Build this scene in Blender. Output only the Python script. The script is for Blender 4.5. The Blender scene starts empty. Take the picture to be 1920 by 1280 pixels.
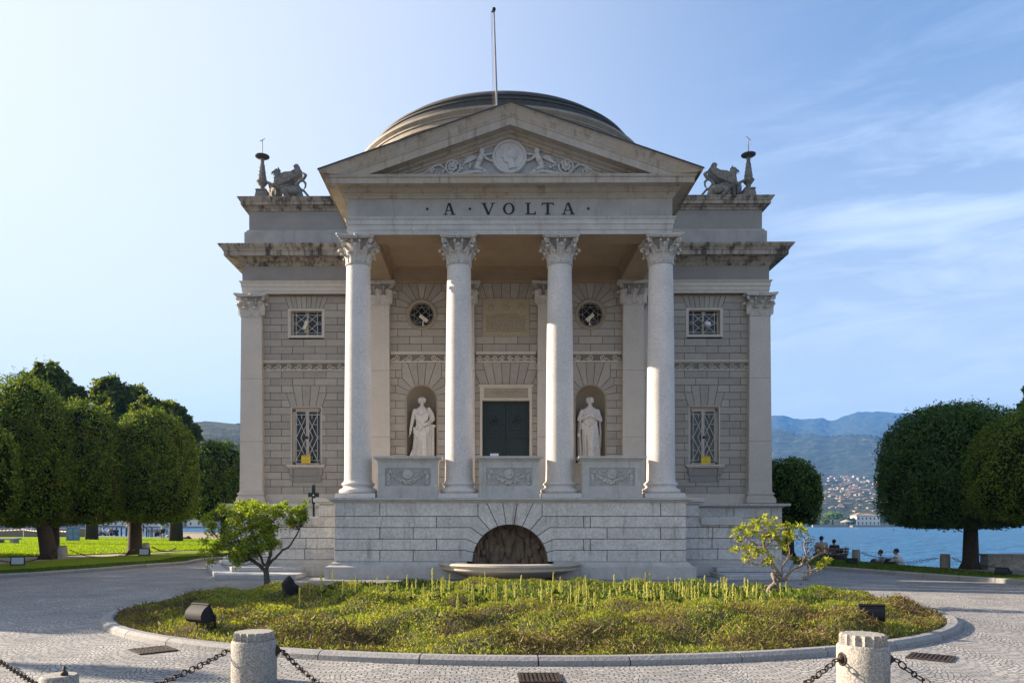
import bpy, bmesh, math, random
import numpy as np
from mathutils import Vector, Matrix
R = math.radians
sc = bpy.context.scene
col = sc.collection
random.seed(7); rng = np.random.default_rng(7)

# ---------------------------------------------------------------- camera
F, PX, PY, CX, CYD, CH, YAW = 1400.0, 904.0, 981.0, -0.68, 23.0, 1.65, 0.0069
cam_d = bpy.data.cameras.new("camera"); cam = bpy.data.objects.new("camera", cam_d); col.objects.link(cam)
cam.location = (CX, -CYD, CH); cam.rotation_euler = (R(90), 0, YAW)
cam_d.sensor_width = 36; cam_d.lens = F / 1920 * 36
cam_d.shift_x = (960 - PX) / 1920; cam_d.shift_y = (PY - 640) / 1920
cam_d.clip_start = 0.1; cam_d.clip_end = 20000
sc.camera = cam

# ---------------------------------------------------------------- world, sun, exposure
SUN_EL, SUN_B = R(22.5), R(17)          # elevation; how far the sun stands behind the facade plane (it is on the left)
sun_dir = Vector((-math.cos(SUN_B) * math.cos(SUN_EL), math.sin(SUN_B) * math.cos(SUN_EL), math.sin(SUN_EL)))
w = bpy.data.worlds.new("World"); sc.world = w; w.use_nodes = True
nt = w.node_tree; nt.nodes.clear()
out = nt.nodes.new("ShaderNodeOutputWorld"); bg = nt.nodes.new("ShaderNodeBackground")
sky = nt.nodes.new("ShaderNodeTexSky"); sky.sky_type = 'NISHITA'; sky.sun_disc = False
sky.sun_elevation = SUN_EL
sky.sun_rotation = math.atan2(sun_dir.x, sun_dir.y)
sky.altitude = 200; sky.air_density = 1.0; sky.dust_density = 3.4; sky.ozone_density = 2.4
bg.inputs[1].default_value = 0.082
# thin cirrus, laid out by sky direction
tc = nt.nodes.new("ShaderNodeTexCoord"); mp = nt.nodes.new("ShaderNodeMapping")
mp.inputs['Rotation'].default_value = (0.1, R(24), R(12)); mp.inputs['Scale'].default_value = (2.2, 2.5, 12)
n1 = nt.nodes.new("ShaderNodeTexNoise"); n1.inputs['Scale'].default_value = 2.0; n1.inputs['Detail'].default_value = 9; n1.inputs['Roughness'].default_value = .62; n1.inputs['Distortion'].default_value = .8
n2 = nt.nodes.new("ShaderNodeTexNoise"); n2.inputs['Scale'].default_value = 1.5; n2.inputs['Detail'].default_value = 2
nt.links.new(tc.outputs['Generated'], mp.inputs[0]); nt.links.new(mp.outputs[0], n1.inputs[0]); nt.links.new(tc.outputs['Generated'], n2.inputs[0])
r1 = nt.nodes.new("ShaderNodeMapRange"); r1.inputs[1].default_value = .45; r1.inputs[2].default_value = .95
r2 = nt.nodes.new("ShaderNodeMapRange"); r2.inputs[1].default_value = .42; r2.inputs[2].default_value = .62
sx = nt.nodes.new("ShaderNodeSeparateXYZ"); nt.links.new(tc.outputs['Generated'], sx.inputs[0])
r3 = nt.nodes.new("ShaderNodeMapRange"); r3.inputs[1].default_value = .2; r3.inputs[2].default_value = .42   # the clouds stand towards the east
nt.links.new(sx.outputs[0], r3.inputs[0])
nt.links.new(n1.outputs[0], r1.inputs[0]); nt.links.new(n2.outputs[0], r2.inputs[0])
m1 = nt.nodes.new("ShaderNodeMath"); m1.operation = 'MULTIPLY'; nt.links.new(r1.outputs[0], m1.inputs[0]); nt.links.new(r3.outputs[0], m1.inputs[1])
m2 = nt.nodes.new("ShaderNodeMath"); m2.operation = 'MULTIPLY'; r6 = nt.nodes.new('ShaderNodeMapRange'); r6.inputs[1].default_value = .36; r6.inputs[2].default_value = .52; r6.inputs[3].default_value = 1; r6.inputs[4].default_value = .12; nt.links.new(sx.outputs[2], r6.inputs[0]); m3 = nt.nodes.new('ShaderNodeMath'); m3.operation = 'MULTIPLY'; nt.links.new(m1.outputs[0], m3.inputs[0]); nt.links.new(r6.outputs[0], m3.inputs[1]); nt.links.new(m3.outputs[0], m2.inputs[0]); m2.inputs[1].default_value = .7
mx = nt.nodes.new("ShaderNodeMixRGB"); nt.links.new(m2.outputs[0], mx.inputs[0]); hs = nt.nodes.new('ShaderNodeHueSaturation'); hs.inputs['Saturation'].default_value = 1.1; hs.inputs['Hue'].default_value = .503; nt.links.new(sky.outputs[0], hs.inputs['Color']); nt.links.new(hs.outputs[0], mx.inputs[1]); mx.inputs[2].default_value = (5.6, 6.3, 7.2, 1)
# the thick, pale air low over the lake
r4 = nt.nodes.new("ShaderNodeMapRange"); r4.interpolation_type = 'SMOOTHSTEP'; r4.inputs[1].default_value = -.05; r4.inputs[2].default_value = .62; r4.inputs[3].default_value = .88; r4.inputs[4].default_value = 0; nt.links.new(sx.outputs[2], r4.inputs[0])
mh = nt.nodes.new("ShaderNodeMixRGB"); nt.links.new(r4.outputs[0], mh.inputs[0]); nt.links.new(mx.outputs[0], mh.inputs[1]); mh.inputs[2].default_value = (2.95, 3.12, 3.4, 1)
# broad pale glow of the air towards the sun
nv = nt.nodes.new("ShaderNodeVectorMath"); nv.operation = 'NORMALIZE'; nt.links.new(tc.outputs['Generated'], nv.inputs[0])
dv = nt.nodes.new("ShaderNodeVectorMath"); dv.operation = 'DOT_PRODUCT'; nt.links.new(nv.outputs[0], dv.inputs[0]); dv.inputs[1].default_value = sun_dir
r7 = nt.nodes.new("ShaderNodeMapRange"); r7.interpolation_type = 'SMOOTHSTEP'; r7.inputs[1].default_value = -.05; r7.inputs[2].default_value = .9; r7.inputs[3].default_value = 0; r7.inputs[4].default_value = .85; nt.links.new(dv.outputs['Value'], r7.inputs[0])
mg = nt.nodes.new("ShaderNodeMixRGB"); nt.links.new(r7.outputs[0], mg.inputs[0]); nt.links.new(mh.outputs[0], mg.inputs[1]); mg.inputs[2].default_value = (3.7, 3.75, 3.85, 1)
nt.links.new(mg.outputs[0], bg.inputs[0]); nt.links.new(bg.outputs[0], out.inputs[0])
sl = bpy.data.lights.new("sun", 'SUN'); sl.energy = 5.0; sl.angle = R(.53); sl.color = (1, .84, .66)
so = bpy.data.objects.new("sun", sl); col.objects.link(so); so.rotation_euler = sun_dir.to_track_quat('Z', 'Y').to_euler()
so.location = (-30, 10, 30)
sc.view_settings.view_transform = 'Standard'; sc.view_settings.look = 'None'; sc.view_settings.gamma = 1
sc.view_settings.exposure = 1.75
sc.cycles.use_denoising = True; sc.cycles.max_bounces = 8; sc.cycles.diffuse_bounces = 4; sc.cycles.transparent_max_bounces = 8
sc.cycles.volume_bounces = 0; sc.cycles.sample_clamp_indirect = 6

# ---------------------------------------------------------------- points from the survey of the place
def gp(px, py, z=0.0):
    t = (CH - z) * F / (py - PY); a = (px - PX) / F
    return (CX + (a * math.cos(YAW) - math.sin(YAW)) * t, -CYD + (a * math.sin(YAW) + math.cos(YAW)) * t)
def pz(px, py, Y):
    a = (px - PX) / F; dy = a * math.sin(YAW) + math.cos(YAW); t = (Y + CYD) / dy
    return (CX + (a * math.cos(YAW) - math.sin(YAW)) * t, CH + (PY - py) / F * t)

# ---------------------------------------------------------------- materials
MATS = {}
def newmat(name):
    m = bpy.data.materials.new(name); m.use_nodes = True; MATS[name] = m
    nt = m.node_tree; b = nt.nodes["Principled BSDF"]
    return m, nt, b
def N(nt, t, **kw):
    n = nt.nodes.new(t)
    for k, v in kw.items():
        if k.startswith('i_'): n.inputs[k[2:].replace('_', ' ')].default_value = v
        else: setattr(n, k, v)
    return n
def ramp(nt, stops):
    n = nt.nodes.new("ShaderNodeValToRGB"); e = n.color_ramp.elements
    e[0].position = stops[0][0]; e[0].color = (*stops[0][1], 1); e[1].position = stops[-1][0]; e[1].color = (*stops[-1][1], 1)
    for p, c in stops[1:-1]:
        q = e.new(p); q.color = (*c, 1)
    return n
def mul(c, k): return tuple(min(1, v * k) for v in c)
def stone(name, base, dark=.78, scale=3, speck=0.0, speck_scale=60, stain=0.0, stain_col=(.05, .04, .03), bump=.15, bump_scale=25, rough=.75, island=0.0, streak=0.0, warm=None):
    m, nt, b = newmat(name); L = nt.links.new
    geo = N(nt, "ShaderNodeNewGeometry")
    a = N(nt, "ShaderNodeTexNoise", i_Scale=scale, i_Detail=6.0, i_Roughness=.65)
    L(geo.outputs['Position'], a.inputs['Vector'])
    cr = ramp(nt, [(.3, mul(base, dark)), (.7, base)]); L(a.outputs[0], cr.inputs[0]); c = cr.outputs[0]
    if warm:
        wn = N(nt, "ShaderNodeTexNoise", i_Scale=.7, i_Detail=3.0); L(geo.outputs['Position'], wn.inputs['Vector'])
        wr = N(nt, "ShaderNodeMapRange"); wr.inputs[1].default_value = .4; wr.inputs[2].default_value = .65; L(wn.outputs[0], wr.inputs[0])
        wm = N(nt, "ShaderNodeMixRGB"); L(wr.outputs[0], wm.inputs[0]); L(c, wm.inputs[1]); wm.inputs[2].default_value = (*warm, 1); c = wm.outputs[0]
    if island:
        mr = N(nt, "ShaderNodeMapRange"); mr.inputs[3].default_value = 1 - island; mr.inputs[4].default_value = 1 + island
        L(geo.outputs['Random Per Island'], mr.inputs[0])
        x = N(nt, "ShaderNodeVectorMath", operation='SCALE'); L(c, x.inputs[0]); L(mr.outputs[0], x.inputs['Scale']); c = x.outputs[0]
    if speck:
        s = N(nt, "ShaderNodeTexNoise", i_Scale=speck_scale, i_Detail=3.0, i_Roughness=.7); L(geo.outputs['Position'], s.inputs['Vector'])
        sr = ramp(nt, [(.35, (1 - speck,) * 3), (.62, (1 + speck * .3,) * 3)]); L(s.outputs[0], sr.inputs[0])
        x = N(nt, "ShaderNodeMixRGB", blend_type='MULTIPLY'); x.inputs[0].default_value = 1; L(c, x.inputs[1]); L(sr.outputs[0], x.inputs[2]); c = x.outputs[0]
    if stain or streak:
        mpn = N(nt, "ShaderNodeMapping"); mpn.inputs['Scale'].default_value = (2.6, 2.6, .3 if streak else 1.6); L(geo.outputs['Position'], mpn.inputs[0])
        s = N(nt, "ShaderNodeTexNoise", i_Scale=1.6, i_Detail=7.0, i_Roughness=.7); L(mpn.outputs[0], s.inputs['Vector'])
        k = stain or streak
        sr = N(nt, "ShaderNodeMapRange"); sr.inputs[1].default_value = .66 - .16 * k; sr.inputs[2].default_value = .74 - .1 * k; sr.inputs[4].default_value = .35 + .5 * k; L(s.outputs[0], sr.inputs[0])
        x = N(nt, "ShaderNodeMixRGB"); L(sr.outputs[0], x.inputs[0]); L(c, x.inputs[1]); x.inputs[2].default_value = (*stain_col, 1); c = x.outputs[0]
    L(c, b.inputs['Base Color']); b.inputs['Roughness'].default_value = rough
    if bump:
        bn = N(nt, "ShaderNodeTexNoise", i_Scale=bump_scale, i_Detail=5.0); L(geo.outputs['Position'], bn.inputs['Vector'])
        bp = N(nt, "ShaderNodeBump"); bp.inputs['Strength'].default_value = bump; bp.inputs['Distance'].default_value = .03; L(bn.outputs[0], bp.inputs['Height']); L(bp.outputs[0], b.inputs['Normal'])
    return m
def plain(name, c, rough=.6, metal=0, var=.15, scale=20, bump=0):
    m, nt, b = newmat(name); L = nt.links.new
    tcn = N(nt, "ShaderNodeNewGeometry"); a = N(nt, "ShaderNodeTexNoise", i_Scale=scale, i_Detail=4.0); L(tcn.outputs['Position'], a.inputs['Vector'])
    cr = ramp(nt, [(.3, mul(c, 1 - var)), (.7, mul(c, 1 + var))]); L(a.outputs[0], cr.inputs[0]); L(cr.outputs[0], b.inputs['Base Color'])
    b.inputs['Roughness'].default_value = rough; b.inputs['Metallic'].default_value = metal
    if bump:
        bp = N(nt, "ShaderNodeBump"); bp.inputs['Strength'].default_value = bump; bp.inputs['Distance'].default_value = .02; L(a.outputs[0], bp.inputs['Height']); L(bp.outputs[0], b.inputs['Normal'])
    return m
def leafmat(name, cols, trans=.3, patch=None, rough=.55, patch_scale=1.0):
    """cols: stops picked per leaf; patch: a second set mixed in by place"""
    m, nt, b = newmat(name); L = nt.links.new
    geo = N(nt, "ShaderNodeNewGeometry")
    n = len(cols); cr = ramp(nt, [(i / (n - 1), c) for i, c in enumerate(cols)]); L(geo.outputs['Random Per Island'], cr.inputs[0]); c = cr.outputs[0]
    if patch:
        n2 = len(patch); c2 = ramp(nt, [(i / (n2 - 1), q) for i, q in enumerate(patch)]); L(geo.outputs['Random Per Island'], c2.inputs[0])
        pn = N(nt, "ShaderNodeTexNoise", i_Scale=patch_scale, i_Detail=5.0, i_Roughness=.6); L(geo.outputs['Position'], pn.inputs['Vector'])
        pr = N(nt, "ShaderNodeMapRange"); pr.inputs[1].default_value = .47; pr.inputs[2].default_value = .6; L(pn.outputs[0], pr.inputs[0])
        x = N(nt, "ShaderNodeMixRGB"); L(pr.outputs[0], x.inputs[0]); L(c, x.inputs[1]); L(c2.outputs[0], x.inputs[2]); c = x.outputs[0]
    L(c, b.inputs['Base Color']); b.inputs['Roughness'].default_value = rough; b.inputs['Specular IOR Level'].default_value = .2
    tr = N(nt, "ShaderNodeBsdfTranslucent"); 
    sc_ = N(nt, "ShaderNodeVectorMath", operation='MULTIPLY'); L(c, sc_.inputs[0]); sc_.inputs[1].default_value = (1.5, 1.5, .5); L(sc_.outputs[0], tr.inputs[0])
    ms = N(nt, "ShaderNodeMixShader"); ms.inputs[0].default_value = trans; L(b.outputs[0], ms.inputs[1]); L(tr.outputs[0], ms.inputs[2])
    L(ms.outputs[0], nt.nodes["Material Output"].inputs['Surface'])
    return m

stone('column_marble', (.70, .65, .60), .82, 1.2, streak=.3, stain_col=(.42, .37, .31), speck=.22, speck_scale=28, bump=.08)
stone('pilaster_marble', (.57, .51, .44), .88, 1.5, speck=.15, speck_scale=30, bump=.08)
stone('capital_marble', (.55, .51, .46), .8, 6, speck=.2, speck_scale=20, bump=.1)
stone('wall_block', (.39, .35, .295), .85, 5, speck=.16, island=.13, bump=.25, bump_scale=40)
stone('relief_ground2', (.42, .42, .41), .7, 5, speck=.2)  # ground behind the garlands, darkened: recess shade and grime in the colour
stone('relief_ground', (.20, .175, .14), .7, 8, speck=.2, bump=.2)  # scroll recesses darkened for contrast, crease shade put into the colour with grime
stone('capital_ground', (.34, .31, .265), .8, 8, speck=.15)  # capital bell: shade between the leaves and grime, both in the colour
stone('joint_grime', (.20, .17, .13), .6, 8, bump=.2)
stone('band_stone', (.58, .52, .44), .85, 5, speck=.12)
stone('podium_block', (.66, .635, .59), .76, 2.2, speck=.22, speck_scale=16, island=.08, bump=.8, bump_scale=11, streak=.7, stain_col=(.27, .24, .19))
stone('podium_smooth', (.56, .54, .50), .75, 3, speck=.22, streak=.7, stain_col=(.3, .26, .2))
stone('entablature_stone', (.46, .41, .345), .75, 3, speck=.25, streak=.85, stain_col=(.19, .145, .095), warm=(.40, .33, .24))
stone('frieze_stone', (.41, .39, .355), .72, 1.6, speck=.22, streak=.65, stain_col=(.24, .23, .21))
stone('attic_stone', (.30, .28, .25), .8, 1.4, speck=.16, streak=.35, stain_col=(.22, .21, .19))
stone('weathered_cornice', (.42, .365, .29), .75, 3, speck=.3, streak=1.2, stain_col=(.04, .03, .022))
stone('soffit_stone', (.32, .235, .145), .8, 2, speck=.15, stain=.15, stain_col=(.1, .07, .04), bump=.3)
stone('dome_pale', (.36, .30, .225), .7, 3, speck=.2, stain=.6, stain_col=(.16, .13, .1))
stone('dome_dark', (.085, .082, .075), .6, 4, speck=.4, stain=.4, stain_col=(.06, .055, .05), bump=.4)
stone('statue_marble', (.66, .62, .57), .85, 5, speck=.12, speck_scale=14, bump=.1)
stone('griffin_stone', (.27, .245, .21), .55, 9, speck=.45, speck_scale=14, stain=.3, stain_col=(.1, .09, .08), bump=.5, bump_scale=18)
stone('basin_stone', (.5, .45, .37), .75, 5, speck=.15, stain=.2, stain_col=(.25, .19, .12))
stone('alcove_rock', (.42, .31, .20), .5, 5, speck=.3, stain=.6, stain_col=(.04, .035, .03), bump=1, bump_scale=7, streak=.4)
stone('niche_stone', (.32, .27, .20), .85, 3, speck=.1)
stone('plaque_stone', (.4, .33, .22), .85, 5, speck=.1)
stone('granite', (.37, .345, .30), .85, 8, speck=.55, speck_scale=55, bump=.3, bump_scale=60, rough=.8)
stone('kerb_stone', (.31, .30, .285), .8, 4, speck=.3, speck_scale=40, island=.12, bump=.3)
stone('step_stone', (.46, .46, .45), .85, 4, speck=.25, speck_scale=30)
stone('rubble_wall', (.5, .46, .38), .7, 3, speck=.3, speck_scale=12, island=.15, bump=.5)
plain('door_bronze', (.009, .019, .018), .45, .3, .25, 6)
plain('iron', (.02, .02, .022), .5, .6, .3, 12)
plain('rust_iron', (.055, .04, .03), .7, .5, .5, 30, bump=.3)
plain('letter_bronze', (.018, .015, .012), .6, .2, .3)
plain('grille_white', (.55, .52, .47), .5, .1, .15)
plain('glass_dark', (.012, .016, .022), .08, 0, .3, 2)
plain('pane_green', (.09, .1, .09), .35, 0, .3, 4)
plain('sign_yellow', (.72, .50, .02), .5, 0, .05)
plain('sign_ink', (.06, .04, .02), .6)
plain('white_paint', (.75, .74, .71), .5, 0, .06)
plain('camera_beige', (.62, .56, .45), .45, 0, .1)
plain('black_plastic', (.010, .010, .011), .75, 0, .3)
plain('burnt_wood', (.01, .008, .007), .9, 0, .5, 30, bump=.5)
plain('lamp_glass', (.35, .4, .45), .15, 0, .1)
plain('bark_dark', (.045, .033, .022), .9, 0, .45, 18, bump=.8)
plain('bark_grey', (.23, .185, .14), .85, 0, .4, 22, bump=.7)
plain('bark_shrub', (.09, .068, .05), .85, 0, .4, 30, bump=.7)
plain('board_blue', (.04, .15, .33), .5, 0, .06)
plain('bench_wood', (.16, .09, .05), .7, 0, .3, 30)
plain('skin', (.42, .25, .17), .6, 0, .08); plain('hair_dark', (.02, .014, .01), .6); plain('hair_brown', (.09, .05, .03), .6)
plain('cloth_white', (.7, .7, .7), .8, 0, .08); plain('cloth_black', (.02, .02, .022), .85); plain('cloth_blue', (.16, .28, .42), .8)
plain('cloth_beige', (.4, .33, .25), .8); plain('cloth_denim', (.06, .09, .16), .8); plain('cloth_paleblue', (.42, .52, .62), .8)
plain('house_wall', (.29, .235, .165), .8, 0, .25, .01); plain('house_white', (.32, .295, .25), .8, 0, .1, .01); plain('house_roof', (.24, .17, .11), .85, 0, .2, .01)
plain('house_window', (.06, .06, .07), .4); plain('villa_wall', (.72, .66, .55), .8, 0, .05, .5)
plain('dry_leaf', (.25, .14, .06), .8, 0, .4, 15)
plain('soil', (.06, .045, .03), .95, 0, .4, 6, bump=.6)
plain('flag_steel', (.32, .30, .28), .4, .5, .2); plain('grille_tan', (.26, .22, .16), .6)
plain('marble_relief', (.50, .48, .45), .7, 0, .08, 10)
leafmat('clipped_leaf', [(.018, .042, .008), (.05, .10, .014), (.11, .17, .02), (.24, .30, .035)], .36, patch=[(.03, .055, .010), (.09, .125, .018), (.19, .23, .03)], patch_scale=.8, rough=.65)
leafmat('laurel_leaf', [(.014, .04, .010), (.045, .10, .02), (.12, .19, .04)], .3, rough=.6)
leafmat('plane_leaf', [(.03, .055, .010), (.075, .11, .018), (.17, .18, .03)], .45)
leafmat('shrub_leaf', [(.08, .13, .015), (.22, .29, .03), (.40, .44, .05)], .45, patch=[(.05, .09, .015), (.13, .20, .025), (.27, .32, .04)], rough=.4)
leafmat('magnolia_leaf', [(.17, .21, .025), (.32, .35, .04), (.45, .43, .07)], .45, rough=.4)
leafmat('ground_cover', [(.05, .09, .012), (.15, .21, .025), (.32, .35, .05), (.44, .37, .12)], .42, patch=[(.035, .07, .012), (.22, .13, .055), (.10, .15, .02), (.32, .24, .12)], patch_scale=1.1)
leafmat('dead_cover', [(.06, .035, .018), (.14, .08, .04), (.22, .15, .08), (.09, .1, .03)], .15)
leafmat('spike_flower', [(.42, .44, .12), (.55, .54, .17), (.62, .57, .25)], .45)
leafmat('iris_leaf', [(.03, .07, .012), (.08, .14, .02), (.22, .26, .04)], .35)
leafmat('shaded_blade', [(.035, .07, .008), (.07, .12, .012), (.13, .18, .02)], .35)  # darker copy of the lawn blades; the near strips' shade is in its colour
leafmat('lawn_blade', [(.09, .16, .006), (.17, .26, .008), (.28, .34, .01)], .5)
leafmat('pine_leaf', [(.09, .14, .02), (.17, .24, .03), (.24, .3, .05)], .25)

def lawnmat():
    m, nt, b = newmat('lawn_grass'); L = nt.links.new
    g = N(nt, "ShaderNodeNewGeometry"); a = N(nt, "ShaderNodeTexNoise", i_Scale=.35, i_Detail=8.0, i_Roughness=.7); L(g.outputs['Position'], a.inputs['Vector'])
    f = N(nt, "ShaderNodeTexNoise", i_Scale=14.0, i_Detail=4.0); L(g.outputs['Position'], f.inputs['Vector'])
    cr = ramp(nt, [(.3, (.12, .19, .007)), (.7, (.22, .28, .008))]); L(a.outputs[0], cr.inputs[0])
    fr = ramp(nt, [(.3, (.6, .6, .6)), (.7, (1.15, 1.15, 1.1))]); L(f.outputs[0], fr.inputs[0])
    x = N(nt, "ShaderNodeMixRGB", blend_type='MULTIPLY'); x.inputs[0].default_value = 1; L(cr.outputs[0], x.inputs[1]); L(fr.outputs[0], x.inputs[2]); L(x.outputs[0], b.inputs[0])
    b.inputs['Roughness'].default_value = .9; b.inputs['Specular IOR Level'].default_value = .1
    bp = N(nt, "ShaderNodeBump"); bp.inputs['Strength'].default_value = .8; bp.inputs['Distance'].default_value = .05; L(f.outputs[0], bp.inputs['Height']); L(bp.outputs[0], b.inputs['Normal'])
lawnmat()
def pavemat():
    m, nt, b = newmat('sett_paving'); L = nt.links.new
    g = N(nt, "ShaderNodeNewGeometry"); s = N(nt, "ShaderNodeSeparateXYZ")
    wn = N(nt, "ShaderNodeTexNoise", i_Scale=2.5, i_Detail=3.0); L(g.outputs['Position'], wn.inputs['Vector'])
    wv = N(nt, "ShaderNodeVectorMath", operation='MULTIPLY_ADD'); L(wn.outputs['Color'], wv.inputs[0]); wv.inputs[1].default_value = (.2, .2, 0); L(g.outputs['Position'], wv.inputs[2])
    L(wv.outputs[0], s.inputs[0])
    def M(op, a, bb=None, c=None):
        n = N(nt, "ShaderNodeMath", operation=op)
        for i, v in enumerate((a, bb, c)):
            if v is None: continue
            if isinstance(v, (int, float)): n.inputs[i].default_value = v
            else: L(v, n.inputs[i])
        return n.outputs[0]
    W = 1.15
    u = M('DIVIDE', s.outputs[0], W); fu = M('SUBTRACT', M('FRACT', u), .5)          # -0.5..0.5 over one bay of arches
    arc = M('MULTIPLY', M('MULTIPLY', fu, fu), 2.3)                                     # setts laid in segmental arches
    vy = M('SUBTRACT', s.outputs[1], arc)
    cmb = N(nt, "ShaderNodeCombineXYZ"); L(s.outputs[0], cmb.inputs[0]); L(vy, cmb.inputs[1])
    br = N(nt, "ShaderNodeTexBrick"); L(cmb.outputs[0], br.inputs['Vector']); br.offset = .5
    br.inputs['Color1'].default_value = (.385, .378, .365, 1); br.inputs['Color2'].default_value = (.265, .265, .268, 1); br.inputs['Mortar'].default_value = (.085, .075, .06, 1)
    br.inputs['Scale'].default_value = 1; br.inputs['Mortar Size'].default_value = .009; br.inputs['Mortar Smooth'].default_value = .6; br.inputs['Brick Width'].default_value = .115; br.inputs['Row Height'].default_value = .09
    n3 = N(nt, "ShaderNodeTexNoise", i_Scale=.6, i_Detail=6.0, i_Roughness=.7); L(g.outputs['Position'], n3.inputs['Vector'])
    rr = ramp(nt, [(.3, (.62, .63, .66)), (.7, (1.2, 1.16, 1.08))]); L(n3.outputs[0], rr.inputs[0])
    x = N(nt, "ShaderNodeMixRGB", blend_type='MULTIPLY'); x.inputs[0].default_value = 1; L(br.outputs['Color'], x.inputs[1]); L(rr.outputs[0], x.inputs[2]); L(x.outputs[0], b.inputs[0])
    n5 = N(nt, "ShaderNodeTexNoise", i_Scale=.9, i_Detail=8.0, i_Roughness=.75); L(g.outputs['Position'], n5.inputs['Vector'])
    r5 = N(nt, "ShaderNodeMapRange"); r5.inputs[1].default_value = .56; r5.inputs[2].default_value = .68; r5.inputs[4].default_value = .55; L(n5.outputs[0], r5.inputs[0])
    x5 = N(nt, "ShaderNodeMixRGB"); L(r5.outputs[0], x5.inputs[0]); L(x.outputs[0], x5.inputs[1]); x5.inputs[2].default_value = (.19, .165, .13, 1); L(x5.outputs[0], b.inputs[0])
    b.inputs['Roughness'].default_value = .7
    n4 = N(nt, "ShaderNodeTexNoise", i_Scale=22.0, i_Detail=3.0); L(g.outputs['Position'], n4.inputs['Vector'])
    hh = M('MULTIPLY_ADD', n4.outputs[0], .6, M('SUBTRACT', 1.0, br.outputs['Fac']))
    bp = N(nt, "ShaderNodeBump"); bp.inputs['Strength'].default_value = 1; bp.inputs['Distance'].default_value = .018; L(hh, bp.inputs['Height']); L(bp.outputs[0], b.inputs['Normal'])
pavemat()
stone('path_gravel', (.36, .29, .21), .85, 5, speck=.2, speck_scale=30)
stone('quay_stone', (.24, .2, .16), .8, 2, speck=.2)
def watermat():
    m, nt, b = newmat('lake_water'); L = nt.links.new
    g = N(nt, "ShaderNodeNewGeometry"); mpn = N(nt, "ShaderNodeMapping"); mpn.inputs['Scale'].default_value = (.5, 1, 1); L(g.outputs['Position'], mpn.inputs[0])
    a = N(nt, "ShaderNodeTexNoise", i_Scale=.9, i_Detail=6.0, i_Roughness=.6); L(mpn.outputs[0], a.inputs['Vector'])
    c = N(nt, "ShaderNodeTexNoise", i_Scale=.22, i_Detail=5.0, i_Roughness=.65); L(mpn.outputs[0], c.inputs['Vector'])
    s = N(nt, "ShaderNodeMath", operation='MULTIPLY_ADD'); L(c.outputs[0], s.inputs[0]); s.inputs[1].default_value = 3.5; L(a.outputs[0], s.inputs[2])
    bp = N(nt, "ShaderNodeBump"); bp.inputs['Strength'].default_value = .9; bp.inputs['Distance'].default_value = 1.2; L(s.outputs[0], bp.inputs['Height']); L(bp.outputs[0], b.inputs['Normal'])
    b.inputs['Base Color'].default_value = (.025, .13, .27, 1); b.inputs['Roughness'].default_value = .25; b.inputs['IOR'].default_value = 1.33
watermat()
def hillmat():
    m, nt, b = newmat('wooded_hillside'); L = nt.links.new
    g = N(nt, "ShaderNodeNewGeometry"); a = N(nt, "ShaderNodeTexNoise", i_Scale=.035, i_Detail=6.0, i_Roughness=.75); L(g.outputs['Position'], a.inputs['Vector'])
    cr = ramp(nt, [(.38, (.004, .012, .006)), (.52, (.026, .045, .014)), (.66, (.11, .12, .05))]); L(a.outputs[0], cr.inputs[0]); L(cr.outputs[0], b.inputs[0]); b.inputs['Roughness'].default_value = .95
    v = N(nt, "ShaderNodeTexNoise", i_Scale=.06, i_Detail=5.0, i_Roughness=.8); L(g.outputs['Position'], v.inputs['Vector'])
    bp = N(nt, "ShaderNodeBump"); bp.inputs['Strength'].default_value = 1; bp.inputs['Distance'].default_value = 30; L(v.outputs[0], bp.inputs['Height']); L(bp.outputs[0], b.inputs['Normal'])
hillmat()

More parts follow.
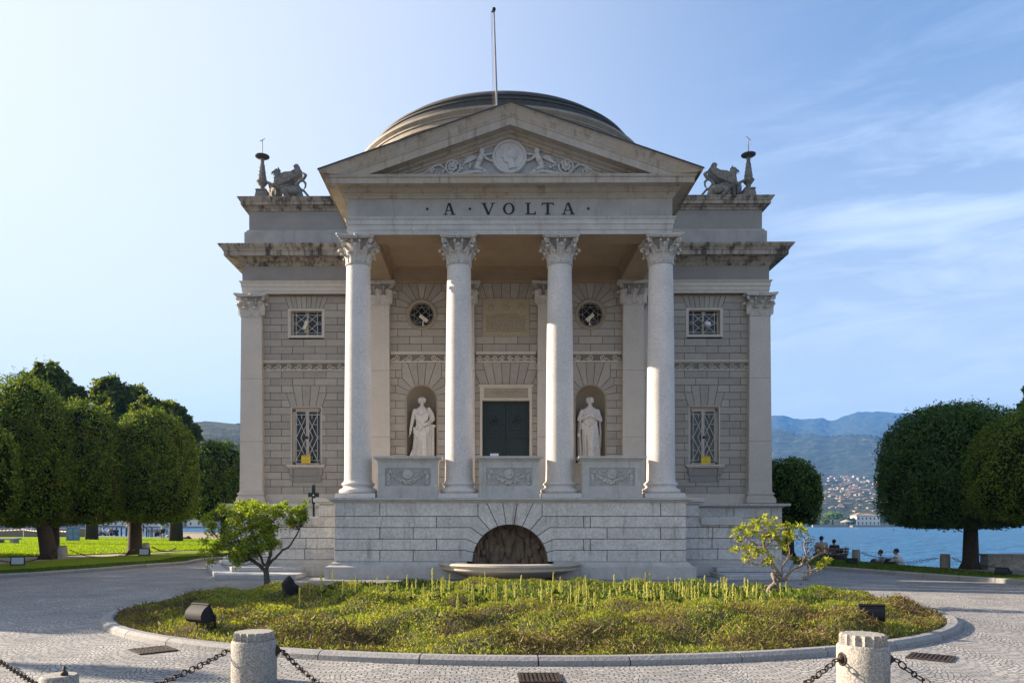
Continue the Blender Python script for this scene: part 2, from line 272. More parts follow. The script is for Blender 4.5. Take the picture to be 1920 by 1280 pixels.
# ---------------------------------------------------------------- mesh helpers
class MB:
    def __init__(s): s.v = []; s.f = []; s.m = []; s.n = 0
    def add(s, vs, fs, mi=0):
        b = s.n; s.v += [tuple(p) for p in vs]; s.n += len(vs)
        s.f += [tuple(i + b for i in f) for f in fs]; s.m += [mi] * len(fs)
    def box(s, x0, x1, y0, y1, z0, z1, mi=0):
        x0, x1 = min(x0, x1), max(x0, x1); y0, y1 = min(y0, y1), max(y0, y1); z0, z1 = min(z0, z1), max(z0, z1)
        s.add([(x0, y0, z0), (x1, y0, z0), (x1, y1, z0), (x0, y1, z0), (x0, y0, z1), (x1, y0, z1), (x1, y1, z1), (x0, y1, z1)],
              [(0, 3, 2, 1), (4, 5, 6, 7), (0, 1, 5, 4), (1, 2, 6, 5), (2, 3, 7, 6), (3, 0, 4, 7)], mi)
    def frustum(s, cx, cy, z0, z1, ax, ay, bx, by, mi=0):
        vs = [(cx + i * ax, cy + j * ay, z0) for i, j in ((-1, -1), (1, -1), (1, 1), (-1, 1))] + [(cx + i * bx, cy + j * by, z1) for i, j in ((-1, -1), (1, -1), (1, 1), (-1, 1))]
        s.add(vs, [(0, 3, 2, 1), (4, 5, 6, 7), (0, 1, 5, 4), (1, 2, 6, 5), (2, 3, 7, 6), (3, 0, 4, 7)], mi)
    def prism_y(s, pts, y0, y1, mi=0):       # polygon in x,z (counter-clockwise seen from -y) extruded from y0 (front) to y1
        n = len(pts); s.add([(x, y0, z) for x, z in pts] + [(x, y1, z) for x, z in pts],
              [tuple(range(n)), tuple(range(2 * n - 1, n - 1, -1))] + [(i, i + n, (i + 1) % n + n, (i + 1) % n) for i in range(n)], mi)
    def prism_z(s, pts, z0, z1, mi=0):
        n = len(pts); s.add([(x, y, z0) for x, y in pts] + [(x, y, z1) for x, y in pts],
              [tuple(range(n - 1, -1, -1)), tuple(range(n, 2 * n))] + [(i, (i + 1) % n, (i + 1) % n + n, i + n) for i in range(n)], mi)
    def lathe(s, prof, seg=32, c=(0, 0, 0), a0=0, a1=2 * math.pi, mi=0, flute=0, fd=0, sq=1.0):
        full = abs(a1 - a0 - 2 * math.pi) < 1e-6; k = seg if full else seg + 1
        vs = []
        for r, z in prof:
            for i in range(k):
                a = a0 + (a1 - a0) * i / seg
                rr = r * (1 - (fd * (.5 + .5 * math.cos(a * flute)) if flute else 0))
                vs.append((c[0] + rr * math.cos(a), c[1] + rr * math.sin(a) * sq, c[2] + z))
        fs = []
        for j in range(len(prof) - 1):
            for i in range(seg if full else seg):
                i2 = (i + 1) % k if full else i + 1
                fs.append((j * k + i, j * k + i2, (j + 1) * k + i2, (j + 1) * k + i))
        s.add(vs, fs, mi)
        if full:
            if prof[0][0] > 1e-4: s.f.append(tuple(s.n - len(vs) + i for i in range(k - 1, -1, -1))); s.m.append(mi)
            if prof[-1][0] > 1e-4: s.f.append(tuple(s.n - k + i for i in range(k))); s.m.append(mi)
    def tube(s, pts, rad, seg=8, mi=0, flat=1.0, up=None, close=False):
        pts = [Vector(p) for p in pts]; n = len(pts)
        if not hasattr(rad, '__len__'): rad = [rad] * n
        vs = []; prev = None
        for i, p in enumerate(pts):
            if close: d = pts[(i + 1) % n] - pts[i - 1]
            else: d = pts[min(i + 1, n - 1)] - pts[max(i - 1, 0)]
            if d.length < 1e-9: d = Vector((0, 0, 1))
            d.normalize()
            if prev is None:
                u = Vector(up) if up else (Vector((0, 1, 0)) if abs(d.y) < .8 else Vector((1, 0, 0)))
            else: u = prev
            a = (u - d * u.dot(d))
            if a.length < 1e-6: a = Vector((1, 0, 0)) - d * d.x
            a.normalize(); b = d.cross(a); prev = a
            for k in range(seg):
                t = 2 * math.pi * k / seg; vs.append(p + a * math.cos(t) * rad[i] * flat + b * math.sin(t) * rad[i])
        fs = [(j * seg + k, j * seg + (k + 1) % seg, (j + 1) * seg + (k + 1) % seg, (j + 1) * seg + k) for j in range(n - 1) for k in range(seg)]
        if close: fs += [((n - 1) * seg + k, (n - 1) * seg + (k + 1) % seg, (k + 1) % seg, k) for k in range(seg)]
        else: fs += [tuple(range(seg - 1, -1, -1)), tuple((n - 1) * seg + k for k in range(seg))]
        s.add(vs, fs, mi)
    def ball(s, c, r, seg=10, rings=7, mi=0, M=None):
        if not hasattr(r, '__len__'): r = (r, r, r)
        vs = [(0, 0, 1)]
        for j in range(1, rings):
            for i in range(seg):
                t = math.pi * j / rings; p = 2 * math.pi * i / seg; vs.append((math.sin(t) * math.cos(p), math.sin(t) * math.sin(p), math.cos(t)))
        vs.append((0, 0, -1)); e = len(vs) - 1
        fs = [(0, 1 + i, 1 + (i + 1) % seg) for i in range(seg)]
        for j in range(rings - 2):
            for i in range(seg): a = 1 + j * seg + i; b = 1 + j * seg + (i + 1) % seg; fs.append((a, a + seg, b + seg, b))
        fs += [(e, 1 + (rings - 2) * seg + (i + 1) % seg, 1 + (rings - 2) * seg + i) for i in range(seg)]
        vs2 = []
        for v in vs:
            q = Vector((v[0] * r[0], v[1] * r[1], v[2] * r[2]))
            if M: q = M @ q
            vs2.append((c[0] + q[0], c[1] + q[1], c[2] + q[2]))
        s.add(vs2, fs, mi)
    def caps(s, p, q, r1, r2, seg=10, mi=0):
        s.tube([p, q], [r1, r2], seg, mi); s.ball(p, r1, seg, 6, mi); s.ball(q, r2, seg, 6, mi)
    def chain(s, pts, rad, seg=10, mi=0):
        for i in range(len(pts) - 1): s.caps(pts[i], pts[i + 1], rad[i], rad[i + 1], seg, mi)
    def bar(s, p, q, w, mi=0, seg=4): s.tube([p, q], w * .707, seg, mi)
    def sweep(s, path, prof, mi=0, closed=False):      # plan path, outward on the right hand side; prof = (out, z)
        n = len(path); P = [Vector(p) for p in path]; k = len(prof); vs = []
        for i in range(n):
            a = (P[i] - P[i - 1]).normalized() if (i > 0 or closed) else None
            b = (P[(i + 1) % n] - P[i]).normalized() if (i < n - 1 or closed) else None
            if a is None: a = b
            if b is None: b = a
            na = Vector((a.y, -a.x)); nb = Vector((b.y, -b.x)); m = (na + nb); m = m / (1 + na.dot(nb))
            for o, z in prof: vs.append((P[i].x + m.x * o, P[i].y + m.y * o, z))
        fs = []
        for i in range(n if closed else n - 1):
            i2 = (i + 1) % n
            for j in range(k - 1): fs.append((i * k + j, i2 * k + j, i2 * k + j + 1, i * k + j + 1))
        s.add(vs, fs, mi)
    def rake(s, path, prof, yf, mi=0, clip=None):                   # path in x,z; prof = (out towards the viewer side, vertical offset)
        k = len(prof); vs = []; zt = path[1][1]; sl_ = (zt - path[0][1]) / abs(path[0][0])
        for i, (x, z) in enumerate(path):
            for o, t in prof:
                if clip is not None and i != 1:
                    xe = min(abs(x), (zt + t - clip) / sl_); vs.append((math.copysign(xe, x), yf - o, zt - sl_ * xe + t))
                else: vs.append((x, yf - o, z + t))
        fs = [(i * k + j, (i + 1) * k + j, (i + 1) * k + j + 1, i * k + j + 1) for i in range(len(path) - 1) for j in range(k - 1)]
        s.add(vs, fs, mi)
    def cap_ends(s): pass
    def mesh(s, name):
        me = bpy.data.meshes.new(name); me.from_pydata(s.v, [], s.f)
        if any(s.m): me.polygons.foreach_set('material_index', s.m)
        return me
    def build(s, name, mats, parent=None, smooth=False, fix=True, loc=None, bevel=0):
        me = s.mesh(name)
        if fix:
            bm = bmesh.new(); bm.from_mesh(me); bmesh.ops.recalc_face_normals(bm, faces=bm.faces); bm.to_mesh(me); bm.free()
        o = link(name, me, mats, parent, loc)
        if smooth: shade(me, smooth)
        if bevel:
            md = o.modifiers.new('bevel', 'BEVEL'); md.width = bevel; md.segments = 2; md.limit_method = 'ANGLE'
        return o
def shade(me, ang=True):
    me.polygons.foreach_set('use_smooth', [True] * len(me.polygons))
    if ang is not True and ang:
        me.set_sharp_from_angle(angle=R(ang))
def link(name, me, mats, parent=None, loc=None):
    if isinstance(mats, str): mats = [mats]
    for m in mats: me.materials.append(MATS[m])
    o = bpy.data.objects.new(name, me); col.objects.link(o)
    if parent: o.parent = parent
    if loc: o.location = loc
    return o
def tag(o, label=None, cat=None, group=None, kind=None):
    if label: o['label'] = label
    if cat: o['category'] = cat
    if group: o['group'] = group
    if kind: o['kind'] = kind
    return o
def empty(name, loc=(0, 0, 0), rz=0, label=None, cat=None, group=None, parent=None):
    o = bpy.data.objects.new(name, None); col.objects.link(o); o.location = loc; o.rotation_euler.z = rz; o.empty_display_size = .2
    if parent: o.parent = parent
    return tag(o, label, cat, group)
def copy_tree(o, parent=None):
    c = o.copy(); col.objects.link(c)
    if parent: c.parent = parent
    for ch in list(o.children): copy_tree(ch, c)
    return c
def organic(mb, voxel=.02, smooth=6, name='organic'):
    me = mb.mesh(name); o = bpy.data.objects.new(name, me); col.objects.link(o)
    r = o.modifiers.new('r', 'REMESH'); r.mode = 'VOXEL'; r.voxel_size = voxel
    s_ = o.modifiers.new('s', 'SMOOTH'); s_.iterations = smooth; s_.factor = .5
    dg = bpy.context.evaluated_depsgraph_get(); dg.update()
    me2 = bpy.data.meshes.new_from_object(o.evaluated_get(dg)); me2.name = name
    bpy.data.objects.remove(o); shade(me2)
    me2.materials.clear()
    return me2
def quads(name, C, U, V, mat, parent=None):
    """many small leaf-like faces: centre C, half axes U and V (n x 3)"""
    n = len(C); P = np.empty((n, 4, 3)); P[:, 0] = C - U; P[:, 1] = C - V * .9 + U * .1; P[:, 2] = C + U; P[:, 3] = C + V * .9 + U * .1
    me = bpy.data.meshes.new(name); me.vertices.add(4 * n); me.vertices.foreach_set('co', P.reshape(-1).astype(np.float32))
    me.loops.add(4 * n); me.loops.foreach_set('vertex_index', np.arange(4 * n, dtype=np.int32))
    me.polygons.add(n); me.polygons.foreach_set('loop_start', np.arange(0, 4 * n, 4, dtype=np.int32)); me.polygons.foreach_set('loop_total', np.full(n, 4, dtype=np.int32))
    me.update(); me.validate()
    if mat is None: return me
    return link(name, me, mat, parent)
def unit(a): return a / np.maximum(np.linalg.norm(a, axis=1, keepdims=True), 1e-9)
def leaf_axes(n, nrm, size, aspect=.5, spread=.6, updir=None):
    nr = unit(nrm + rng.normal(0, spread, (n, 3))); t = rng.normal(0, 1, (n, 3))
    if updir is not None: t = t * .5 + updir
    u = unit(t - nr * (t * nr).sum(1, keepdims=True)); v = np.cross(nr, u)
    s_ = size * rng.uniform(.55, 1.65, (n, 1)); return u * s_ * .5, v * s_ * .5 * aspect
# ================================================================ THE TEMPLE
T = empty('temple', (0, 0, 0), 0, 'pale stone classical temple with four-column portico, pediment and low dome', 'temple')
ZB, ZA, ZF, ZC = 2.42, 10.39, 10.90, 11.47     # column foot, architrave, frieze, cornice
WF = 5.7                                         # wing wall face; the middle bay stands forward at 4.2
CF = 4.2
def bd(mb, name, mat, smooth=False, parent=None, bevel=0): return mb.build(name, mat, parent or T, smooth, bevel=bevel)

# ---- body (closed masses behind the faces, windows and niches stay open in front of it)
b = MB()
b.box(-9.98, -4.9, WF + .5, 21.2, 2.3, 12.4); b.box(4.9, 9.98, WF + .5, 21.2, 2.3, 12.4); b.box(-4.9, 4.9, CF + .95, 21.2, 2.3, 12.4)
for s in (-1, 1):
    b.box(s * 9.98, s * 9.6, WF + .02, WF + .5, 2.3, 12.4); b.box(s * 4.25, s * 4.93, CF + .02, WF + .5, 2.3, 12.4)
bd(b, 'body', 'wall_block')

# ---- block walls: faces tiled with stones, inset and raised one by one
def op_samples(op, zb, zt):
    if op['z0'] - 1e-6 > zt - .04 or op['z1'] + 1e-6 < zb + .04: return None
    zs = sorted(set([zb, zt] + [z for z in op.get('br', []) if zb < z < zt] + ([zb + (zt - zb) * k / 4 for k in (1, 2, 3)] if op.get('curve') else [])))
    return [(z, *op['f'](min(max(z, op['z0']), op['z1']), (zb + zt) / 2)) for z in zs]
def courses(polys, x0, x1, levels, bw, ops, ph=0):
    for j in range(len(levels) - 1):
        zb, zt = levels[j], levels[j + 1]; left = [(zb, x0), (zt, x0)]; spans = []
        os_ = sorted([q for q in (op_samples(o, zb, zt) for o in ops) if q], key=lambda q: q[0][1])
        for q in os_:
            spans.append((left, [(z, xl) for z, xl, xr in q])); left = [(z, xr) for z, xl, xr in q]
        spans.append((left, [(zb, x1), (zt, x1)]))
        off = (j % 2) * bw / 2 + ph
        for l, r in spans:
            lo = max(x for z, x in l); hi = min(x for z, x in r)
            if hi - lo < .04: 
                if max(x for z, x in r) - min(x for z, x in l) < .08: continue
            cuts = []; k = math.floor((lo - off) / bw)
            while True:
                c = off + k * bw
                if c > hi - .16: break
                if c > lo + .16: cuts.append(c)
                k += 1
            cur = l
            for c in cuts:
                polys.append([(x, z) for z, x in cur] [::-1][::-1] + [(c, zt), (c, zb)] if False else [(x, z) for z, x in reversed(cur)] + [(c, zb), (c, zt)]); cur = [(zb, c), (zt, c)]
            polys.append([(x, z) for z, x in reversed(cur)] + [(x, z) for z, x in r])
def stone_face(name, mat, faces, gap=.010, depth=.022, parent=None):
    """faces: list of (polys, y)"""
    bm = bmesh.new()
    for polys, y in faces:
        for p in polys:
            q = []
            for x, z in p:
                if not q or abs(q[-1][0] - x) + abs(q[-1][1] - z) > 1e-4: q.append((x, z))
            if abs(q[0][0] - q[-1][0]) + abs(q[0][1] - q[-1][1]) < 1e-4: q.pop()
            if len(q) < 3: continue
            try: bm.faces.new([bm.verts.new((x, y, z)) for x, z in q])
            except ValueError: pass
    bmesh.ops.recalc_face_normals(bm, faces=bm.faces)
    for f in bm.faces:
        f.normal_update()
        if f.normal.y > 0: f.normal_flip()
    rr = bmesh.ops.inset_individual(bm, faces=bm.faces[:], thickness=gap, depth=depth, use_even_offset=True)
    for f in rr['faces']: f.material_index = 1
    me = bpy.data.meshes.new(name); bm.to_mesh(me); bm.free()
    return link(name, me, [mat, 'joint_grime'], parent or T)
def mir(polys): return [[(-x, z) for x, z in reversed(p)] for p in polys]
def shift(polys, dx): return [[(x + dx, z) for x, z in p] for p in polys]
def arcpts(r, cz, a0, a1, n=5): return [(r * math.cos(R(a0 + (a1 - a0) * i / n)), cz + r * math.sin(R(a0 + (a1 - a0) * i / n))) for i in range(n + 1)]
def vouss(r, cz, J, top, spring, xv0):
    """J: list of (angle, px, pz, outer): right half; returns stones of both halves round x = 0"""
    right = []; prev = None
    a0, p0 = math.degrees(math.asin((spring - cz) / r)), None; as_ = a0
    for k, (a, px, pz_, xo) in enumerate(J):
        arc = arcpts(r, cz, a0, a)
        if k == 0: poly = [(xv0, spring), (xv0, pz_), (px, pz_)] + arc[::-1]
        elif abs(pz_ - p0[1]) < 1e-3: poly = [arc[0], p0, (px, pz_)] + arc[::-1][:-1]
        else: poly = [arc[0], p0, (xo, p0[1]), (xo, pz_), (px, pz_)] + arc[::-1][:-1]
        right.append(poly); a0, p0 = a, (px, pz_)
    arc = arcpts(r, cz, a0, 180 - a0, 4)
    key = [arc[0], p0, (-p0[0], p0[1])] + arc[::-1][:-1]
    return right + mir(right) + [key]

LV = [2.79 + .2775 * k for k in range(18)]                     # 2.79 .. 7.51
UV = [7.9 + .27667 * k for k in range(10)]                     # 7.90 .. 10.39
WX = 7.64                                                        # axis of the wing windows
polysW = []
kf = .55
def f_low(z, zm):
    if zm < 6.12: h = .575
    elif zm < 6.12 + .555: h = .6 * (1 + kf * (z - 6.12))
    else: h = .36 * (1 + kf * (z - 6.12))
    return WX - h, WX + h
opl = dict(z0=3.9, z1=6.12 + .8325, f=f_low)
def f_up(z, zm):
    h = .66 if zm < 9.85 else .66 * (1 + .55 * (z - 9.9))
    return WX - h, WX + h
opu = dict(z0=8.9, z1=10.4, f=f_up)
courses(polysW, 4.95, 9.3, LV, .86, [opl]); courses(polysW, 4.95, 9.3, UV, .86, [opu])
z1, z2, z3 = 6.12, 6.12 + .555, 6.12 + .8325
g = lambda x, z: (WX + x * (1 + kf * (z - z1)), z)
for xa, xb in ((-.36, -.12), (-.12, .12), (.12, .36)): polysW.append([g(xa, z1), g(xb, z1), g(xb, z3), g(xa, z3)])
for s in (-1, 1): polysW.append([g(s * .6, z1), g(s * .36, z1), g(s * .36, z2), g(s * .6, z2)][::-s])
for k in range(8):
    xa, xb = -.66 + k * .165, -.66 + (k + 1) * .165; gu = lambda x, z: (WX + x * (1 + .55 * (z - 9.9)), z)
    polysW.append([gu(xa, 9.85), gu(xb, 9.85), gu(xb, 10.39), gu(xa, 10.39)])
stone_face('wing_wall', 'wall_block', [(polysW, WF)]); stone_face('wing_wall', 'wall_block', [(mir(polysW), WF)])

# middle bay: niche bays left and right, door bay between
NX = 3.07; polysN = []
opn = dict(z0=3.4, z1=7.5, f=lambda z, zm: (lambda h: (NX - h, NX + h))(.56 if zm < 6.12 else 1.2 if zm < 6.39 else .95 if zm < 6.67 else .86 if zm < 6.95 else .72))
courses(polysN, 1.9, 4.25, LV, .52, [opn], .12)
J = [(21, .95, 6.3975, 1.2), (38, .86, 6.675, .95), (52, .72, 6.95, .86), (66, .52, 7.5075, .72), (80, .17, 7.5075, .5)]
polysN += [[(min(max(x, 1.9), 4.25), z) for x, z in p] for p in shift(vouss(.56, 6.12, J, 7.5075, 6.12, 1.2), NX)]
RZ = 9.25
def f_rd(z, zm):
    h = math.sqrt(max(.56 ** 2 - (z - RZ) ** 2, 0)) if zm < 9.28 else 1.2 if zm < 9.55 else .95 if zm < 9.83 else .86 if zm < 10.1 else .72
    return NX - h, NX + h
opr = dict(z0=8.72, z1=10.39, f=f_rd, curve=True)
courses(polysN, 1.9, 4.25, UV, .86, [opr], .5)
Jr = [(25, .95, UV[6], 1.2), (43, .86, UV[7], .95), (58, .72, UV[8], .86), (71, .5, UV[9], .72), (83, .17, UV[9], .5)]
polysN += [[(min(max(x, 1.9), 4.25), z) for x, z in p] for p in shift(vouss(.56, RZ, Jr, UV[9], UV[5], 1.2), NX)]
polysD = []
def f_dr(z, zm):
    h = .93 if zm < 6.67 else .93 * (1 + .45 * (z - 6.675)) if zm < 7.23 else .62 * (1 + .45 * (z - 6.675))
    return -h, h
courses(polysD, -1.15, 1.15, LV, .6, [dict(z0=2.79, z1=7.5, f=f_dr)], .3)
gd = lambda x, z: (x * (1 + .45 * (z - 6.675)), z)
for k in range(5): xa, xb = -.62 + k * .248, -.62 + (k + 1) * .248; polysD.append([gd(xa, 6.675), gd(xb, 6.675), gd(xb, 7.5075), gd(xa, 7.5075)])
for s in (-1, 1): polysD.append([gd(s * .93, 6.675), gd(s * .62, 6.675), gd(s * .62, 7.23), gd(s * .93, 7.23)][::-s])
courses(polysD, -1.15, 1.15, UV, .86, [dict(z0=8.453, z1=9.9, f=lambda z, zm: (-.86, .86))], 0)
polysD = [p for p in polysD if not (min(z for x, z in p) > 9.8 and True)]
gt = lambda x, z: (x * (1 + .4 * (z - 9.837)), z)
for k in range(7): xa, xb = -1.0 + k * 2 / 7, -1.0 + (k + 1) * 2 / 7; polysD.append([(min(max(q[0], -1.15), 1.15), q[1]) for q in (gt(xa, 9.837), gt(xb, 9.837), gt(xb, 10.39), gt(xa, 10.39))])
for q_ in (polysN, mir(polysN), polysD): stone_face('portico_wall', 'wall_block', [(q_, CF)])

# ---- plinth strips under the walls and the bands with the running scroll
b = MB()
for s in (-1, 1):
    b.box(s * 4.95, s * 10.05, WF - .05, WF + .5, 2.3, 2.79)
b.box(-4.3, 4.3, CF - .03, CF + .94, 2.3, 2.79)
bd(b, 'wall_plinth', 'band_stone', bevel=.01)
def spiral(mb, cx, cz, y, s=1, r=.115):
    pts = []; rad = []
    for i in range(30):
        t = i / 29; a = t * 2 * math.pi * 1.8; rr = r * (1 - t) + .012
        pts.append((cx + s * rr * math.cos(a + math.pi), y, cz + rr * math.sin(a + math.pi))); rad.append(.023 * (1 - .4 * t))
    tail = [(cx - s * r * 2.6, y, cz - r * .9), (cx - s * r * 1.9, y, cz - r * .7), (cx - s * r * 1.25, y, cz - r * .3)]
    mb.tube(tail + pts[1:] if False else tail + pts, [.012, .02, .023] + rad, 5)
def band(x0, x1, yf, proj, n):
    b = MB(); zb, zt = 7.51, 7.9
    b.box(x0, x1, yf - .03, yf + .06, zb, zt); b.box(x0, x1, yf - .05, yf - .03, zb, zb + .05)
    b.box(x0, x1, yf - .05, yf - .03, zt - .1, zt - .06); b.box(x0, x1, yf - proj, yf - .03, zt - .06, zt)
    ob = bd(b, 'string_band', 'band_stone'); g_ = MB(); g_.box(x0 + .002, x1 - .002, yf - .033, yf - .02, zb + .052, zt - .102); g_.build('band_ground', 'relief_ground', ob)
    m = MB(); wd = (x1 - x0) / n
    for i in range(n): spiral(m, x0 + wd * (i + .5), (zb + zt) / 2 - .03, yf - .045, 1 if i < n / 2 else -1, min(.105, wd * .3))
    m.build('scroll_relief', 'band_stone', ob, True)
band(4.95, 9.3, WF, .12, 11); band(-9.3, -4.95, WF, .12, 11)
band(1.93, 4.2, CF, .07, 5); band(-4.2, -1.93, CF, .07, 5); band(-1.1, 1.1, CF, .07, 8)

# ---- pilasters and columns with Corinthian capitals
def leaf(mb, c, ang, z0, h, w, r0, out=1.0, base_r=None, th=.02):
    """one acanthus leaf; stands on radius r0 round c, ang = outward direction"""
    prof = [(0, 0), (.004, .25), (.012, .5), (.035, .72), (.08, .88), (.14, .97), (.185, .95), (.205, .86), (.19, .78)]
    wd = [.85, .95, .88, 1.0, .9, .85, .62, .4, .12]
    ca, sa = math.cos(ang), math.sin(ang); K = 5; vs = []
    for layer in (0, 1):
        for (o, z), ww in zip(prof, wd):
            for k in range(K):
                t = (k - 2) / 2; hw = ww * w / 2
                oo = r0 + o * out * h / .45 - layer * th + (.018 * (1 - abs(t)) - .012 * t * t) * h / .45 * 2
                x, y = oo, t * hw
                vs.append((c[0] + x * ca - y * sa, c[1] + x * sa + y * ca, z0 + z * h - (.03 * t * t * h) - layer * th * (.0 if z < .9 else .5)))
    n = len(prof) * K; fs = []
    for i in range(len(prof) - 1):
        for k in range(K - 1):
            a = i * K + k; fs.append((a, a + 1, a + K + 1, a + K)); fs.append((n + a, n + a + K, n + a + K + 1, n + a + 1))
        fs.append((i * K, (i + 1) * K, n + (i + 1) * K, n + i * K)); e = i * K + K - 1; fs.append((e, n + e, n + e + K, e + K))
    e = (len(prof) - 1) * K
    for k in range(K - 1): fs.append((e + k, e + k + 1, n + e + k + 1, n + e + k))
    mb.add(vs, fs)
def volute(mb, c, ang, zt, r0, r1, R_=.085, w=.05):
    ca, sa = math.cos(ang), math.sin(ang); pts = []; rad = []
    for i in range(6):       # stalk rising from between the leaves
        t = i / 6; o = r0 + (r1 - r0) * t ** 1.8; z = zt - .36 + (.36 - R_ * .1) * t ** .7; pts.append((o, z)); rad.append(.02 + .015 * t)
    cz, co = zt - R_, r1
    for i in range(22):
        a = math.pi / 2 - i / 21 * 2 * math.pi * 1.4; rr = R_ * (1 - i / 24); pts.append((co + rr * math.cos(a), cz + rr * math.sin(a))); rad.append(.034 * (1 - i / 40))
    mb.tube([(c[0] + o * ca, c[1] + o * sa, z) for o, z in pts], rad, 6, flat=1.0)
def col_capital(c=(0, 0, 0), s=1.0):
    """column capital .86 high, local origin at the neck"""
    b = MB(); H = .86
    b.lathe([(.365, 0), (.40, .015), (.40, .045), (.365, .06)], 32, c)
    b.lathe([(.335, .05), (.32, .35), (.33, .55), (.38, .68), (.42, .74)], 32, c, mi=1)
    for i in range(8): leaf(b, c, math.pi / 8 + i * math.pi / 4, .06, .31, .24, .37, 1.25)
    for i in range(8): leaf(b, c, i * math.pi / 4, .08, .50, .24, .35, 1.15)
    for i in range(4):
        a = math.pi / 4 + i * math.pi / 2; volute(b, (c[0], c[1], c[2]), a, c[2] + .755, .40, .62)
        for d in (-.34, .34):      # inner small scrolls
            volute(b, c, i * math.pi / 2 + d * .7, c[2] + .70, .40, .445, .05)
    # abacus with hollowed sides
    for z0, z1, k in ((.755, .80, .95), (.80, .86, 1.0)):
        pts = []
        for i in range(4):
            a = i * math.pi / 2
            for t in (-.93, -.6, -.3, 0, .3, .6, .93):
                x = .60 * k - .11 * (1 - t * t); y = t * .60 * k
                pts.append((c[0] + x * math.cos(a) - y * math.sin(a), c[1] + x * math.sin(a) + y * math.cos(a)))
        b.prism_z(pts, c[2] + z0, c[2] + z1)
    for i in range(4):
        a = i * math.pi / 2; b.ball((c[0] + .50 * math.cos(a), c[1] + .50 * math.sin(a), c[2] + .80), .062, 8, 6)
        for q in range(6):
            t = q * math.pi / 3; b.ball((c[0] + .50 * math.cos(a) - .065 * math.cos(t) * math.sin(a), c[1] + .50 * math.sin(a) + .065 * math.cos(t) * math.cos(a), c[2] + .80 + .065 * math.sin(t)), .032, 6, 4)
    return b
def pil_capital(w, d):
    """pilaster capital, front towards -y, local origin: middle of the front face at the neck"""
    b = MB(); hw = w / 2
    b.box(-hw, hw, 0, d, .0, .76, 1); b.box(-hw - .03, hw + .03, -.03, d, .0, .05)
    c = (0, 0, 0)
    dn = -math.pi / 2
    for x in (-hw * .75, 0, hw * .75) if False else (-hw * .52, hw * .52): leaf(b, (x, .3, 0), dn, .05, .30, w * .40, .32, 1.2)
    for x in (-hw * .98, 0, hw * .98): leaf(b, (x, .3, 0), dn, .07, .48, w * .36, .31, 1.1)
    for s in (-1, 1):
        leaf(b, (s * (hw - .3), .12, 0), 0 if s > 0 else math.pi, .05, .30, .22, .3, .8); leaf(b, (s * (hw - .3), .1, 0), 0 if s > 0 else math.pi, .07, .5, .22, .3, .85)
        volute(b, (s * (hw - .33), .33, 0), dn + s * math.pi / 4, .755, .42, .58)
        volute(b, (s * .02, .3, 0), dn + s * .45, .70, .31, .36, .05)
    for z0, z1, k in ((.755, .80, .94), (.80, .86, 1.0)):
        pts = [(t * (hw + .22) * k, -.22 * k + .11 * (1 - t * t)) for t in (-1, -.9, -.6, -.3, 0, .3, .6, .9, 1)]
        b.prism_z([(x, y) for x, y in pts] + [(pts[-1][0], d), (pts[0][0], d)], z0, z1)
    b.ball((0, -.13, .80), .06, 8, 6)
    for q in range(6): b.ball((.06 * math.cos(q * math.pi / 3), -.13, .80 + .06 * math.sin(q * math.pi / 3)), .03, 6, 4)
    return b
# column: base, shaft, capital
def attic_base(b, c, r):
    b.box(c[0] - .60, c[0] + .60, c[1] - .60, c[1] + .60, 0, .14)
    pr = [(r * 1.0, .14)]
    for i in range(9): a = -math.pi / 2 + math.pi * i / 8; pr.append((r * 1.22 + .075 * math.cos(a), .215 + .075 * math.sin(a)))
    pr += [(r * 1.2, .30), (r * 1.1, .33), (r * 1.08, .36), (r * 1.12, .39)]
    for i in range(7): a = -math.pi / 2 + math.pi * i / 6; pr.append((r * 1.1 + .045 * math.cos(a), .435 + .045 * math.sin(a)))
    pr += [(r * 1.08, .485), (r * 1.08, .51), (r, .54)]
    b.lathe(pr, 40, (c[0], c[1], 0))
shaft_prof = [(.425 * (1.02 if i == 0 else 1) - .062 * (i / 14) ** 1.9, .52 + 6.6 * i / 14) for i in range(15)] + [(.395, 7.13)]
capm = col_capital()
first = None
for i, x in enumerate((-4.655, -1.55, 1.55, 4.655)):
    r_ = empty('column', (x, 0, ZB), parent=T)
    if first is None:
        bb = MB(); attic_base(bb, (0, 0), .425); o1 = bb.build('column_base', 'column_marble', r_, 40)
        bb = MB(); bb.lathe([(r, z) for r, z in shaft_prof], 48, (0, 0, 0)); o2 = bb.build('shaft', 'column_marble', r_, 60)
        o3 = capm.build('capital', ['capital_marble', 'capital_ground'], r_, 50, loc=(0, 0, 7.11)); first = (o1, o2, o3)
    else:
        for o in first:
            c = o.copy(); col.objects.link(c); c.parent = r_
def pil_base(b, x0, x1, yf, yb, z=0):
    for o, z0, z1 in ((.12, 0, .12), (.105, .12, .22), (.06, .22, .29), (.035, .29, .33), (.07, .33, .40), (.02, .40, .45)):
        b.box(x0 - o, x1 + o, yf - o, yb, z + z0, z + z1)
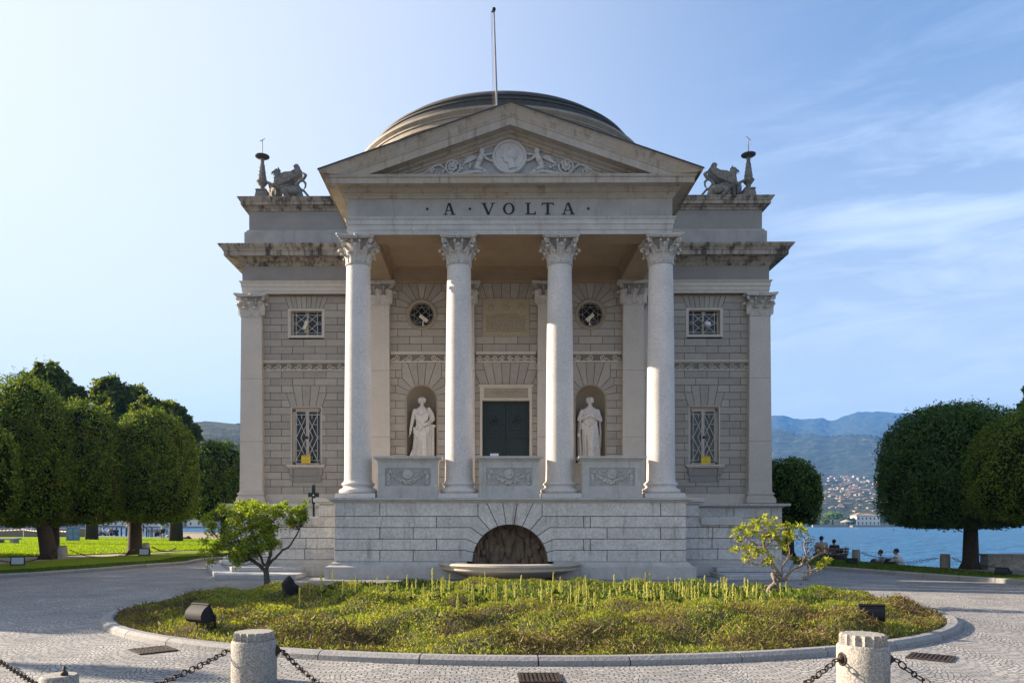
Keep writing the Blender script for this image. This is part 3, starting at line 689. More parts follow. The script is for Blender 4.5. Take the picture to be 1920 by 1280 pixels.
def pilaster(x, yf, w, yb, wb=None):
    r_ = empty('pilaster', (x, yf, ZB), parent=T); wb = wb or w
    bb = MB(); pil_base(bb, -wb / 2, wb / 2, -.0, yb - yf); bb.build('pilaster_base', 'pilaster_marble', r_, bevel=.012)
    bb = MB(); bb.add([(-wb / 2, 0, .45), (wb / 2, 0, .45), (w / 2, .03, 7.11), (-w / 2, .03, 7.11), (-wb / 2, yb - yf, .45), (wb / 2, yb - yf, .45), (w / 2, yb - yf, 7.11), (-w / 2, yb - yf, 7.11)],
                      [(0, 1, 2, 3), (1, 5, 6, 2), (4, 0, 3, 7), (3, 2, 6, 7)])
    sh_ = bb.build('shaft', 'pilaster_marble', r_)
    jm = MB()
    for zj, q_ in ((2.35, .33), (4.75, .67)): hw_ = wb / 2 + (w - wb) / 2 * q_ * .97 + .003; jm.box(-hw_, hw_, .03 * q_ - .004, yb - yf - .002, zj, zj + .011)
    jm.build('stone_joint', 'joint_grime', sh_)
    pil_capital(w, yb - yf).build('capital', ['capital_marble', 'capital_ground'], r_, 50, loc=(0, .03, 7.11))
for s in (-1, 1):
    pilaster(s * 9.69, 5.42, .78, 6.3, .88); pilaster(s * 5.12, 5.46, .70, 5.72, .76)
    pilaster(s * 4.6, 3.95, .74, 5.72, .8); pilaster(s * 1.53, 4.0, .76, 4.5, .82)

# ---- entablature
def arch_prof(z0=ZA, t=1.0):
    return [(0, z0), (0, z0 + .13), (.02, z0 + .135), (.02, z0 + .29), (.045, z0 + .295), (.045, z0 + .42), (.06, z0 + .43), (.1, z0 + .48), (.1, z0 + .505), (.0, z0 + .51)]
def corn_prof(z0=ZC, k=1.0, top=.07):
    p = [(0, z0 - .005), (.03, z0), (.05, z0 + .05), (.09, z0 + .09), (.09, z0 + .13), (.15, z0 + .16), (.20, z0 + .24), (.22, z0 + .26), (.50, z0 + .27), (.50, z0 + .24), (.53, z0 + .24), (.53, z0 + .40), (.56, z0 + .41), (.58, z0 + .46)]
    return [(o * k, z) for o, z in p] + ([(.66 * k, z0 + .54), (.70 * k, z0 + .60), (.70 * k, z0 + .64), (0, z0 + .68)] if top > .1 else [(.58 * k, z0 + .485), (0, z0 + .5)])
PW = 4.91; PF = -.40
ppath = [(-PW, WF), (-PW, PF), (PW, PF), (PW, WF)]
inner = [(-PW + .80, CF - .25), (-PW + .80, PF + .80), (PW - .80, PF + .80), (PW - .80, CF - .25)]
wpathL = [(-10.05, 21.3), (-10.05, 5.5), (-PW, 5.5)]; wpathR = [(PW, 5.5), (10.05, 5.5), (10.05, 21.3)]
b = MB(); b.sweep(ppath, arch_prof()); bd(b, 'architrave', 'podium_smooth')
b = MB(); b.sweep(ppath, [(.0, ZF), (.0, ZC)]); fr = bd(b, 'frieze', 'frieze_stone')
b = MB(); b.sweep([(-PW, WF)] + ppath[1:3] + [(PW, WF)], corn_prof()); bd(b, 'cornice', 'entablature_stone')
for wp in (wpathL, wpathR):
    b = MB(); b.sweep(wp, arch_prof()); bd(b, 'architrave', 'band_stone')
    b = MB(); b.sweep(wp, [(0, ZF), (0, ZC)]); bd(b, 'frieze', 'attic_stone')
    b = MB(); b.sweep(wp, corn_prof(top=1)); bd(b, 'cornice', 'weathered_cornice')
# wing architrave underside down to the wall
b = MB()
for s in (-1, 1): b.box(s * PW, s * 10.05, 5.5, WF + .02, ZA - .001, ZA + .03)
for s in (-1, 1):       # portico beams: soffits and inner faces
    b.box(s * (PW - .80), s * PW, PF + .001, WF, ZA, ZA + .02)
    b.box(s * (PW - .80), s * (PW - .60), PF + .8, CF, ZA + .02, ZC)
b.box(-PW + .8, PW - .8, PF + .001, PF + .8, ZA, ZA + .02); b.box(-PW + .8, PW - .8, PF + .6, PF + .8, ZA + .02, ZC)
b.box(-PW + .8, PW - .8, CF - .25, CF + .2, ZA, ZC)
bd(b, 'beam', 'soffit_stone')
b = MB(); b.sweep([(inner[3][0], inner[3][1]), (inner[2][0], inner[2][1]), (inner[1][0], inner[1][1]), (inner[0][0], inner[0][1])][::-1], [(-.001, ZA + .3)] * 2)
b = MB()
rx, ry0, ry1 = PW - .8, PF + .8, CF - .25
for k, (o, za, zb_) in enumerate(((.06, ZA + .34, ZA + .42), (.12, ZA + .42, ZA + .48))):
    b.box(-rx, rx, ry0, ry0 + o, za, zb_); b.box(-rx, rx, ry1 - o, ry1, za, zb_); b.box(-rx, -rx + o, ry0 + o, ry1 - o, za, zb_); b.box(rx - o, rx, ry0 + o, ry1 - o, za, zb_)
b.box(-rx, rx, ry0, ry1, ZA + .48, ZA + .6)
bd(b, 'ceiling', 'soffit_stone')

# ---- letters on the frieze
def letter(ch, x0, x1, y=PF - .012, z0=10.985, h=.355):
    m = MB(); W = x1 - x0; t = .022; y1 = PF - .0005
    def st(p, q, w):       # stroke of width w (horizontal measure)
        m.prism_y([(p[0] - w / 2, p[1]), (p[0] + w / 2, p[1]), (q[0] + w / 2, q[1]), (q[0] - w / 2, q[1])], y, y1)
    zt = z0 + h
    def serif(x, z, w): m.prism_y([(x - w / 2, z - t / 2), (x + w / 2, z - t / 2), (x + w / 2, z + t / 2), (x - w / 2, z + t / 2)], y, y1)
    if ch == 'A':
        st((x0 + .05, z0 + t), (x0 + W * .5 - .02, zt), .035); st((x1 - .06, z0 + t), (x0 + W * .5, zt), .075)
        m.prism_y([(x0 + W * .24, z0 + h * .33), (x0 + W * .72, z0 + h * .33), (x0 + W * .68, z0 + h * .39), (x0 + W * .27, z0 + h * .39)], y - .0007, y1)
        serif(x0 + .05, z0 + t / 2, .13); serif(x1 - .06, z0 + t / 2, .15)
    if ch == 'V':
        st((x0 + W * .52, z0), (x0 + .07, zt - t), .075); st((x0 + W * .52, z0), (x1 - .06, zt - t), .035)
        serif(x0 + .07, zt - t / 2, .15); serif(x1 - .06, zt - t / 2, .13)
    if ch == 'O':
        n = 32; vs = []; cx, cz = (x0 + x1) / 2, z0 + h / 2
        for yy in (y, y1):
            for k in range(n): a = 2 * math.pi * k / n; vs += [(cx + W / 2 * math.cos(a), yy, cz + h / 2 * math.sin(a)), (cx + (W / 2 - .072) * math.cos(a), yy, cz + (h / 2 - .028) * math.sin(a))]
        fs = []
        for k in range(n):
            a, b_ = 2 * k, 2 * ((k + 1) % n); fs += [(a, b_, b_ + 1, a + 1), (a + 2 * n, a, a + 1 + 0, a + 1 + 2 * n) if False else (a, a + 2 * n, b_ + 2 * n, b_), (a + 1, b_ + 1, b_ + 1 + 2 * n, a + 1 + 2 * n)]
        m.add(vs, fs)
    if ch == 'L':
        st((x0 + .1, z0 + t), (x0 + .1, zt - t), .072); serif(x0 + .1, zt - t / 2, .17)
        m.prism_y([(x0 + .02, z0), (x1 - .01, z0), (x1, z0 + h * .26), (x1 - .025, z0 + h * .26), (x1 - .06, z0 + t * 1.4), (x0 + .02, z0 + t * 1.4)], y - .0007, y1)
    if ch == 'T':
        cx = (x0 + x1) / 2; st((cx, z0 + t), (cx, zt - .02), .075); serif(cx, z0 + t / 2, .17)
        m.prism_y([(x0, zt - h * .22), (x0 + .025, zt - h * .22), (x0 + .05, zt - t * 1.5), (x1 - .05, zt - t * 1.5), (x1 - .025, zt - h * .22), (x1, zt - h * .22), (x1 - .02, zt), (x0 + .02, zt)], y - .0007, y1)
    if ch == '.':
        n = 12; m.prism_y([(x0 + .04 * math.cos(2 * math.pi * k / n), z0 + .175 + .04 * math.sin(2 * math.pi * k / n)) for k in range(n)], y, y1)
    m.build('letter' if ch != '.' else 'interpunct', 'letter_bronze', fr)
for ch, a, c in (('A', 832, 853), ('V', 903, 928), ('O', 943, 965), ('L', 984, 1005), ('T', 1015, 1039), ('A', 1054, 1077), ('.', 801, 0), ('.', 881, 0), ('.', 1103, 0)):
    xa = pz(a, 395, PF)[0]; letter(ch, xa, pz(c, 395, PF)[0] if c else xa)

# ---- pediment
ZP0 = ZC + .5; APX = 13.99
b = MB(); xo = 5.62
slope = (APX - 12.04) / xo
def rk(dx=0): return [(-xo - dx, 12.04 - slope * dx), (0, APX), (xo + dx, 12.04 - slope * dx)]
rp = [(.0, -.80), (.04, -.78), (.06, -.72), (.10, -.70), (.12, -.64), (.22, -.60), (.24, -.56), (.52, -.54), (.52, -.57), (.55, -.57), (.55, -.36), (.57, -.34), (.60, -.27), (.61, -.26), (.63, -.20), (.70, -.08), (.74, -.05), (.74, 0), (-WF + PF - .1, 0)]
b.rake(rk(), rp, PF, clip=11.95)
# ends of the raking cornice and returns along the sides
for s in (-1, 1):
    x, z = s * xo, 12.04
    b.add([(x, PF - .74, z - .08), (x, PF - .74, z), (x, WF, z), (x, WF, z - .08)], [(0, 1, 2, 3)])
    b.box(s * (PW), s * (PW + .60), PF - .60, WF - .01, 11.955, 12.0)
bd(b, 'raking_cornice', 'entablature_stone')
b = MB(); b.rake([(p[0] * 1.002, p[1] + .004) for p in rk(.03)], [(.745, -.035), (.765, -.035), (.765, .012), (-WF - .1 + PF, .012)], PF); bd(b, 'roof_edge', 'dome_dark')
b = MB(); b.add([(-PW, PF + .0, ZP0 - .05), (PW, PF + .0, ZP0 - .05), (PW, PF, 12.2), (0, PF, APX - .5), (-PW, PF, 12.2)], [(0, 1, 2, 3, 4)]); ty = bd(b, 'tympanum', 'relief_ground2')
# relief on the tympanum
m = MB(); my = PF; cx, cz = -.01, 12.70
n = 40
def ring_y(m, cx, cz, prof, seg=36):         # prof: (radius, out from face)
    vs = [(cx + r * math.cos(2 * math.pi * k / seg), my - o, cz + r * math.sin(2 * math.pi * k / seg)) for r, o in prof for k in range(seg)]
    fs = [(j * seg + k, j * seg + (k + 1) % seg, (j + 1) * seg + (k + 1) % seg, (j + 1) * seg + k) for j in range(len(prof) - 1) for k in range(seg)]
    if prof[-1][0] < .01 or True: fs.append(tuple((len(prof) - 1) * seg + k for k in range(seg)))
    m.add(vs, fs)
ring_y(m, cx, cz, [(.53, .0), (.53, .07), (.50, .11), (.46, .11), (.43, .06), (.42, .04)])
mo = m.build('medallion', 'marble_relief', ty, 40)
m = MB(); prof_ = [(-.02, -.34), (.2, -.30), (.12, -.12), (.19, -.02), (.22, .12), (.16, .24), (.02, .29), (-.12, .25), (-.18, .16), (-.17, .08), (-.22, .0), (-.17, -.03), (-.17, -.09), (-.13, -.15), (-.05, -.15), (-.02, -.22)]
m.prism_y([(cx + x * 1.05, cz + z * 1.05) for x, z in prof_][::1], my - .085, my - .03); m.ball((cx + .05, my - .07, cz + .1), (.17, .05, .16), 12, 8); m.ball((cx + .13, my - .09, cz - .0), (.045, .04, .09), 8, 6)
m.build('portrait_relief', 'marble_relief', mo, 50)
for s in (-1, 1):
    m = MB()
    def P3(x, z, o=.07): return (cx + s * x, my - o, cz + z)
    # winged child holding the frame
    m.ball(P3(.83, .16, .1), (.09, .08, .1)); m.chain([P3(.84, .05), P3(.92, -.15), P3(1.0, -.32)], [.09, .1, .07], 8)
    m.chain([P3(.78, .02), P3(.62, -.10), P3(.5, -.12)], [.045, .04, .035], 6); m.chain([P3(.86, .04), P3(.7, .06), P3(.52, .1)], [.04, .035, .03], 6)
    m.chain([P3(1.0, -.3), P3(.8, -.40), P3(.65, -.47)], [.08, .06, .04], 6)
    for q in range(5): m.tube([P3(.95, .0, .03), P3(1.15 + .05 * q, .04 - .05 * q, .03), P3(1.38 + .03 * q, .02 - .09 * q, .015)], [.03, .04, .012], 5)
    # acanthus rinceau with rosettes
    for q, (x, z, r) in enumerate(((1.72, -.28, .24), (2.35, -.42, .14))):
        pts = [P3(x + r * (1 - .25 * t / 12) * math.cos(math.pi * (.9 + t / 6)), z + r * (1 - .25 * t / 12) * math.sin(math.pi * (.9 + t / 6)), .05) for t in range(13)]
        m.tube(pts, .035 * (1 - .3 * q), 6)
        for t in range(7): a = t * 2 * math.pi / 7; m.ball(P3(x + r * .42 * math.cos(a), z + r * .42 * math.sin(a), .05), (.05 * r / .2, .05, .05 * r / .2), 7, 5)
        m.ball(P3(x, z, .08), .05 * r / .2, 7, 5)
    m.tube([P3(.6, -.5, .05), P3(1.0, -.44, .06), P3(1.4, -.5, .05), P3(1.9, -.54, .05)], [.05, .06, .05, .03], 6)
    m.tube([P3(1.95, -.35, .05), P3(2.1, -.22, .05), P3(2.3, -.27, .04), P3(2.55, -.45, .03), P3(2.9, -.52, .02)], [.03, .04, .04, .035, .02], 6)
    for q in range(26):
        x = random.uniform(1.1, 2.7); zt = -.1 - (x - .9) * .24; z = random.uniform(-.52, zt)
        m.ball(P3(x, z, .03), (random.uniform(.03, .07), .035, random.uniform(.02, .05)), 6, 4, M=Matrix.Rotation(random.uniform(-1, 1), 3, 'Y'))
    m.build('garland_relief', 'marble_relief', ty, True)

# ---- attic storey, roofs, dome
b = MB(); b.box(-9.86, 9.86, 5.72, 21.1, 12.15, 13.75); bd(b, 'attic', 'attic_stone')
b = MB()
for s in (-1, 1): pass
ap = [(-10.0, 21.2), (-10.0, 5.58), (10.0, 5.58), (10.0, 21.2)]
b.sweep(ap, [(0, 12.14), (0, 12.82), (-.05, 12.84), (-.09, 12.93), (-.16, 12.95)]); bd(b, 'attic_base', 'frieze_stone')
b = MB(); ap2 = [(-9.87, 21.2), (-9.87, 5.71), (9.87, 5.71), (9.87, 21.2)]
b.sweep(ap2, [(0, 13.66), (.03, 13.67), (.04, 13.74), (.10, 13.78), (.12, 13.82), (.24, 13.83), (.24, 13.93), (.27, 13.95), (.33, 14.05), (.35, 14.07), (.35, 14.10), (0, 14.115)]); bd(b, 'attic_cornice', 'weathered_cornice')
b = MB(); b.box(-10.0, 10.0, 5.6, 21.3, 14.0, 14.11); b.box(-10.6, 10.6, 5.2, 22, 12.05, 12.13); bd(b, 'roof', 'dome_dark')
DC = (0, 13.5, 0)
dm = empty('dome', (0, 13.5, 14.0), parent=T)
def dl(name, prof, mat, seg=128, sm=12):
    b = MB(); b.lathe([(r, z - 14.0) for r, z in prof], seg); return b.build(name, mat, dm, sm)
dl('drum', [(6.2, 14.0), (6.2, 17.2), (6.3, 17.3)], 'dome_pale')
dl('drum_cornice', [(6.25, 17.2), (6.3, 17.35), (6.42, 17.4), (6.42, 17.5), (6.55, 17.6), (6.62, 17.62), (6.62, 17.7), (6.84, 17.72), (6.84, 17.9), (6.88, 17.92), (6.88, 17.98), (6.98, 18.1), (6.98, 18.2), (6.3, 18.25)], 'dome_pale')
dl('stepped_ring', [(6.62, 18.24), (6.62, 18.42), (6.56, 18.44), (6.56, 18.5), (6.42, 18.5), (6.42, 18.72), (6.46, 18.74), (6.46, 18.8), (6.2, 18.8), (6.2, 19.0), (6.24, 19.02), (6.24, 19.08), (5.9, 19.08), (5.9, 19.2)], 'dome_dark')
pr = [(6.0, 19.1)] + [(6.0 * math.cos(a), 19.1 + 1.25 * math.sin(a)) for a in [math.pi / 2 * k / 16 for k in range(1, 16)]] + [(.01, 20.35)]
dl('dome_shell', pr, 'dome_dark')
# portico roof sides
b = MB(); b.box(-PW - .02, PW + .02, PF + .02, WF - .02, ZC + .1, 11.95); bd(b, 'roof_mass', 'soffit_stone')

# ---- podium
def rev(l): return list(l)
polysP = []
PL = [.51, .855, 1.19, 1.53, 1.87, 2.27]
Jp = [(15, 1.37, .855, 3.0), (29, 1.34, 1.19, 2.2), (43.5, 1.18, 1.53, 3.1), (58, .96, 1.87, 2.4), (71, .70, 2.27, .96), (84, .22, 2.27, .7)]
def f_pd(z, zm): h = 2.9 if zm < .86 else 2.2 if zm < 1.2 else 2.9 if zm < 1.54 else 2.2 if zm < 1.88 else .96; return -h, h
Jp = [(15, 1.37, .855, 2.9), (29, 1.34, 1.19, 2.2), (43.5, 1.18, 1.53, 2.9), (58, .96, 1.87, 2.2), (71, .70, 2.27, .96), (84, .22, 2.27, .7)]
polysP += vouss(1.12, .5, Jp, 2.27, .51, 2.9)
courses(polysP, -5.27, 5.27, PL, 4.2, [dict(z0=.4, z1=2.3, f=f_pd)], .3)
stone_face('podium_wall', 'podium_block', [(polysP, -.62)], .011, .03)
b = MB()     # masses behind, with the alcove left open
b.box(-5.27, -1.3, -.60, 4.3, 0, 2.26); b.box(1.3, 5.27, -.60, 4.3, 0, 2.26); b.box(-1.3, 1.3, .75, 4.3, 0, 2.26)
for s in (-1, 1): b.box(s * 5.26, s * 10.4, 5.22, 21, 0, 2.28); b.box(s * 4.0, s * 5.5, 1.4, 5.3, 0, 2.26)
bd(b, 'podium_mass', 'podium_block')
def pbase(path):
    b = MB(); b.sweep(path, [(.24, 0), (.24, .36), (.21, .37), (.12, .41), (.10, .46), (.0, .52), (-.02, .52)]); return b
b = pbase([(-5.27, 4), (-5.27, -.62), (-1.30, -.62)]); bd(b, 'podium_base', 'podium_smooth'); b = MB(); b.sweep([(1.30, -.62), (5.27, -.62), (5.27, 4)], [(.24, 0), (.24, .36), (.21, .37), (.12, .41), (.10, .46), (.0, .52), (-.02, .52)])
bd(b, 'podium_base', 'podium_smooth')
b = MB(); b.sweep([(-5.27, 4), (-5.27, -.62), (5.27, -.62), (5.27, 4)], [(0, 2.25), (.03, 2.26), (.05, 2.30), (.10, 2.32), (.10, 2.35), (.18, 2.36), (.18, 2.42), (.0, 2.425)])
bd(b, 'podium_cornice', 'podium_smooth')
b = MB(); b.box(-5.4, 5.4, -.7, 4.2, 2.3, 2.419); bd(b, 'portico_floor', 'podium_smooth')
# alcove behind the fountain arch
b = MB(); arc = arcpts(1.12, .5, 0, 180, 24)
pts = [(1.12, .0)] + arc + [(-1.12, .0)]
n = len(pts); b.add([(x, -.60, z) for x, z in pts] + [(x, .55, z) for x, z in pts], [(i, i + 1, n + i + 1, n + i) for i in range(n - 1)] + [tuple(range(n, 2 * n))])
bd(b, 'alcove', 'alcove_rock')
m = MB()
for q in range(70):
    a = random.uniform(0, math.pi); r = random.uniform(.2, 1.0) ** .7; m.ball((r * math.cos(a) * 1.08, .5, .45 + r * 1.1 * math.sin(a)), (random.uniform(.05, .14), random.uniform(.05, .16), random.uniform(.1, .35)), 7, 5)
m.build('rock_work', 'alcove_rock', T, True)
# stair cheeks left and right
for s in (-1, 1):
    polys = []
    for z0, z1, xe in ((.51, .855, 8.6), (.855, 1.19, 8.5), (1.19, 1.53, 7.3), (1.53, 1.87, 6.05 if False else 7.1), (1.87, 2.25, 6.0)):
        x = 5.28
        while x < xe - .3:
            x2 = min(x + random.uniform(1.1, 1.5), xe)
            if xe - x2 < .35: x2 = xe
            polys.append([(x, z0), (x2, z0), (x2, z1), (x, z1)]); x = x2
    if s < 0: polys = mir(polys)
    stone_face('stair_cheek', 'podium_block', [(polys, .62)], .011, .03)
    b = MB(); b.box(s * 5.28, s * 8.55, .63, 1.4, 0, 1.19); b.box(s * 5.28, s * 7.2, .63, 1.4, 1.19, 1.87); b.box(s * 5.28, s * 6.0, .63, 1.4, 1.87, 2.26)
    bd(b, 'cheek_mass', 'podium_block')
    b = MB(); b.box(s * 5.2, s * 6.1, .52, 1.5, 2.26, 2.33); b.box(s * 5.2, s * 6.16, .46, 1.55, 2.33, 2.44)
    b.box(s * 5.28, s * 8.6, .42, .62, 0, .36); b.box(s * 5.28, s * 8.58, .5, .62, .36, .5)
    b.box(s * 6.03, s * 7.36, .48, 1.5, 1.6, 1.84); b.box(s * 7.2, s * 8.62, .48, 1.5, .98, 1.19)
    bd(b, 'cheek_coping', 'podium_smooth', bevel=.012)
    polys = []; courses(polys, 5.3, 10.42, [.51, .855, 1.19, 1.53, 1.87, 2.25], 1.4, [], .2)
    stone_face('wing_podium_wall', 'podium_block', [(polys if s > 0 else mir(polys), 5.2)], .011, .03)
    b = MB(); pth = [(5.2, 5.2), (10.42, 5.2), (10.42, 21)]; pth = pth if s > 0 else [(-x, y) for x, y in pth[::-1]]
    b.sweep(pth, [(.2, 0), (.2, .38), (.0, .5), (-.01, .5)]); b.sweep(pth, [(0, 2.24), (.04, 2.25), (.08, 2.30), (.24, 2.31), (.24, 2.40), (-.6, 2.42)])
    bd(b, 'podium_cornice', 'podium_smooth')
    st = empty('side_steps', parent=T)
    for k, (pp, z0, z1) in enumerate((([(6.3, -1.15), (8.65, -1.15), (11.1, 4.6), (6.3, 4.6)], 0, .15), ([(6.4, .05), (8.6, .05), (10.6, 4.6), (6.4, 4.6)], .16, .30), ([(8.5, .9), (8.62, .9), (10.2, 4.6), (8.5, 4.6)], .31, .45),
                                      ([(8.5, 1.5), (9.8, 4.9), (8.5, 4.9)], .46, .6))):
        q = [(s * x, y) for x, y in pp]; q = q if s > 0 else q[::-1]
        m = MB(); m.prism_z(q, z0, z1); m.build('step', 'step_stone', st, bevel=.015)
# stair flight behind the cheeks, rising towards the portico
    m = MB()
    for k in range(12): m.box(s * (8.5 - .26 * k), s * 5.3, 1.41, 5.19, .6 + .15 * k - .15, .6 + .15 * k)
    m.build('stair_flight', 'step_stone', st)

# ---- parapet blocks between the columns with garland reliefs
def pedestal(x):
    r_ = empty('parapet', (x, -.55, ZB), parent=T)
    b = MB(); b.box(-.90, .90, .03, .5, .10, 1.10); b.box(-.93, .93, .0, .52, 0, .10)
    b.box(-.90, -.69, 0, .03, .10, 1.10); b.box(.69, .90, 0, .03, .10, 1.10); b.box(-.69, .69, 0, .03, .90, 1.10); b.box(-.69, .69, 0, .03, .10, .36)
    b.build('parapet_block', 'podium_smooth', r_)
    b = MB(); b.sweep([(-.90, .5), (-.90, 0), (.90, 0), (.90, .5)], [(0, 1.09), (.02, 1.10), (.05, 1.15), (.09, 1.17), (.12, 1.18), (.12, 1.25), (-.2, 1.26)]); b.box(-.8, .8, .1, .5, 1.0, 1.258)
    b.build('coping', 'podium_smooth', r_)
    g_ = MB(); g_.box(-.69, .69, .02, .032, .36, .90); g_.build('relief_panel', 'relief_ground2', r_)
    m = MB(); y = .02
    m.lathe([(.155, 0), (.155, .03), (.13, .04), (.11, .025), (.06, .03), (.05, .05), (.0, .05)], 24)
    m.v = [(vx, y - vz, .72 + vy) for vx, vy, vz in m.v]
    for i in range(23):
        t = -1 + 2 * i / 22; xx = .48 * t; z = .74 - .27 * (1 - t * t); rr = .03 + .03 * (1 - abs(t))
        for q in range(3): m.ball((xx + random.uniform(-.02, .02), y - .01, z + random.uniform(-rr, rr)), rr * random.uniform(.55, .85), 7, 5)
    for s in (-1, 1):
        m.ball((s * .53, y - .01, .77), .05, 8, 6); m.ball((s * .53, y - .04, .77), .022, 6, 5)
        for q in range(9): m.ball((s * .58 + random.uniform(-.02, .02), y, .70 - .035 * q), .035 + .012 * math.sin(q * .8), 7, 5)
        m.tube([(s * .5, y, .72), (s * .43, y - .02, .62), (s * .46, y, .55), (s * .38, y - .01, .47), (s * .3, y, .45)], [.012, .018, .012, .015, .006], 5)
        m.tube([(s * .18, y, .82), (s * .28, y - .01, .78), (s * .34, y, .84)], [.01, .02, .008], 5)
        m.tube([(s * .2, y, .66), (s * .3, y - .01, .7), (s * .4, y, .8)], [.01, .02, .008], 5)
    m.build('garland_relief', 'podium_smooth', r_, True)
for x in (-3.07, -.02, 3.07): pedestal(x)

# ---- niches and round windows, door, plaque
for s in (-1, 1):
    nx = s * NX
    ni = empty('niche', parent=T)
    b = MB(); K = 16; vs = []; zs = [2.8, 3.5, 4.5, 5.5, 6.12]
    for z in zs:
        for k in range(K + 1): a = math.pi * k / K; vs.append((nx + .555 * math.cos(a), CF - .02 + .62 * math.sin(a), z))
    for j in range(1, 8):
        ph = j / 8 * math.pi / 2
        for k in range(K + 1): a = math.pi * k / K; vs.append((nx + .555 * math.cos(ph) * math.cos(a), CF - .02 + .62 * math.cos(ph) * math.sin(a), 6.12 + .555 * math.sin(ph)))
    nr = len(zs) + 7
    fs = [(j * (K + 1) + k, j * (K + 1) + k + 1, (j + 1) * (K + 1) + k + 1, (j + 1) * (K + 1) + k) for j in range(nr - 1) for k in range(K)]
    b.add(vs, fs); b.box(nx - .56, nx + .56, CF - .02, CF + .6, 3.3, 3.85); b.build('niche_shell', 'niche_stone', ni, 60, fix=False)
    b = MB(); a1 = arcpts(.60, 6.12, 0, 180, 24); a2 = arcpts(.545, 6.12, 0, 180, 24)
    ro = [(nx + .60, 3.3)] + [(nx + x, z) for x, z in a1] + [(nx - .60, 3.3)]; ri = [(nx + .545, 3.3)] + [(nx + x, z) for x, z in a2] + [(nx - .545, 3.3)]
    n = len(ro); v = [(x, CF - .03, z) for x, z in ro] + [(x, CF - .03, z) for x, z in ri] + [(x, CF + .03, z) for x, z in ri] + [(x, CF, z) for x, z in ro]
    b.add(v, [(i, i + 1, n + i + 1, n + i) for i in range(n - 1)] + [(n + i, n + i + 1, 2 * n + i + 1, 2 * n + i) for i in range(n - 1)] + [(3 * n + i, 3 * n + i + 1, i + 1, i) for i in range(n - 1)])
    b.build('niche_surround', 'niche_stone', ni, 40)
    # round window
    rw = empty('round_window', (nx, CF, RZ), parent=T)
    b = MB(); b.lathe([(.55, -.02), (.57, .05), (.55, .075), (.50, .085), (.46, .06), (.43, .045), (.42, -.25)], 48)
    b.v = [(x, -z, y) for x, y, z in b.v]; b.m = b.m; b.f = [f for f in b.f if len(f) < 10]; b.m = b.m[:len(b.f)]; b.build('frame', 'niche_stone', rw, 40)
    b = MB(); n = 32; b.prism_y([(.43 * math.cos(2 * math.pi * k / n), .43 * math.sin(2 * math.pi * k / n)) for k in range(n)], .16, .18); b.build('pane', 'glass_dark', rw)
    b = MB(); yy = .03
    for a_, c_ in (((-.28, -.30), (-.28, .30)), ((.28, -.30), (.28, .30)), ((-.30, -.28), (.30, -.28)), ((-.30, .28), (.30, .28)), ((-.28, 0), (0, .28)), ((0, .28), (.28, 0)), ((.28, 0), (0, -.28)), ((0, -.28), (-.28, 0)), ((-.28, -.28), (.28, .28)), ((-.28, .28), (.28, -.28)), ((-.42, 0), (-.28, 0)), ((.28, 0), (.42, 0)), ((0, .28), (0, .42))):
        b.bar((a_[0], yy, a_[1]), (c_[0], yy, c_[1]), .016)
    b.tube([(.4 * math.cos(2 * math.pi * k / 24), yy, .4 * math.sin(2 * math.pi * k / 24)) for k in range(24)], .009, 4, close=True)
    for s2 in (-1, 1): b.tube([(s2 * .33 + .035 * math.cos(2 * math.pi * k / 10), yy, .035 * math.sin(2 * math.pi * k / 10)) for k in range(10)], .008, 4, close=True)
    b.build('grille', 'grille_tan', rw); b = MB(); b.ball((0, yy - .01, 0), (.045, .02, .045)); b.build('boss', 'rust_iron', rw, True)
dr = empty('door', (0, CF, 2.79), parent=T)
b = MB()
for s in (-1, 1): b.box(s * .86, s * .95, -.05, .5, 0, 3.34)
b.box(-.95, .95, -.05, .5, 3.34, 3.9); b.box(-1.0, 1.0, -.10, .0, 3.84, 3.90)
b.build('door_frame', 'band_stone', dr, bevel=.008)
m = MB(); m.box(-.8, .8, -.062, -.05, 3.42, 3.78); m.box(-.74, .74, -.058, -.045, 3.47, 3.73)
for i in range(17): t = i / 8 - 1; m.ball((.55 * t, -.062, 3.6 + .02 * math.sin(i * 2)), (.05, .02, .06 * (1.1 - abs(t) * .6)), 7, 5)
m.tube([(.09 * math.cos(2 * math.pi * k / 14), -.065, 3.6 + .09 * math.sin(2 * math.pi * k / 14)) for k in range(14)], .014, 5, close=True)
m.build('lintel_relief', 'niche_stone', dr, 40)
for s in (-1, 1):
    lf = empty('door_leaf', parent=dr)
    def box_(m, x0, x1, *a): m.box(s * x0, s * x1, *a)
    m = MB(); box_(m, .005, .86, .26, .33, 0, 3.34)
    for x0, x1, z0, z1 in ((.005, .1, 0, 3.34), (.76, .86, 0, 3.34), (.1, .76, 0, .12), (.1, .76, 3.22, 3.34), (.1, .76, 2.0, 2.14)): box_(m, x0, x1, .235, .26, z0, z1)
    box_(m, .2, .66, .225, .26, 2.28, 2.98)
    m.build('door_panel', 'door_bronze', lf, bevel=.006)
    m = MB()
    for q in range(6): a = q * math.pi / 3; m.tube([(s * .43 + .03 * math.cos(a), .21, 2.63 + .03 * math.sin(a)), (s * .43 + .14 * math.cos(a + .5), .2, 2.63 + .14 * math.sin(a + .5)), (s * .43 + .19 * math.cos(a), .21, 2.63 + .23 * math.sin(a))], [.012, .02, .01], 5)
    for zz in (.1, .6, 2.07, 3.28):
        for xx in (.05, .81): m.ball((s * xx, .228, zz), (.02, .012, .02), 6, 4)
    m.build('door_ornament', 'door_bronze', lf, True)
pq = empty('plaque', (0, CF, 8.45), parent=T)
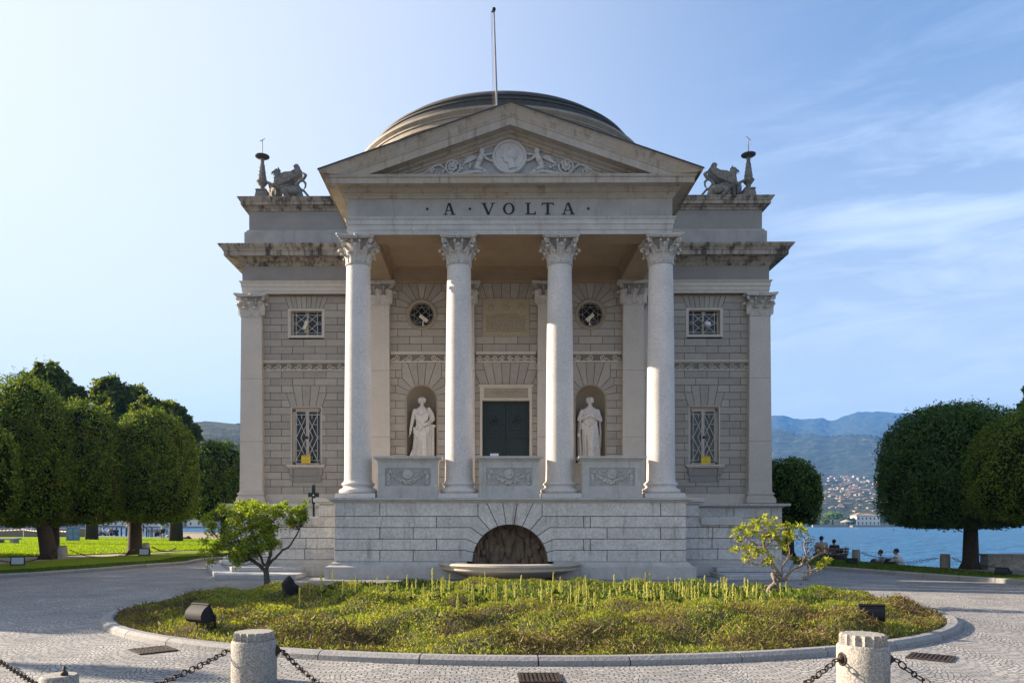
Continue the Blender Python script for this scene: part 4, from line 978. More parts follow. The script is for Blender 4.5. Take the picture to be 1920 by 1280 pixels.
b = MB(); b.box(-.86, .86, -.045, .02, 0, 1.385); b.box(-.80, .80, -.06, -.045, .05, 1.33); pb = b.build('plaque_slab', 'plaque_stone', pq, bevel=.006)
m = MB()
for k in range(11):
    z = .80 - k * .062; x = -.7 + (.3 if k == 0 else 0)
    while x < (.7 if k else .4):
        wd = random.uniform(.04, .14); m.box(x, x + wd, -.0635, -.06, z - .012, z + .012); x += wd + .03
m.build('inscription', 'joint_grime', pq)
m = MB()
for xx in (-.57, 0, .57):
    m.tube([(xx + .13 * math.cos(2 * math.pi * k / 20), -.062, 1.05 + .13 * math.sin(2 * math.pi * k / 20)) for k in range(20)], .016, 5, close=True); m.ball((xx, -.06, 1.05), (.08, .025, .09), 8, 6)
m.build('medallion', 'plaque_stone', pq, True)

# ---- wing windows
def grille_lower(parent):
    m = MB(); y = .05; H = 2.22
    def B(x0, z0, x1, z1, w=.018): m.bar((x0, y, z0), (x1, y, z1), w)
    for x in (-.41, .41): B(x, .02, x, H - .02)
    for z in (.18, H - .28): B(-.56, z, .56, z)
    zt, zb, zm = H - .28, .18, H / 2 - .05
    for s in (-1, 1):
        B(0, zt, s * .41, zm); B(s * .41, zm, 0, zb); B(s * .41, zt, 0, zm); B(0, zm, s * .41, zb)
        B(0, zm + .52, s * .23, zm); B(s * .23, zm, 0, zm - .52)
        B(s * .41, zm + .5, s * .28, zm + .5); B(s * .41, zm - .5, s * .28, zm - .5); B(s * .2, zt, s * .2, zt - .14); B(s * .2, zb, s * .2, zb + .14)
        m.tube([(s * .49 + .055 * math.cos(2 * math.pi * k / 14), y, zm + .055 * math.sin(2 * math.pi * k / 14)) for k in range(14)], .009, 4, close=True)
    for z in (zt + .07, zb - .07): m.tube([(.055 * math.cos(2 * math.pi * k / 14), y, z + .055 * math.sin(2 * math.pi * k / 14)) for k in range(14)], .009, 4, close=True)
    m.build('grille', 'grille_white', parent)
    m = MB(); m.ball((0, y - .01, zm), (.06, .03, .06)); m.build('boss', 'rust_iron', parent, True)
def lower_window(x, pane):
    r_ = empty('window', (x, WF, 3.9), parent=T)
    m = MB(); H = 2.22
    for s in (-1, 1): m.box(s * .56, s * .60, -.025, .45, 0, H); m.box(s * .47, s * .56, .18, .26, 0, H - .06)
    m.box(-.60, .60, -.025, .45, H, H + .05 if False else H + .02); m.box(-.56, .56, .18, .26, H - .14, H - .001); m.box(-.56, .56, .18, .26, .001, .1); m.box(-.06, .06, .17, .26, .1, H - .14)
    m.build('frame', 'band_stone', r_)
    m = MB(); m.box(-.47, .47, .24, .25, .1, H - .14); m.build('pane', pane, r_)
    m = MB(); m.box(-.56, .56, .3, .31, 0, H); m.build('curtain', 'house_window', r_)
    grille_lower(r_)
    m = MB(); m.box(-.74, .74, -.2, .45, -.07, 0); m.box(-.70, .70, -.15, -.02, -.12, -.07); si = m.build('sill', 'band_stone', r_, bevel=.01)
    m = MB(); m.box(-.5, .5, -.06, -.02, -.42, -.12)
    for s in (-1, 1): m.box(s * .5, s * .63, -.12, -.02, -.40, -.12); m.box(s * .48, s * .58, -.08, -.02, -.66, -.40)
    m.box(-.48, .48, -.04, -.022, -.66, -.43); m.build('apron', 'attic_stone', r_, bevel=.01)
def upper_window(x):
    r_ = empty('window', (x, WF, 8.87), parent=T); H = .98
    m = MB()
    for s in (-1, 1): m.box(s * .60, s * .71, -.045, .45, -.08, H + .05)
    m.box(-.60, .60, -.045, .45, H - .03, H + .05); m.box(-.60, .60, -.045, .45, -.08, .02)
    for s in (-1, 1): m.box(s * .54, s * .60, .18, .26, .02, H - .03)
    m.box(-.04, .04, .17, .26, .02, H - .03); m.build('frame', 'band_stone', r_, bevel=.006)
    m = MB(); m.box(-.60, .60, .27, .28, 0, H); m.build('pane', 'glass_dark', r_)
    m = MB(); y = .05
    for a, c in (((-.41, .03), (-.41, H - .04)), ((.41, .03), (.41, H - .04)), ((-.59, .12), (.59, .12)), ((-.59, H - .17), (.59, H - .17)), ((-.41, .48), (0, H - .17)), ((0, H - .17), (.41, .48)), ((.41, .48), (0, .12)), ((0, .12), (-.41, .48)), ((-.41, .12), (.41, H - .17)), ((.41, .12), (-.41, H - .17))):
        m.bar((a[0], y, a[1]), (c[0], y, c[1]), .018)
    for c in ((-.5, .48), (.5, .48), (0, H - .1)): m.tube([(c[0] + .05 * math.cos(2 * math.pi * k / 12), y, c[1] + .05 * math.sin(2 * math.pi * k / 12)) for k in range(12)], .009, 4, close=True)
    m.build('grille', 'grille_white', r_); m = MB(); m.ball((0, y - .01, .48), (.055, .03, .055)); m.build('boss', 'rust_iron', r_, True)
lower_window(-WX, 'glass_dark'); lower_window(WX, 'pane_green'); upper_window(-WX); upper_window(WX)
# ================================================================ GROUND, ROADS, WATER, HILLS
def flat(name, pts, z, mat, kind='structure', thick=None):
    me = bpy.data.meshes.new(name); bm = bmesh.new()
    f = bm.faces.new([bm.verts.new((x, y, z)) for x, y in pts]); f.normal_update()
    if f.normal.z < 0: f.normal_flip()
    if thick:
        r = bmesh.ops.extrude_face_region(bm, geom=[f]); vs = [v for v in r['geom'] if isinstance(v, bmesh.types.BMVert)]
        for v in vs: v.co.z -= thick
        bmesh.ops.recalc_face_normals(bm, faces=bm.faces)
    bmesh.ops.triangulate(bm, faces=[f for f in bm.faces if len(f.verts) > 4])
    bm.to_mesh(me); bm.free(); return tag(link(name, me, mat), kind=kind)
WZ = -1.3
shoreR = [gp(x, y) for x, y in ((1440, 1042), (1530, 1048), (1620, 1054), (1700, 1060), (1780, 1064.5), (1850, 1068), (2000, 1071), (2600, 1074))]
shoreL = [gp(x, y) for x, y in ((-700, 1004), (0, 1003), (200, 1004), (430, 1008.5), (700, 1014), (1100, 1024))]
ground = [(-200, -60), (80, -60)] + shoreR[::-1] + shoreL[::-1]
flat('paving', ground, 0, ['sett_paving'], thick=2.5)
flat('quay', [(x + dx_, y + dy_) for x, y, dx_, dy_ in [(p_[0] - .3, p_[1] - .3, 0, 0) for p_ in shoreR] + [(p_[0] + 1.2, p_[1] + 3.2, 0, 0) for p_ in shoreR[::-1]]], -.42, 'quay_stone', thick=2)
flat('water', [(-9000, -3000), (9000, -3000), (9000, 12000), (-9000, 12000)], WZ, 'lake_water')
# left side: kerb, shaded lawn strip, gravel path, open lawn
kl_px = [(-400, 1118), (0, 1083), (60, 1080), (100, 1077), (180, 1071), (260, 1064), (320, 1060), (350, 1057.5), (368, 1053), (385, 1050.5), (420, 1048.5), (520, 1044), (640, 1038)]
KL = [gp(x, y) for x, y in kl_px]
pn = [gp(x, y) for x, y in ((-400, 1082), (0, 1062), (100, 1053), (240, 1044), (330, 1037.5), (440, 1031))]
pf = [gp(x, y) for x, y in ((-400, 1058), (0, 1046), (150, 1041), (320, 1034), (440, 1028.5))]
lf = [gp(x, y) for x, y in ((-700, 1006.2), (0, 1005.2), (200, 1006.2), (430, 1011), (640, 1016))]
flat('lawn', KL + [gp(640, 1024)] + pn[::-1], .10, 'lawn_grass', thick=.2)
flat('path', pn + pf[::-1], .012, 'path_gravel')
flat('lawn', pf + [gp(640, 1022)] + lf[::-1], .06, 'lawn_grass', thick=.2)
def kerb(name, pts, w=.3, h=.12, seg=1.1, round_=True, mat='kerb_stone', z0=0):
    P = [Vector((x, y)) for x, y in pts]; L = [0]
    for i in range(1, len(P)): L.append(L[-1] + (P[i] - P[i - 1]).length)
    def at(s):
        for i in range(1, len(P)):
            if L[i] >= s or i == len(P) - 1: t = (s - L[i - 1]) / max(L[i] - L[i - 1], 1e-6); return P[i - 1].lerp(P[i], t)
    m = MB(); s = 0
    while s < L[-1] - .2:
        e = min(s + seg * random.uniform(.85, 1.15), L[-1]); k = 4; vs = []
        for q in range(k + 1):
            a = s + .008 + (e - s - .016) * q / k; p = at(a); d = (at(min(a + .05, L[-1])) - at(max(a - .05, 0))).normalized(); nn = Vector((d.y, -d.x))
            dz = 0
            for o, z in ((-w / 2, 0), (-w / 2, h * .75), (-w / 2 + .035, h), (w / 2 - .07, h), (w / 2 - .01, h * .6), (w / 2, 0)):
                vs.append((p.x + nn.x * o, p.y + nn.y * o, z0 + z))
        m.add(vs, [(i * 6 + j, i * 6 + j + 1, (i + 1) * 6 + j + 1, (i + 1) * 6 + j) for i in range(k) for j in range(5)] + [(0, 1, 2, 3, 4, 5), tuple(k * 6 + j for j in range(6))]); s = e
    return tag(m.build(name, mat, None), kind='structure')
kerb('kerb', KL[::-1], .26, .13)
KR = [gp(x, y) for x, y in ((1440, 1063), (1540, 1067), (1600, 1071), (1700, 1079), (1800, 1086.5), (1920, 1095), (2200, 1117))]
kerb('kerb', KR[::-1], .26, .13)
lr = [gp(x, y) for x, y in ((2200, 1095), (1920, 1086), (1830, 1076), (1700, 1065), (1600, 1056), (1530, 1050), (1440, 1044))]
flat('lawn', KR + lr, .10, 'lawn_grass', thick=.2)
flat('path', [lr[0], lr[1], lr[2], lr[3], lr[4], lr[5], lr[6]] + shoreR[:7], .008, 'path_gravel')
# grass on the near lawn edges so that they do not end in a clean line
def grass_on(name, polys, n, size, z, mat='lawn_blade'):
    C = []
    for (a, b_, c, d, k) in polys:      # quads a-b (near) c-d (far)
        u = rng.random((k, 1)); v = rng.random((k, 1)) ** 1.0
        p = (np.array(a) * (1 - u) + np.array(b_) * u) * (1 - v) + (np.array(d) * (1 - u) + np.array(c) * u) * v
        C.append(p)
    C = np.concatenate(C); k = len(C); C = np.c_[C, np.full(k, z) + size * .3 * rng.random(k)]
    up = unit(np.c_[rng.normal(0, .5, (k, 2)), np.ones(k)]); side = unit(np.cross(up, rng.normal(0, 1, (k, 3))))
    s_ = size * rng.uniform(.6, 1.3, (k, 1))
    return tag(quads(name, C, up * s_ * .5, side * s_ * .16, mat), kind='stuff')
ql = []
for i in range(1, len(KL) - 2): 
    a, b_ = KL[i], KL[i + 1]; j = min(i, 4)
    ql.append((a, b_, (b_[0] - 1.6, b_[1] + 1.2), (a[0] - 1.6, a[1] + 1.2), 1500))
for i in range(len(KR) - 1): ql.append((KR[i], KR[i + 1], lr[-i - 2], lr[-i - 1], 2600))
grass_on('grass', ql, 0, .08, .10, 'shaded_blade')
pfv = [(pf[i], pf[i + 1], (pf[i + 1][0] - 2.5, pf[i + 1][1] + 3), (pf[i][0] - 2.5, pf[i][1] + 3), 2600) for i in range(len(pf) - 1)]
grass_on('grass', pfv, 0, .12, .06)
fl_ = [gp(-60, 1044), gp(380, 1031), gp(420, 1013), gp(-60, 1008)]
grass_on('grass', [(fl_[0], fl_[1], fl_[2], fl_[3], 110000)], 0, .15, .06)

# ---- the round bed
BC, BA, BB = (0.0, -8.85), 7.42, 5.4
ell = lambda t, k=1.0: (BC[0] + BA * k * math.cos(t), BC[1] + BB * k * math.sin(t))
kerb('kerb', [ell(2 * math.pi * i / 120) for i in range(121)], .21, .10, 1.25)
def bed_h(x, y):
    r = np.sqrt(((x - BC[0]) / BA) ** 2 + ((y - BC[1]) / BB) ** 2)
    e = np.clip((.985 - r) / .1, 0, 1); e = e * e * (3 - 2 * e)
    h = .05 + .07 * e
    h += e * .30 * np.exp(-((x + 2.3) / 1.5) ** 2 - ((y + 10.2) / 1.1) ** 2)
    h += e * .22 * np.exp(-((x - 2.6) / 1.3) ** 2 - ((y + 11.2) / .8) ** 2)
    h += e * .14 * np.exp(-((x - 5.8) / 1.3) ** 2 - ((y + 9.0) / 1.6) ** 2) + e * .12 * np.exp(-((x + .3) / 1.1) ** 2 - ((y + 12.2) / .7) ** 2)
    h += e * .16 * np.exp(-((y + 12.3) / .9) ** 2)
    h += e * .16 * np.exp(-((x + 5.0) / 1.2) ** 2 - ((y + 8.6) / 1.3) ** 2) + e * .12 * np.exp(-((x - .6) / .9) ** 2 - ((y + 10.3) / .7) ** 2)
    h += e * .06 * (np.sin(x * 3.1 + y * 2) + np.sin(x * 1.7 - y * 3.3 + 1) + np.sin(x * 6.1 + 2) * np.sin(y * 5.3))
    return h
m = MB(); nr_, na_ = 26, 110; vs = [(BC[0], BC[1], float(bed_h(BC[0], BC[1])))]
for j in range(1, nr_ + 1):
    for i in range(na_):
        t = 2 * math.pi * i / na_; x, y = ell(t, .978 * j / nr_); vs.append((x, y, float(bed_h(x, y))))
fs = [(0, 1 + i, 1 + (i + 1) % na_) for i in range(na_)] + [(1 + (j - 1) * na_ + i, 1 + j * na_ + i, 1 + j * na_ + (i + 1) % na_, 1 + (j - 1) * na_ + (i + 1) % na_) for j in range(1, nr_) for i in range(na_)]
m.add(vs, fs); tag(m.build('soil', 'soil', None, True), kind='structure')
def bed_points(n, f=None):
    out = []
    while sum(len(o) for o in out) < n:
        x = rng.uniform(-BA, BA, n); y = rng.uniform(BC[1] - BB, BC[1] + BB, n)
        r = ((x - BC[0]) / BA) ** 2 + ((y - BC[1]) / BB) ** 2; k = r < .955
        if f is not None: k &= f(x, y)
        out.append(np.c_[x[k], y[k]])
    return np.concatenate(out)[:n]
def cover(name, n, size, mat, f=None, lift=.0, asp=.2, up=1.0, spread=.9):
    p = bed_points(n, f); k = len(p); z = bed_h(p[:, 0], p[:, 1]) + lift * rng.random(k)
    d = unit(np.c_[rng.normal(0, spread, (k, 2)), np.full(k, up)]); side = unit(np.cross(d, rng.normal(0, 1, (k, 3))))
    s_ = size * rng.uniform(.5, 1.4, (k, 1)); C = np.c_[p, z] + d * s_ * .35
    return tag(quads(name, C, d * s_ * .5, side * s_ * asp, mat), kind='stuff')
zone = lambda x, y: ~((y > -9.6) & (y < -5.2) & (x > -3.4) & (x < 5.6)) | (rng.random(len(x)) < .3)
cover('ground_cover', 170000, .058, 'ground_cover', zone, .06, .10)
cover('ground_cover', 60000, .035, 'ground_cover', zone, .07, .3)
cover('dead_stalks', 2500, .13, 'dead_cover', lambda x, y: (((x - BC[0]) / BA) ** 2 + ((y - BC[1]) / BB) ** 2 > .6) & (y < -9.5) & (np.sin(x * 1.9 + 1) + np.sin(x * 4.3 + y * 3) * .7 > .0), .05, .05, .35)
cover('dead_stalks', 3500, .08, 'dead_cover', None, .07, .12, .5)
cover('iris_leaves', 16000, .10, 'iris_leaf', lambda x, y: (y > -9.6) & (y < -5.0) & (x > -3.6) & (x < 5.8), .06, .16, 1.0, .6)
cover('dead_stalks', 9000, .10, 'dead_cover', lambda x, y: (((x - BC[0]) / BA) ** 2 + ((y - BC[1]) / BB) ** 2 > .66) & (y < -9.0) & (np.sin(x * 1.9 + 1) + np.sin(x * 4.3 + y * 3) * .7 + rng.normal(0, .5, len(x)) > .1), .10, .07, .5)
# iris tufts with pale seed spikes, each one a plant of its own
def spike_mesh(h, k):
    m = MB(); m.tube([(0, 0, 0), (.01, 0, h * .5), (.0, .01, h)], [.007, .006, .004], 4)
    for i in range(int(k * 1.6)):
        t = random.uniform(.45, 1); a = random.uniform(0, 6.28); r = .028 * (1.15 - t) + .008
        m.ball((r * math.cos(a) * .6, r * math.sin(a) * .6, h * t), (.008, .008, .018), 4, 3, mi=0)
    for i in range(8):
        a = random.uniform(0, 6.28); l = random.uniform(.06, .14); z = random.uniform(0, h * .35)
        m.tube([(0, 0, z), (l * .6 * math.cos(a), l * .6 * math.sin(a), z + l * .5), (l * math.cos(a), l * math.sin(a), z + l * .35)], [.006, .018, .003], 3, mi=1)
    me = m.mesh('flower_spike'); me.materials.append(MATS['spike_flower']); me.materials.append(MATS['iris_leaf']); return me
SM = [spike_mesh(random.uniform(.36, .5), 16) for _ in range(6)]
for i in range(230):
    px = random.uniform(560, 1480); py = random.uniform(1108, 1150)
    if px < 800 and random.random() < .45: continue
    x, y = gp(px, py, .25); o = bpy.data.objects.new('flower_spike', SM[i % 6]); col.objects.link(o)
    o.location = (x, y, float(bed_h(x, y)) - .02); o.rotation_euler = (random.uniform(-.08, .08), random.uniform(-.08, .08), random.uniform(0, 6)); s_ = random.uniform(.7, 1.05); o.scale = (s_, s_, s_)
    tag(o, 'pale yellow green flower spike standing in the back half of the round bed', 'plant', 'flower spikes in the round bed')

# ================================================================ TREES
def crown_shell(n, shape, size, mat, name, parent, inner=.93, depth=.11, spread=.8):
    """shape(theta 0..pi from top, phi) -> radius vector; leaves through an outer shell"""
    nc = max(250, n // 55); cd = unit(rng.normal(0, 1, (nc, 3))); ci = rng.integers(0, nc, n); d_ = unit(cd[ci] + rng.normal(0, .055, (n, 3)) + (rng.random((n, 1)) < .3) * rng.normal(0, .3, (n, 3)))
    u = d_[:, 2]; ph = np.arctan2(d_[:, 1], d_[:, 0]); th = np.arccos(np.clip(u, -1, 1)); coff = rng.uniform(-.045, .03, nc)[ci]
    P, Nn = shape(th, ph)
    bumps = .02 * (np.sin(ph * 23 + th * 17) * np.sin(th * 31 - ph * 13)) + .05 * (np.sin(ph * 5 + th * 7) + np.sin(ph * 9 - th * 5 + 2) + np.sin(ph * 14 + th * 11 + 1)) / 2
    k = 1 - depth * rng.random(n) ** 1.6 + bumps * .6 + coff
    tuft = rng.random(n) < np.where(th < 1.1, .12, .02); k = np.where(tuft, k + rng.uniform(.0, .085, n), k)
    C = P * k[:, None]; U, V = leaf_axes(n, Nn, size, .5, spread)
    return C, U, V
def se_shape(rx, rz_up, rz_dn, p=2.6, q=2.4):
    def f(th, ph):
        st, ct = np.sin(th), np.cos(th)
        rz = np.where(ct > 0, rz_up, rz_dn); pp = np.where(ct > 0, q, 5.0)
        r = (np.abs(st / rx) ** pp + np.abs(ct / rz) ** pp) ** (-1 / pp)
        d = np.c_[st * np.cos(ph), st * np.sin(ph), ct]; return d * r[:, None], unit(np.c_[d[:, :2] / rx ** 2, (ct / rz ** 2)[:, None]] * 1.0)
    return f
def clipped_tree(px, py, Y, crown_px, half_px, top_px, bot_px, label, n=38000, leafs='clipped_leaf', lean=0, q=2.4, trunk_r=.26, size=.11, split=.42, trunk=True):
    """trunk foot seen at px,py ; crown centre column crown_px with half width half_px at depth Y"""
    Zc = Y + CYD; x0 = pz(px, py, Y)[0]; xc = pz(crown_px, 800, Y)[0]; rx = half_px * Zc / F
    zt = CH + (PY - top_px) * Zc / F; zb = CH + (PY - bot_px) * Zc / F; cz = zb + (zt - zb) * split
    t = empty('clipped_tree', (x0, Y, 0), 0, label, 'tree', 'clipped round topped trees')
    C, U, V = crown_shell(n, se_shape(rx, zt - cz, cz - zb, q=q), size, leafs, 'crown', t)
    off = np.array([xc - x0, 0, cz]); cr = quads('crown', C + off, U, V, leafs, t)
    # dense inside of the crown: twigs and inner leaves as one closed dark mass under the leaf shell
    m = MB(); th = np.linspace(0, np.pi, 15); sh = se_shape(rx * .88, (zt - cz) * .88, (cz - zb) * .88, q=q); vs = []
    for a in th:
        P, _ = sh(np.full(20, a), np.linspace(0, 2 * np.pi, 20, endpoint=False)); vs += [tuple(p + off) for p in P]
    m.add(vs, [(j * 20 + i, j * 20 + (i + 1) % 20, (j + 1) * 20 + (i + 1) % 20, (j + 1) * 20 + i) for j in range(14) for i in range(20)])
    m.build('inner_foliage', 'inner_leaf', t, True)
    if trunk:
        m = MB(); pts = [(0, 0, -.1), (0 + .0, 0, .25), (lean * .4, 0, 1.0), (lean, 0, 2.0), ((xc - x0) * .5 + lean * .5, 0, cz)]
        m.tube(pts, [trunk_r * 1.45, trunk_r * 1.12, trunk_r, trunk_r * .85, trunk_r * .5], 12)
        for k in range(5): a = k * 1.256 + .4; m.tube([(.6 * trunk_r * math.cos(a), .6 * trunk_r * math.sin(a), .35), (1.5 * trunk_r * math.cos(a), 1.5 * trunk_r * math.sin(a), -.05)], [trunk_r * .35, trunk_r * .3], 6)
        m.build('trunk', 'bark_dark', t, True)
    return t
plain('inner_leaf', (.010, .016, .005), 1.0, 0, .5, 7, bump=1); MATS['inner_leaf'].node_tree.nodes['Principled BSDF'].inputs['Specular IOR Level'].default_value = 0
clipped_tree(92, 1050, 11.3, 44, 91, 697, 985, 'tall egg shaped clipped tree with thick leaning trunk beside the gravel path', 60000, lean=-.35, q=1.95, trunk_r=.33, split=.4)
clipped_tree(98, 1045, 13.6, 152, 82, 747, 980, 'clipped tree whose bright crown stands between the two trees with visible trunks', 50000, q=2.0, trunk_r=.3)
clipped_tree(253, 1042, 15.8, 286, 82, 768, 978, 'broad clipped tree with upright trunk beside the low granite post and spotlight', 56000, q=2.2, trunk_r=.33)
clipped_tree(420, 1020, 30, 410, 62, 828, 974, 'small reddish tinged clipped tree half hidden by the temple corner pilaster', 24000, q=3.0, size=.16)
clipped_tree(-75, 1062, 5.4, -72, 94, 770, 978, 'dark clipped tree cut off by the frame edge beside the path', 14000, q=2.3)
for i, (x, y, h) in enumerate(((-20.6, .6, 7.6), (-20.2, -4.4, 7.8))):      # the row goes on towards the viewer; its shade falls over the square
    t = clipped_tree(0, 1040, y, 0, 50, 900, 960, 'clipped tree of the same row standing nearer to the viewer', 5000) if False else None
def row_tree(x, y, h, r, label):
    t = empty('clipped_tree', (x, y, 0), 0, label, 'tree', 'clipped round topped trees')
    cz = 2.0 + (h - 2.0) * .45; C, U, V = crown_shell(7000, se_shape(r, h - cz, cz - 2.0), .24, None, 'crown', t); quads('crown', C + np.array([0, 0, cz]), U, V, 'clipped_leaf', t)
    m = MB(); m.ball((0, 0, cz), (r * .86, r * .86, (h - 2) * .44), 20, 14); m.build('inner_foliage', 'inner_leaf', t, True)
    m = MB(); m.tube([(0, 0, -.1), (0, 0, 2.6)], [.34, .26], 10); m.build('trunk', 'bark_dark', t, True)
row_tree(-31.5, 3.2, 10.5, 3.2, 'clipped tree of the second row outside the frame level with the steps')
row_tree(-31.5, 14.2, 10.5, 3.2, 'clipped tree of the second row far outside the frame behind the first'); row_tree(-31.5, 8.6, 10.5, 3.2, 'clipped tree of the second row outside the frame on the square side')
row_tree(-20.8, .4, 7.8, 3.0, 'clipped tree of the row beyond the frame on the path side'); row_tree(-20.6, -5.0, 7.9, 2.8, 'clipped tree of the row beyond the frame at the square')
clipped_tree(1820, 1066, 4.2, 1793, 132, 760, 988, 'wide dark clipped tree on the lakeside lawn with slim dark trunk', 80000, 'laurel_leaf', q=2.5, trunk_r=.24, size=.085)
clipped_tree(2010, 1075, .3, 2015, 175, 748, 978, 'dark clipped tree cut off by the frame edge on the lakeside', 75000, 'clipped_leaf', q=2.1, trunk_r=.24, size=.07)
clipped_tree(1478, 1040, 14.5, 1474, 62, 860, 982, 'small clipped tree peeping out behind the temple corner on the lake side', 14000, 'clipped_leaf', q=2.6, size=.12, trunk=True)
def clump_tree(name, x, y, h, blobs, label, leafs, n, size, trunk_r=.35, cat='tree', group=None):
    t = empty(name, (x, y, 0), 0, label, cat, group); Cs = []; Ns = []
    for (bx, by, bz, r) in blobs:
        k = int(n * r ** 2 / sum(b[3] ** 2 for b in blobs)); sub = max(14, int(r * r * 7))
        cc = unit(rng.normal(0, 1, (sub, 3))) * r * rng.uniform(.45, 1, (sub, 1)) ** .5; cc[:, 2] *= .8
        idx = rng.integers(0, sub, k); d = unit(rng.normal(0, 1, (k, 3))); Cs.append(cc[idx] + rng.normal(0, 1, (k, 3)) * r * .17 + np.array([bx, by, bz])); Ns.append(d)
    C = np.concatenate(Cs); Nn = np.concatenate(Ns); U, V = leaf_axes(len(C), Nn, size, .7, .8); quads('crown', C, U, V, leafs, t)
    m = MB(); m.tube([(0, 0, -.2), (0, 0, h * .3), (.3, 0, h * .55)], [trunk_r * 1.2, trunk_r, trunk_r * .7], 10)
    for (bx, by, bz, r) in blobs: m.tube([(.2, 0, h * .4), (bx * .5, by * .5, (h * .45 + bz) / 2), (bx, by, bz)], [trunk_r * .5, trunk_r * .3, trunk_r * .1], 6)
    m.build('trunk', 'bark_dark', t, True); return t
def plane_at(px, top, Y, blobs_px, label, n=17000):
    Z = Y + CYD; x = pz(px, 900, Y)[0]; bl = []
    for bx, bz, r in blobs_px: X, z = pz(bx, bz, Y); bl.append((X - x, random.uniform(-1, 1) * r * Z / F * .5, z, r * Z / F))
    return clump_tree('plane_tree', x, Y, CH + (PY - top) * Z / F, bl, label, 'plane_leaf', n, .30, .5, group='tall loose trees behind the clipped row')
plane_at(96, 700, 34, [(95, 712, 30), (70, 728, 26), (125, 735, 26), (100, 750, 40), (150, 752, 20), (50, 745, 30)], 'tall loose crowned tree rising behind the clipped tree nearest the frame edge')
plane_at(172, 715, 48, [(215, 735, 26), (190, 735, 20), (245, 740, 24), (230, 765, 40), (270, 762, 26), (185, 765, 26)], 'tall loose tree with thick grey trunk seen far under the clipped crowns')
plane_at(330, 770, 42, [(295, 770, 26), (325, 776, 22), (345, 800, 22), (310, 800, 34), (360, 818, 14), (275, 765, 24)], 'loose crowned tree stepping down beside the small clipped tree at the temple')
def conifer(px, top, Y, label):
    Z = Y + CYD; x = pz(px, 900, Y)[0]; h = CH + (PY - top) * Z / F; t = empty('conifer', (x, Y, 0), 0, label, 'tree')
    n = 9000; z = rng.random(n) ** .8; r = (1 - z) * 2.0 * (.5 + .5 * rng.random(n)) * (1 + .25 * np.sin(z * 60)); a = rng.uniform(0, 6.28, n)
    C = np.c_[r * np.cos(a), r * np.sin(a), 1.5 + z * (h - 1.5)]; U, V = leaf_axes(n, np.c_[np.cos(a), np.sin(a), np.full(n, .4)], .22, .4, .7); quads('crown', C, U, V, 'laurel_leaf', t)
    m = MB(); m.tube([(0, 0, -.1), (0, 0, h * .97)], [.25, .03], 8); m.build('trunk', 'bark_dark', t, True)
conifer(1935, 688, 12, 'pointed dark conifer behind the clipped trees at the frame edge')

# ---- the two small trees in the bed
def limb(m, pts, r0, r1, seg=7, wig=.03):
    P = [Vector(p) for p in pts]; out = []
    for i in range(len(P) - 1):
        a, b_ = P[i], P[i + 1]; pa = P[i - 1] if i else a; pb = P[i + 2] if i + 2 < len(P) else b_
        for k in range(5):
            t = k / 5; out.append(.5 * ((2 * a) + (b_ - pa) * t + (2 * pa - 5 * a + 4 * b_ - pb) * t * t + (3 * a - pa - 3 * b_ + pb) * t ** 3) + Vector((random.uniform(-wig, wig), random.uniform(-wig, wig), random.uniform(-wig, wig))) * (1 if 0 < i + k else 0))
    out.append(P[-1]); n = len(out); m.tube(out, [r0 + (r1 - r0) * (i / (n - 1)) ** .8 for i in range(n)], seg); return out
def leaf_clusters(centres, per, r, size, mat, parent, name='foliage', asp=.42, up=.6):
    C = []; Nn = []; D = []
    for c in centres:
        k = per; d = unit(rng.normal(0, 1, (k, 3)) + np.array([0, 0, up])); C.append(np.array(c) + d * r * rng.uniform(.25, 1, (k, 1))); D.append(d)
    C = np.concatenate(C); D = np.concatenate(D); k = len(C); d2 = unit(D + rng.normal(0, .5, (k, 3))); side = unit(np.cross(d2, rng.normal(0, 1, (k, 3)))); s_ = size * rng.uniform(.65, 1.25, (k, 1))
    return quads(name, C, d2 * s_ * .5, side * s_ * .5 * asp, mat, parent)
SY = -4.35
sx, sz = pz(502, 1103, SY); t = empty('shrub', (sx, SY, float(bed_h(sx, SY)) - .03), 0, 'bushy green shrub with many dark forking stems standing in the round bed beside the stump', 'shrub')
z0 = t.location.z
m = MB(); m2 = MB(); CT = []
def L2(px, py, dy=0): x, z = pz(px, py, SY + dy); return (x - sx, dy, z - z0)
limb(m, [(0, 0, -.1), L2(500, 1082), L2(498, 1066)], .085, .065, 9, .004)
forks = [([L2(499, 1070), L2(478, 1052, .1), L2(455, 1040, .2), L2(425, 1010, .3)], .055), ([L2(498, 1072), L2(505, 1045, -.1), L2(512, 1015, -.15), L2(508, 980, 0)], .055), ([L2(500, 1062), L2(520, 1040, -.1), L2(545, 1020, 0), L2(565, 985, .1)], .04),
         ([L2(470, 1046, .1), L2(450, 1020, -.2), L2(440, 985, -.3)], .035), ([L2(496, 1060), L2(480, 1020, .4), L2(470, 980, .5)], .035), ([L2(440, 1030, .2), L2(410, 1010, 0), L2(390, 985, -.1)], .03)]
ends = []
for p, r in forks: ends += [limb(m, p, r, r * .4, 7, .02)]
targets = []
for i in range(195):
    px = random.gauss(472, 52); top = 943 + abs(px - 465) * .12 + (8 if px < 400 else 0); bot = 1066 - max(0, (px - 430)) * .5
    if px < 378 or px > 572: continue
    py = random.uniform(top, max(top + 14, bot)); 
    if px > 520: py = random.uniform(948, 998 - (px - 520) * .3)
    targets.append((px, py, random.uniform(-.75, .75) * (1 - abs(px - 470) / 160)))
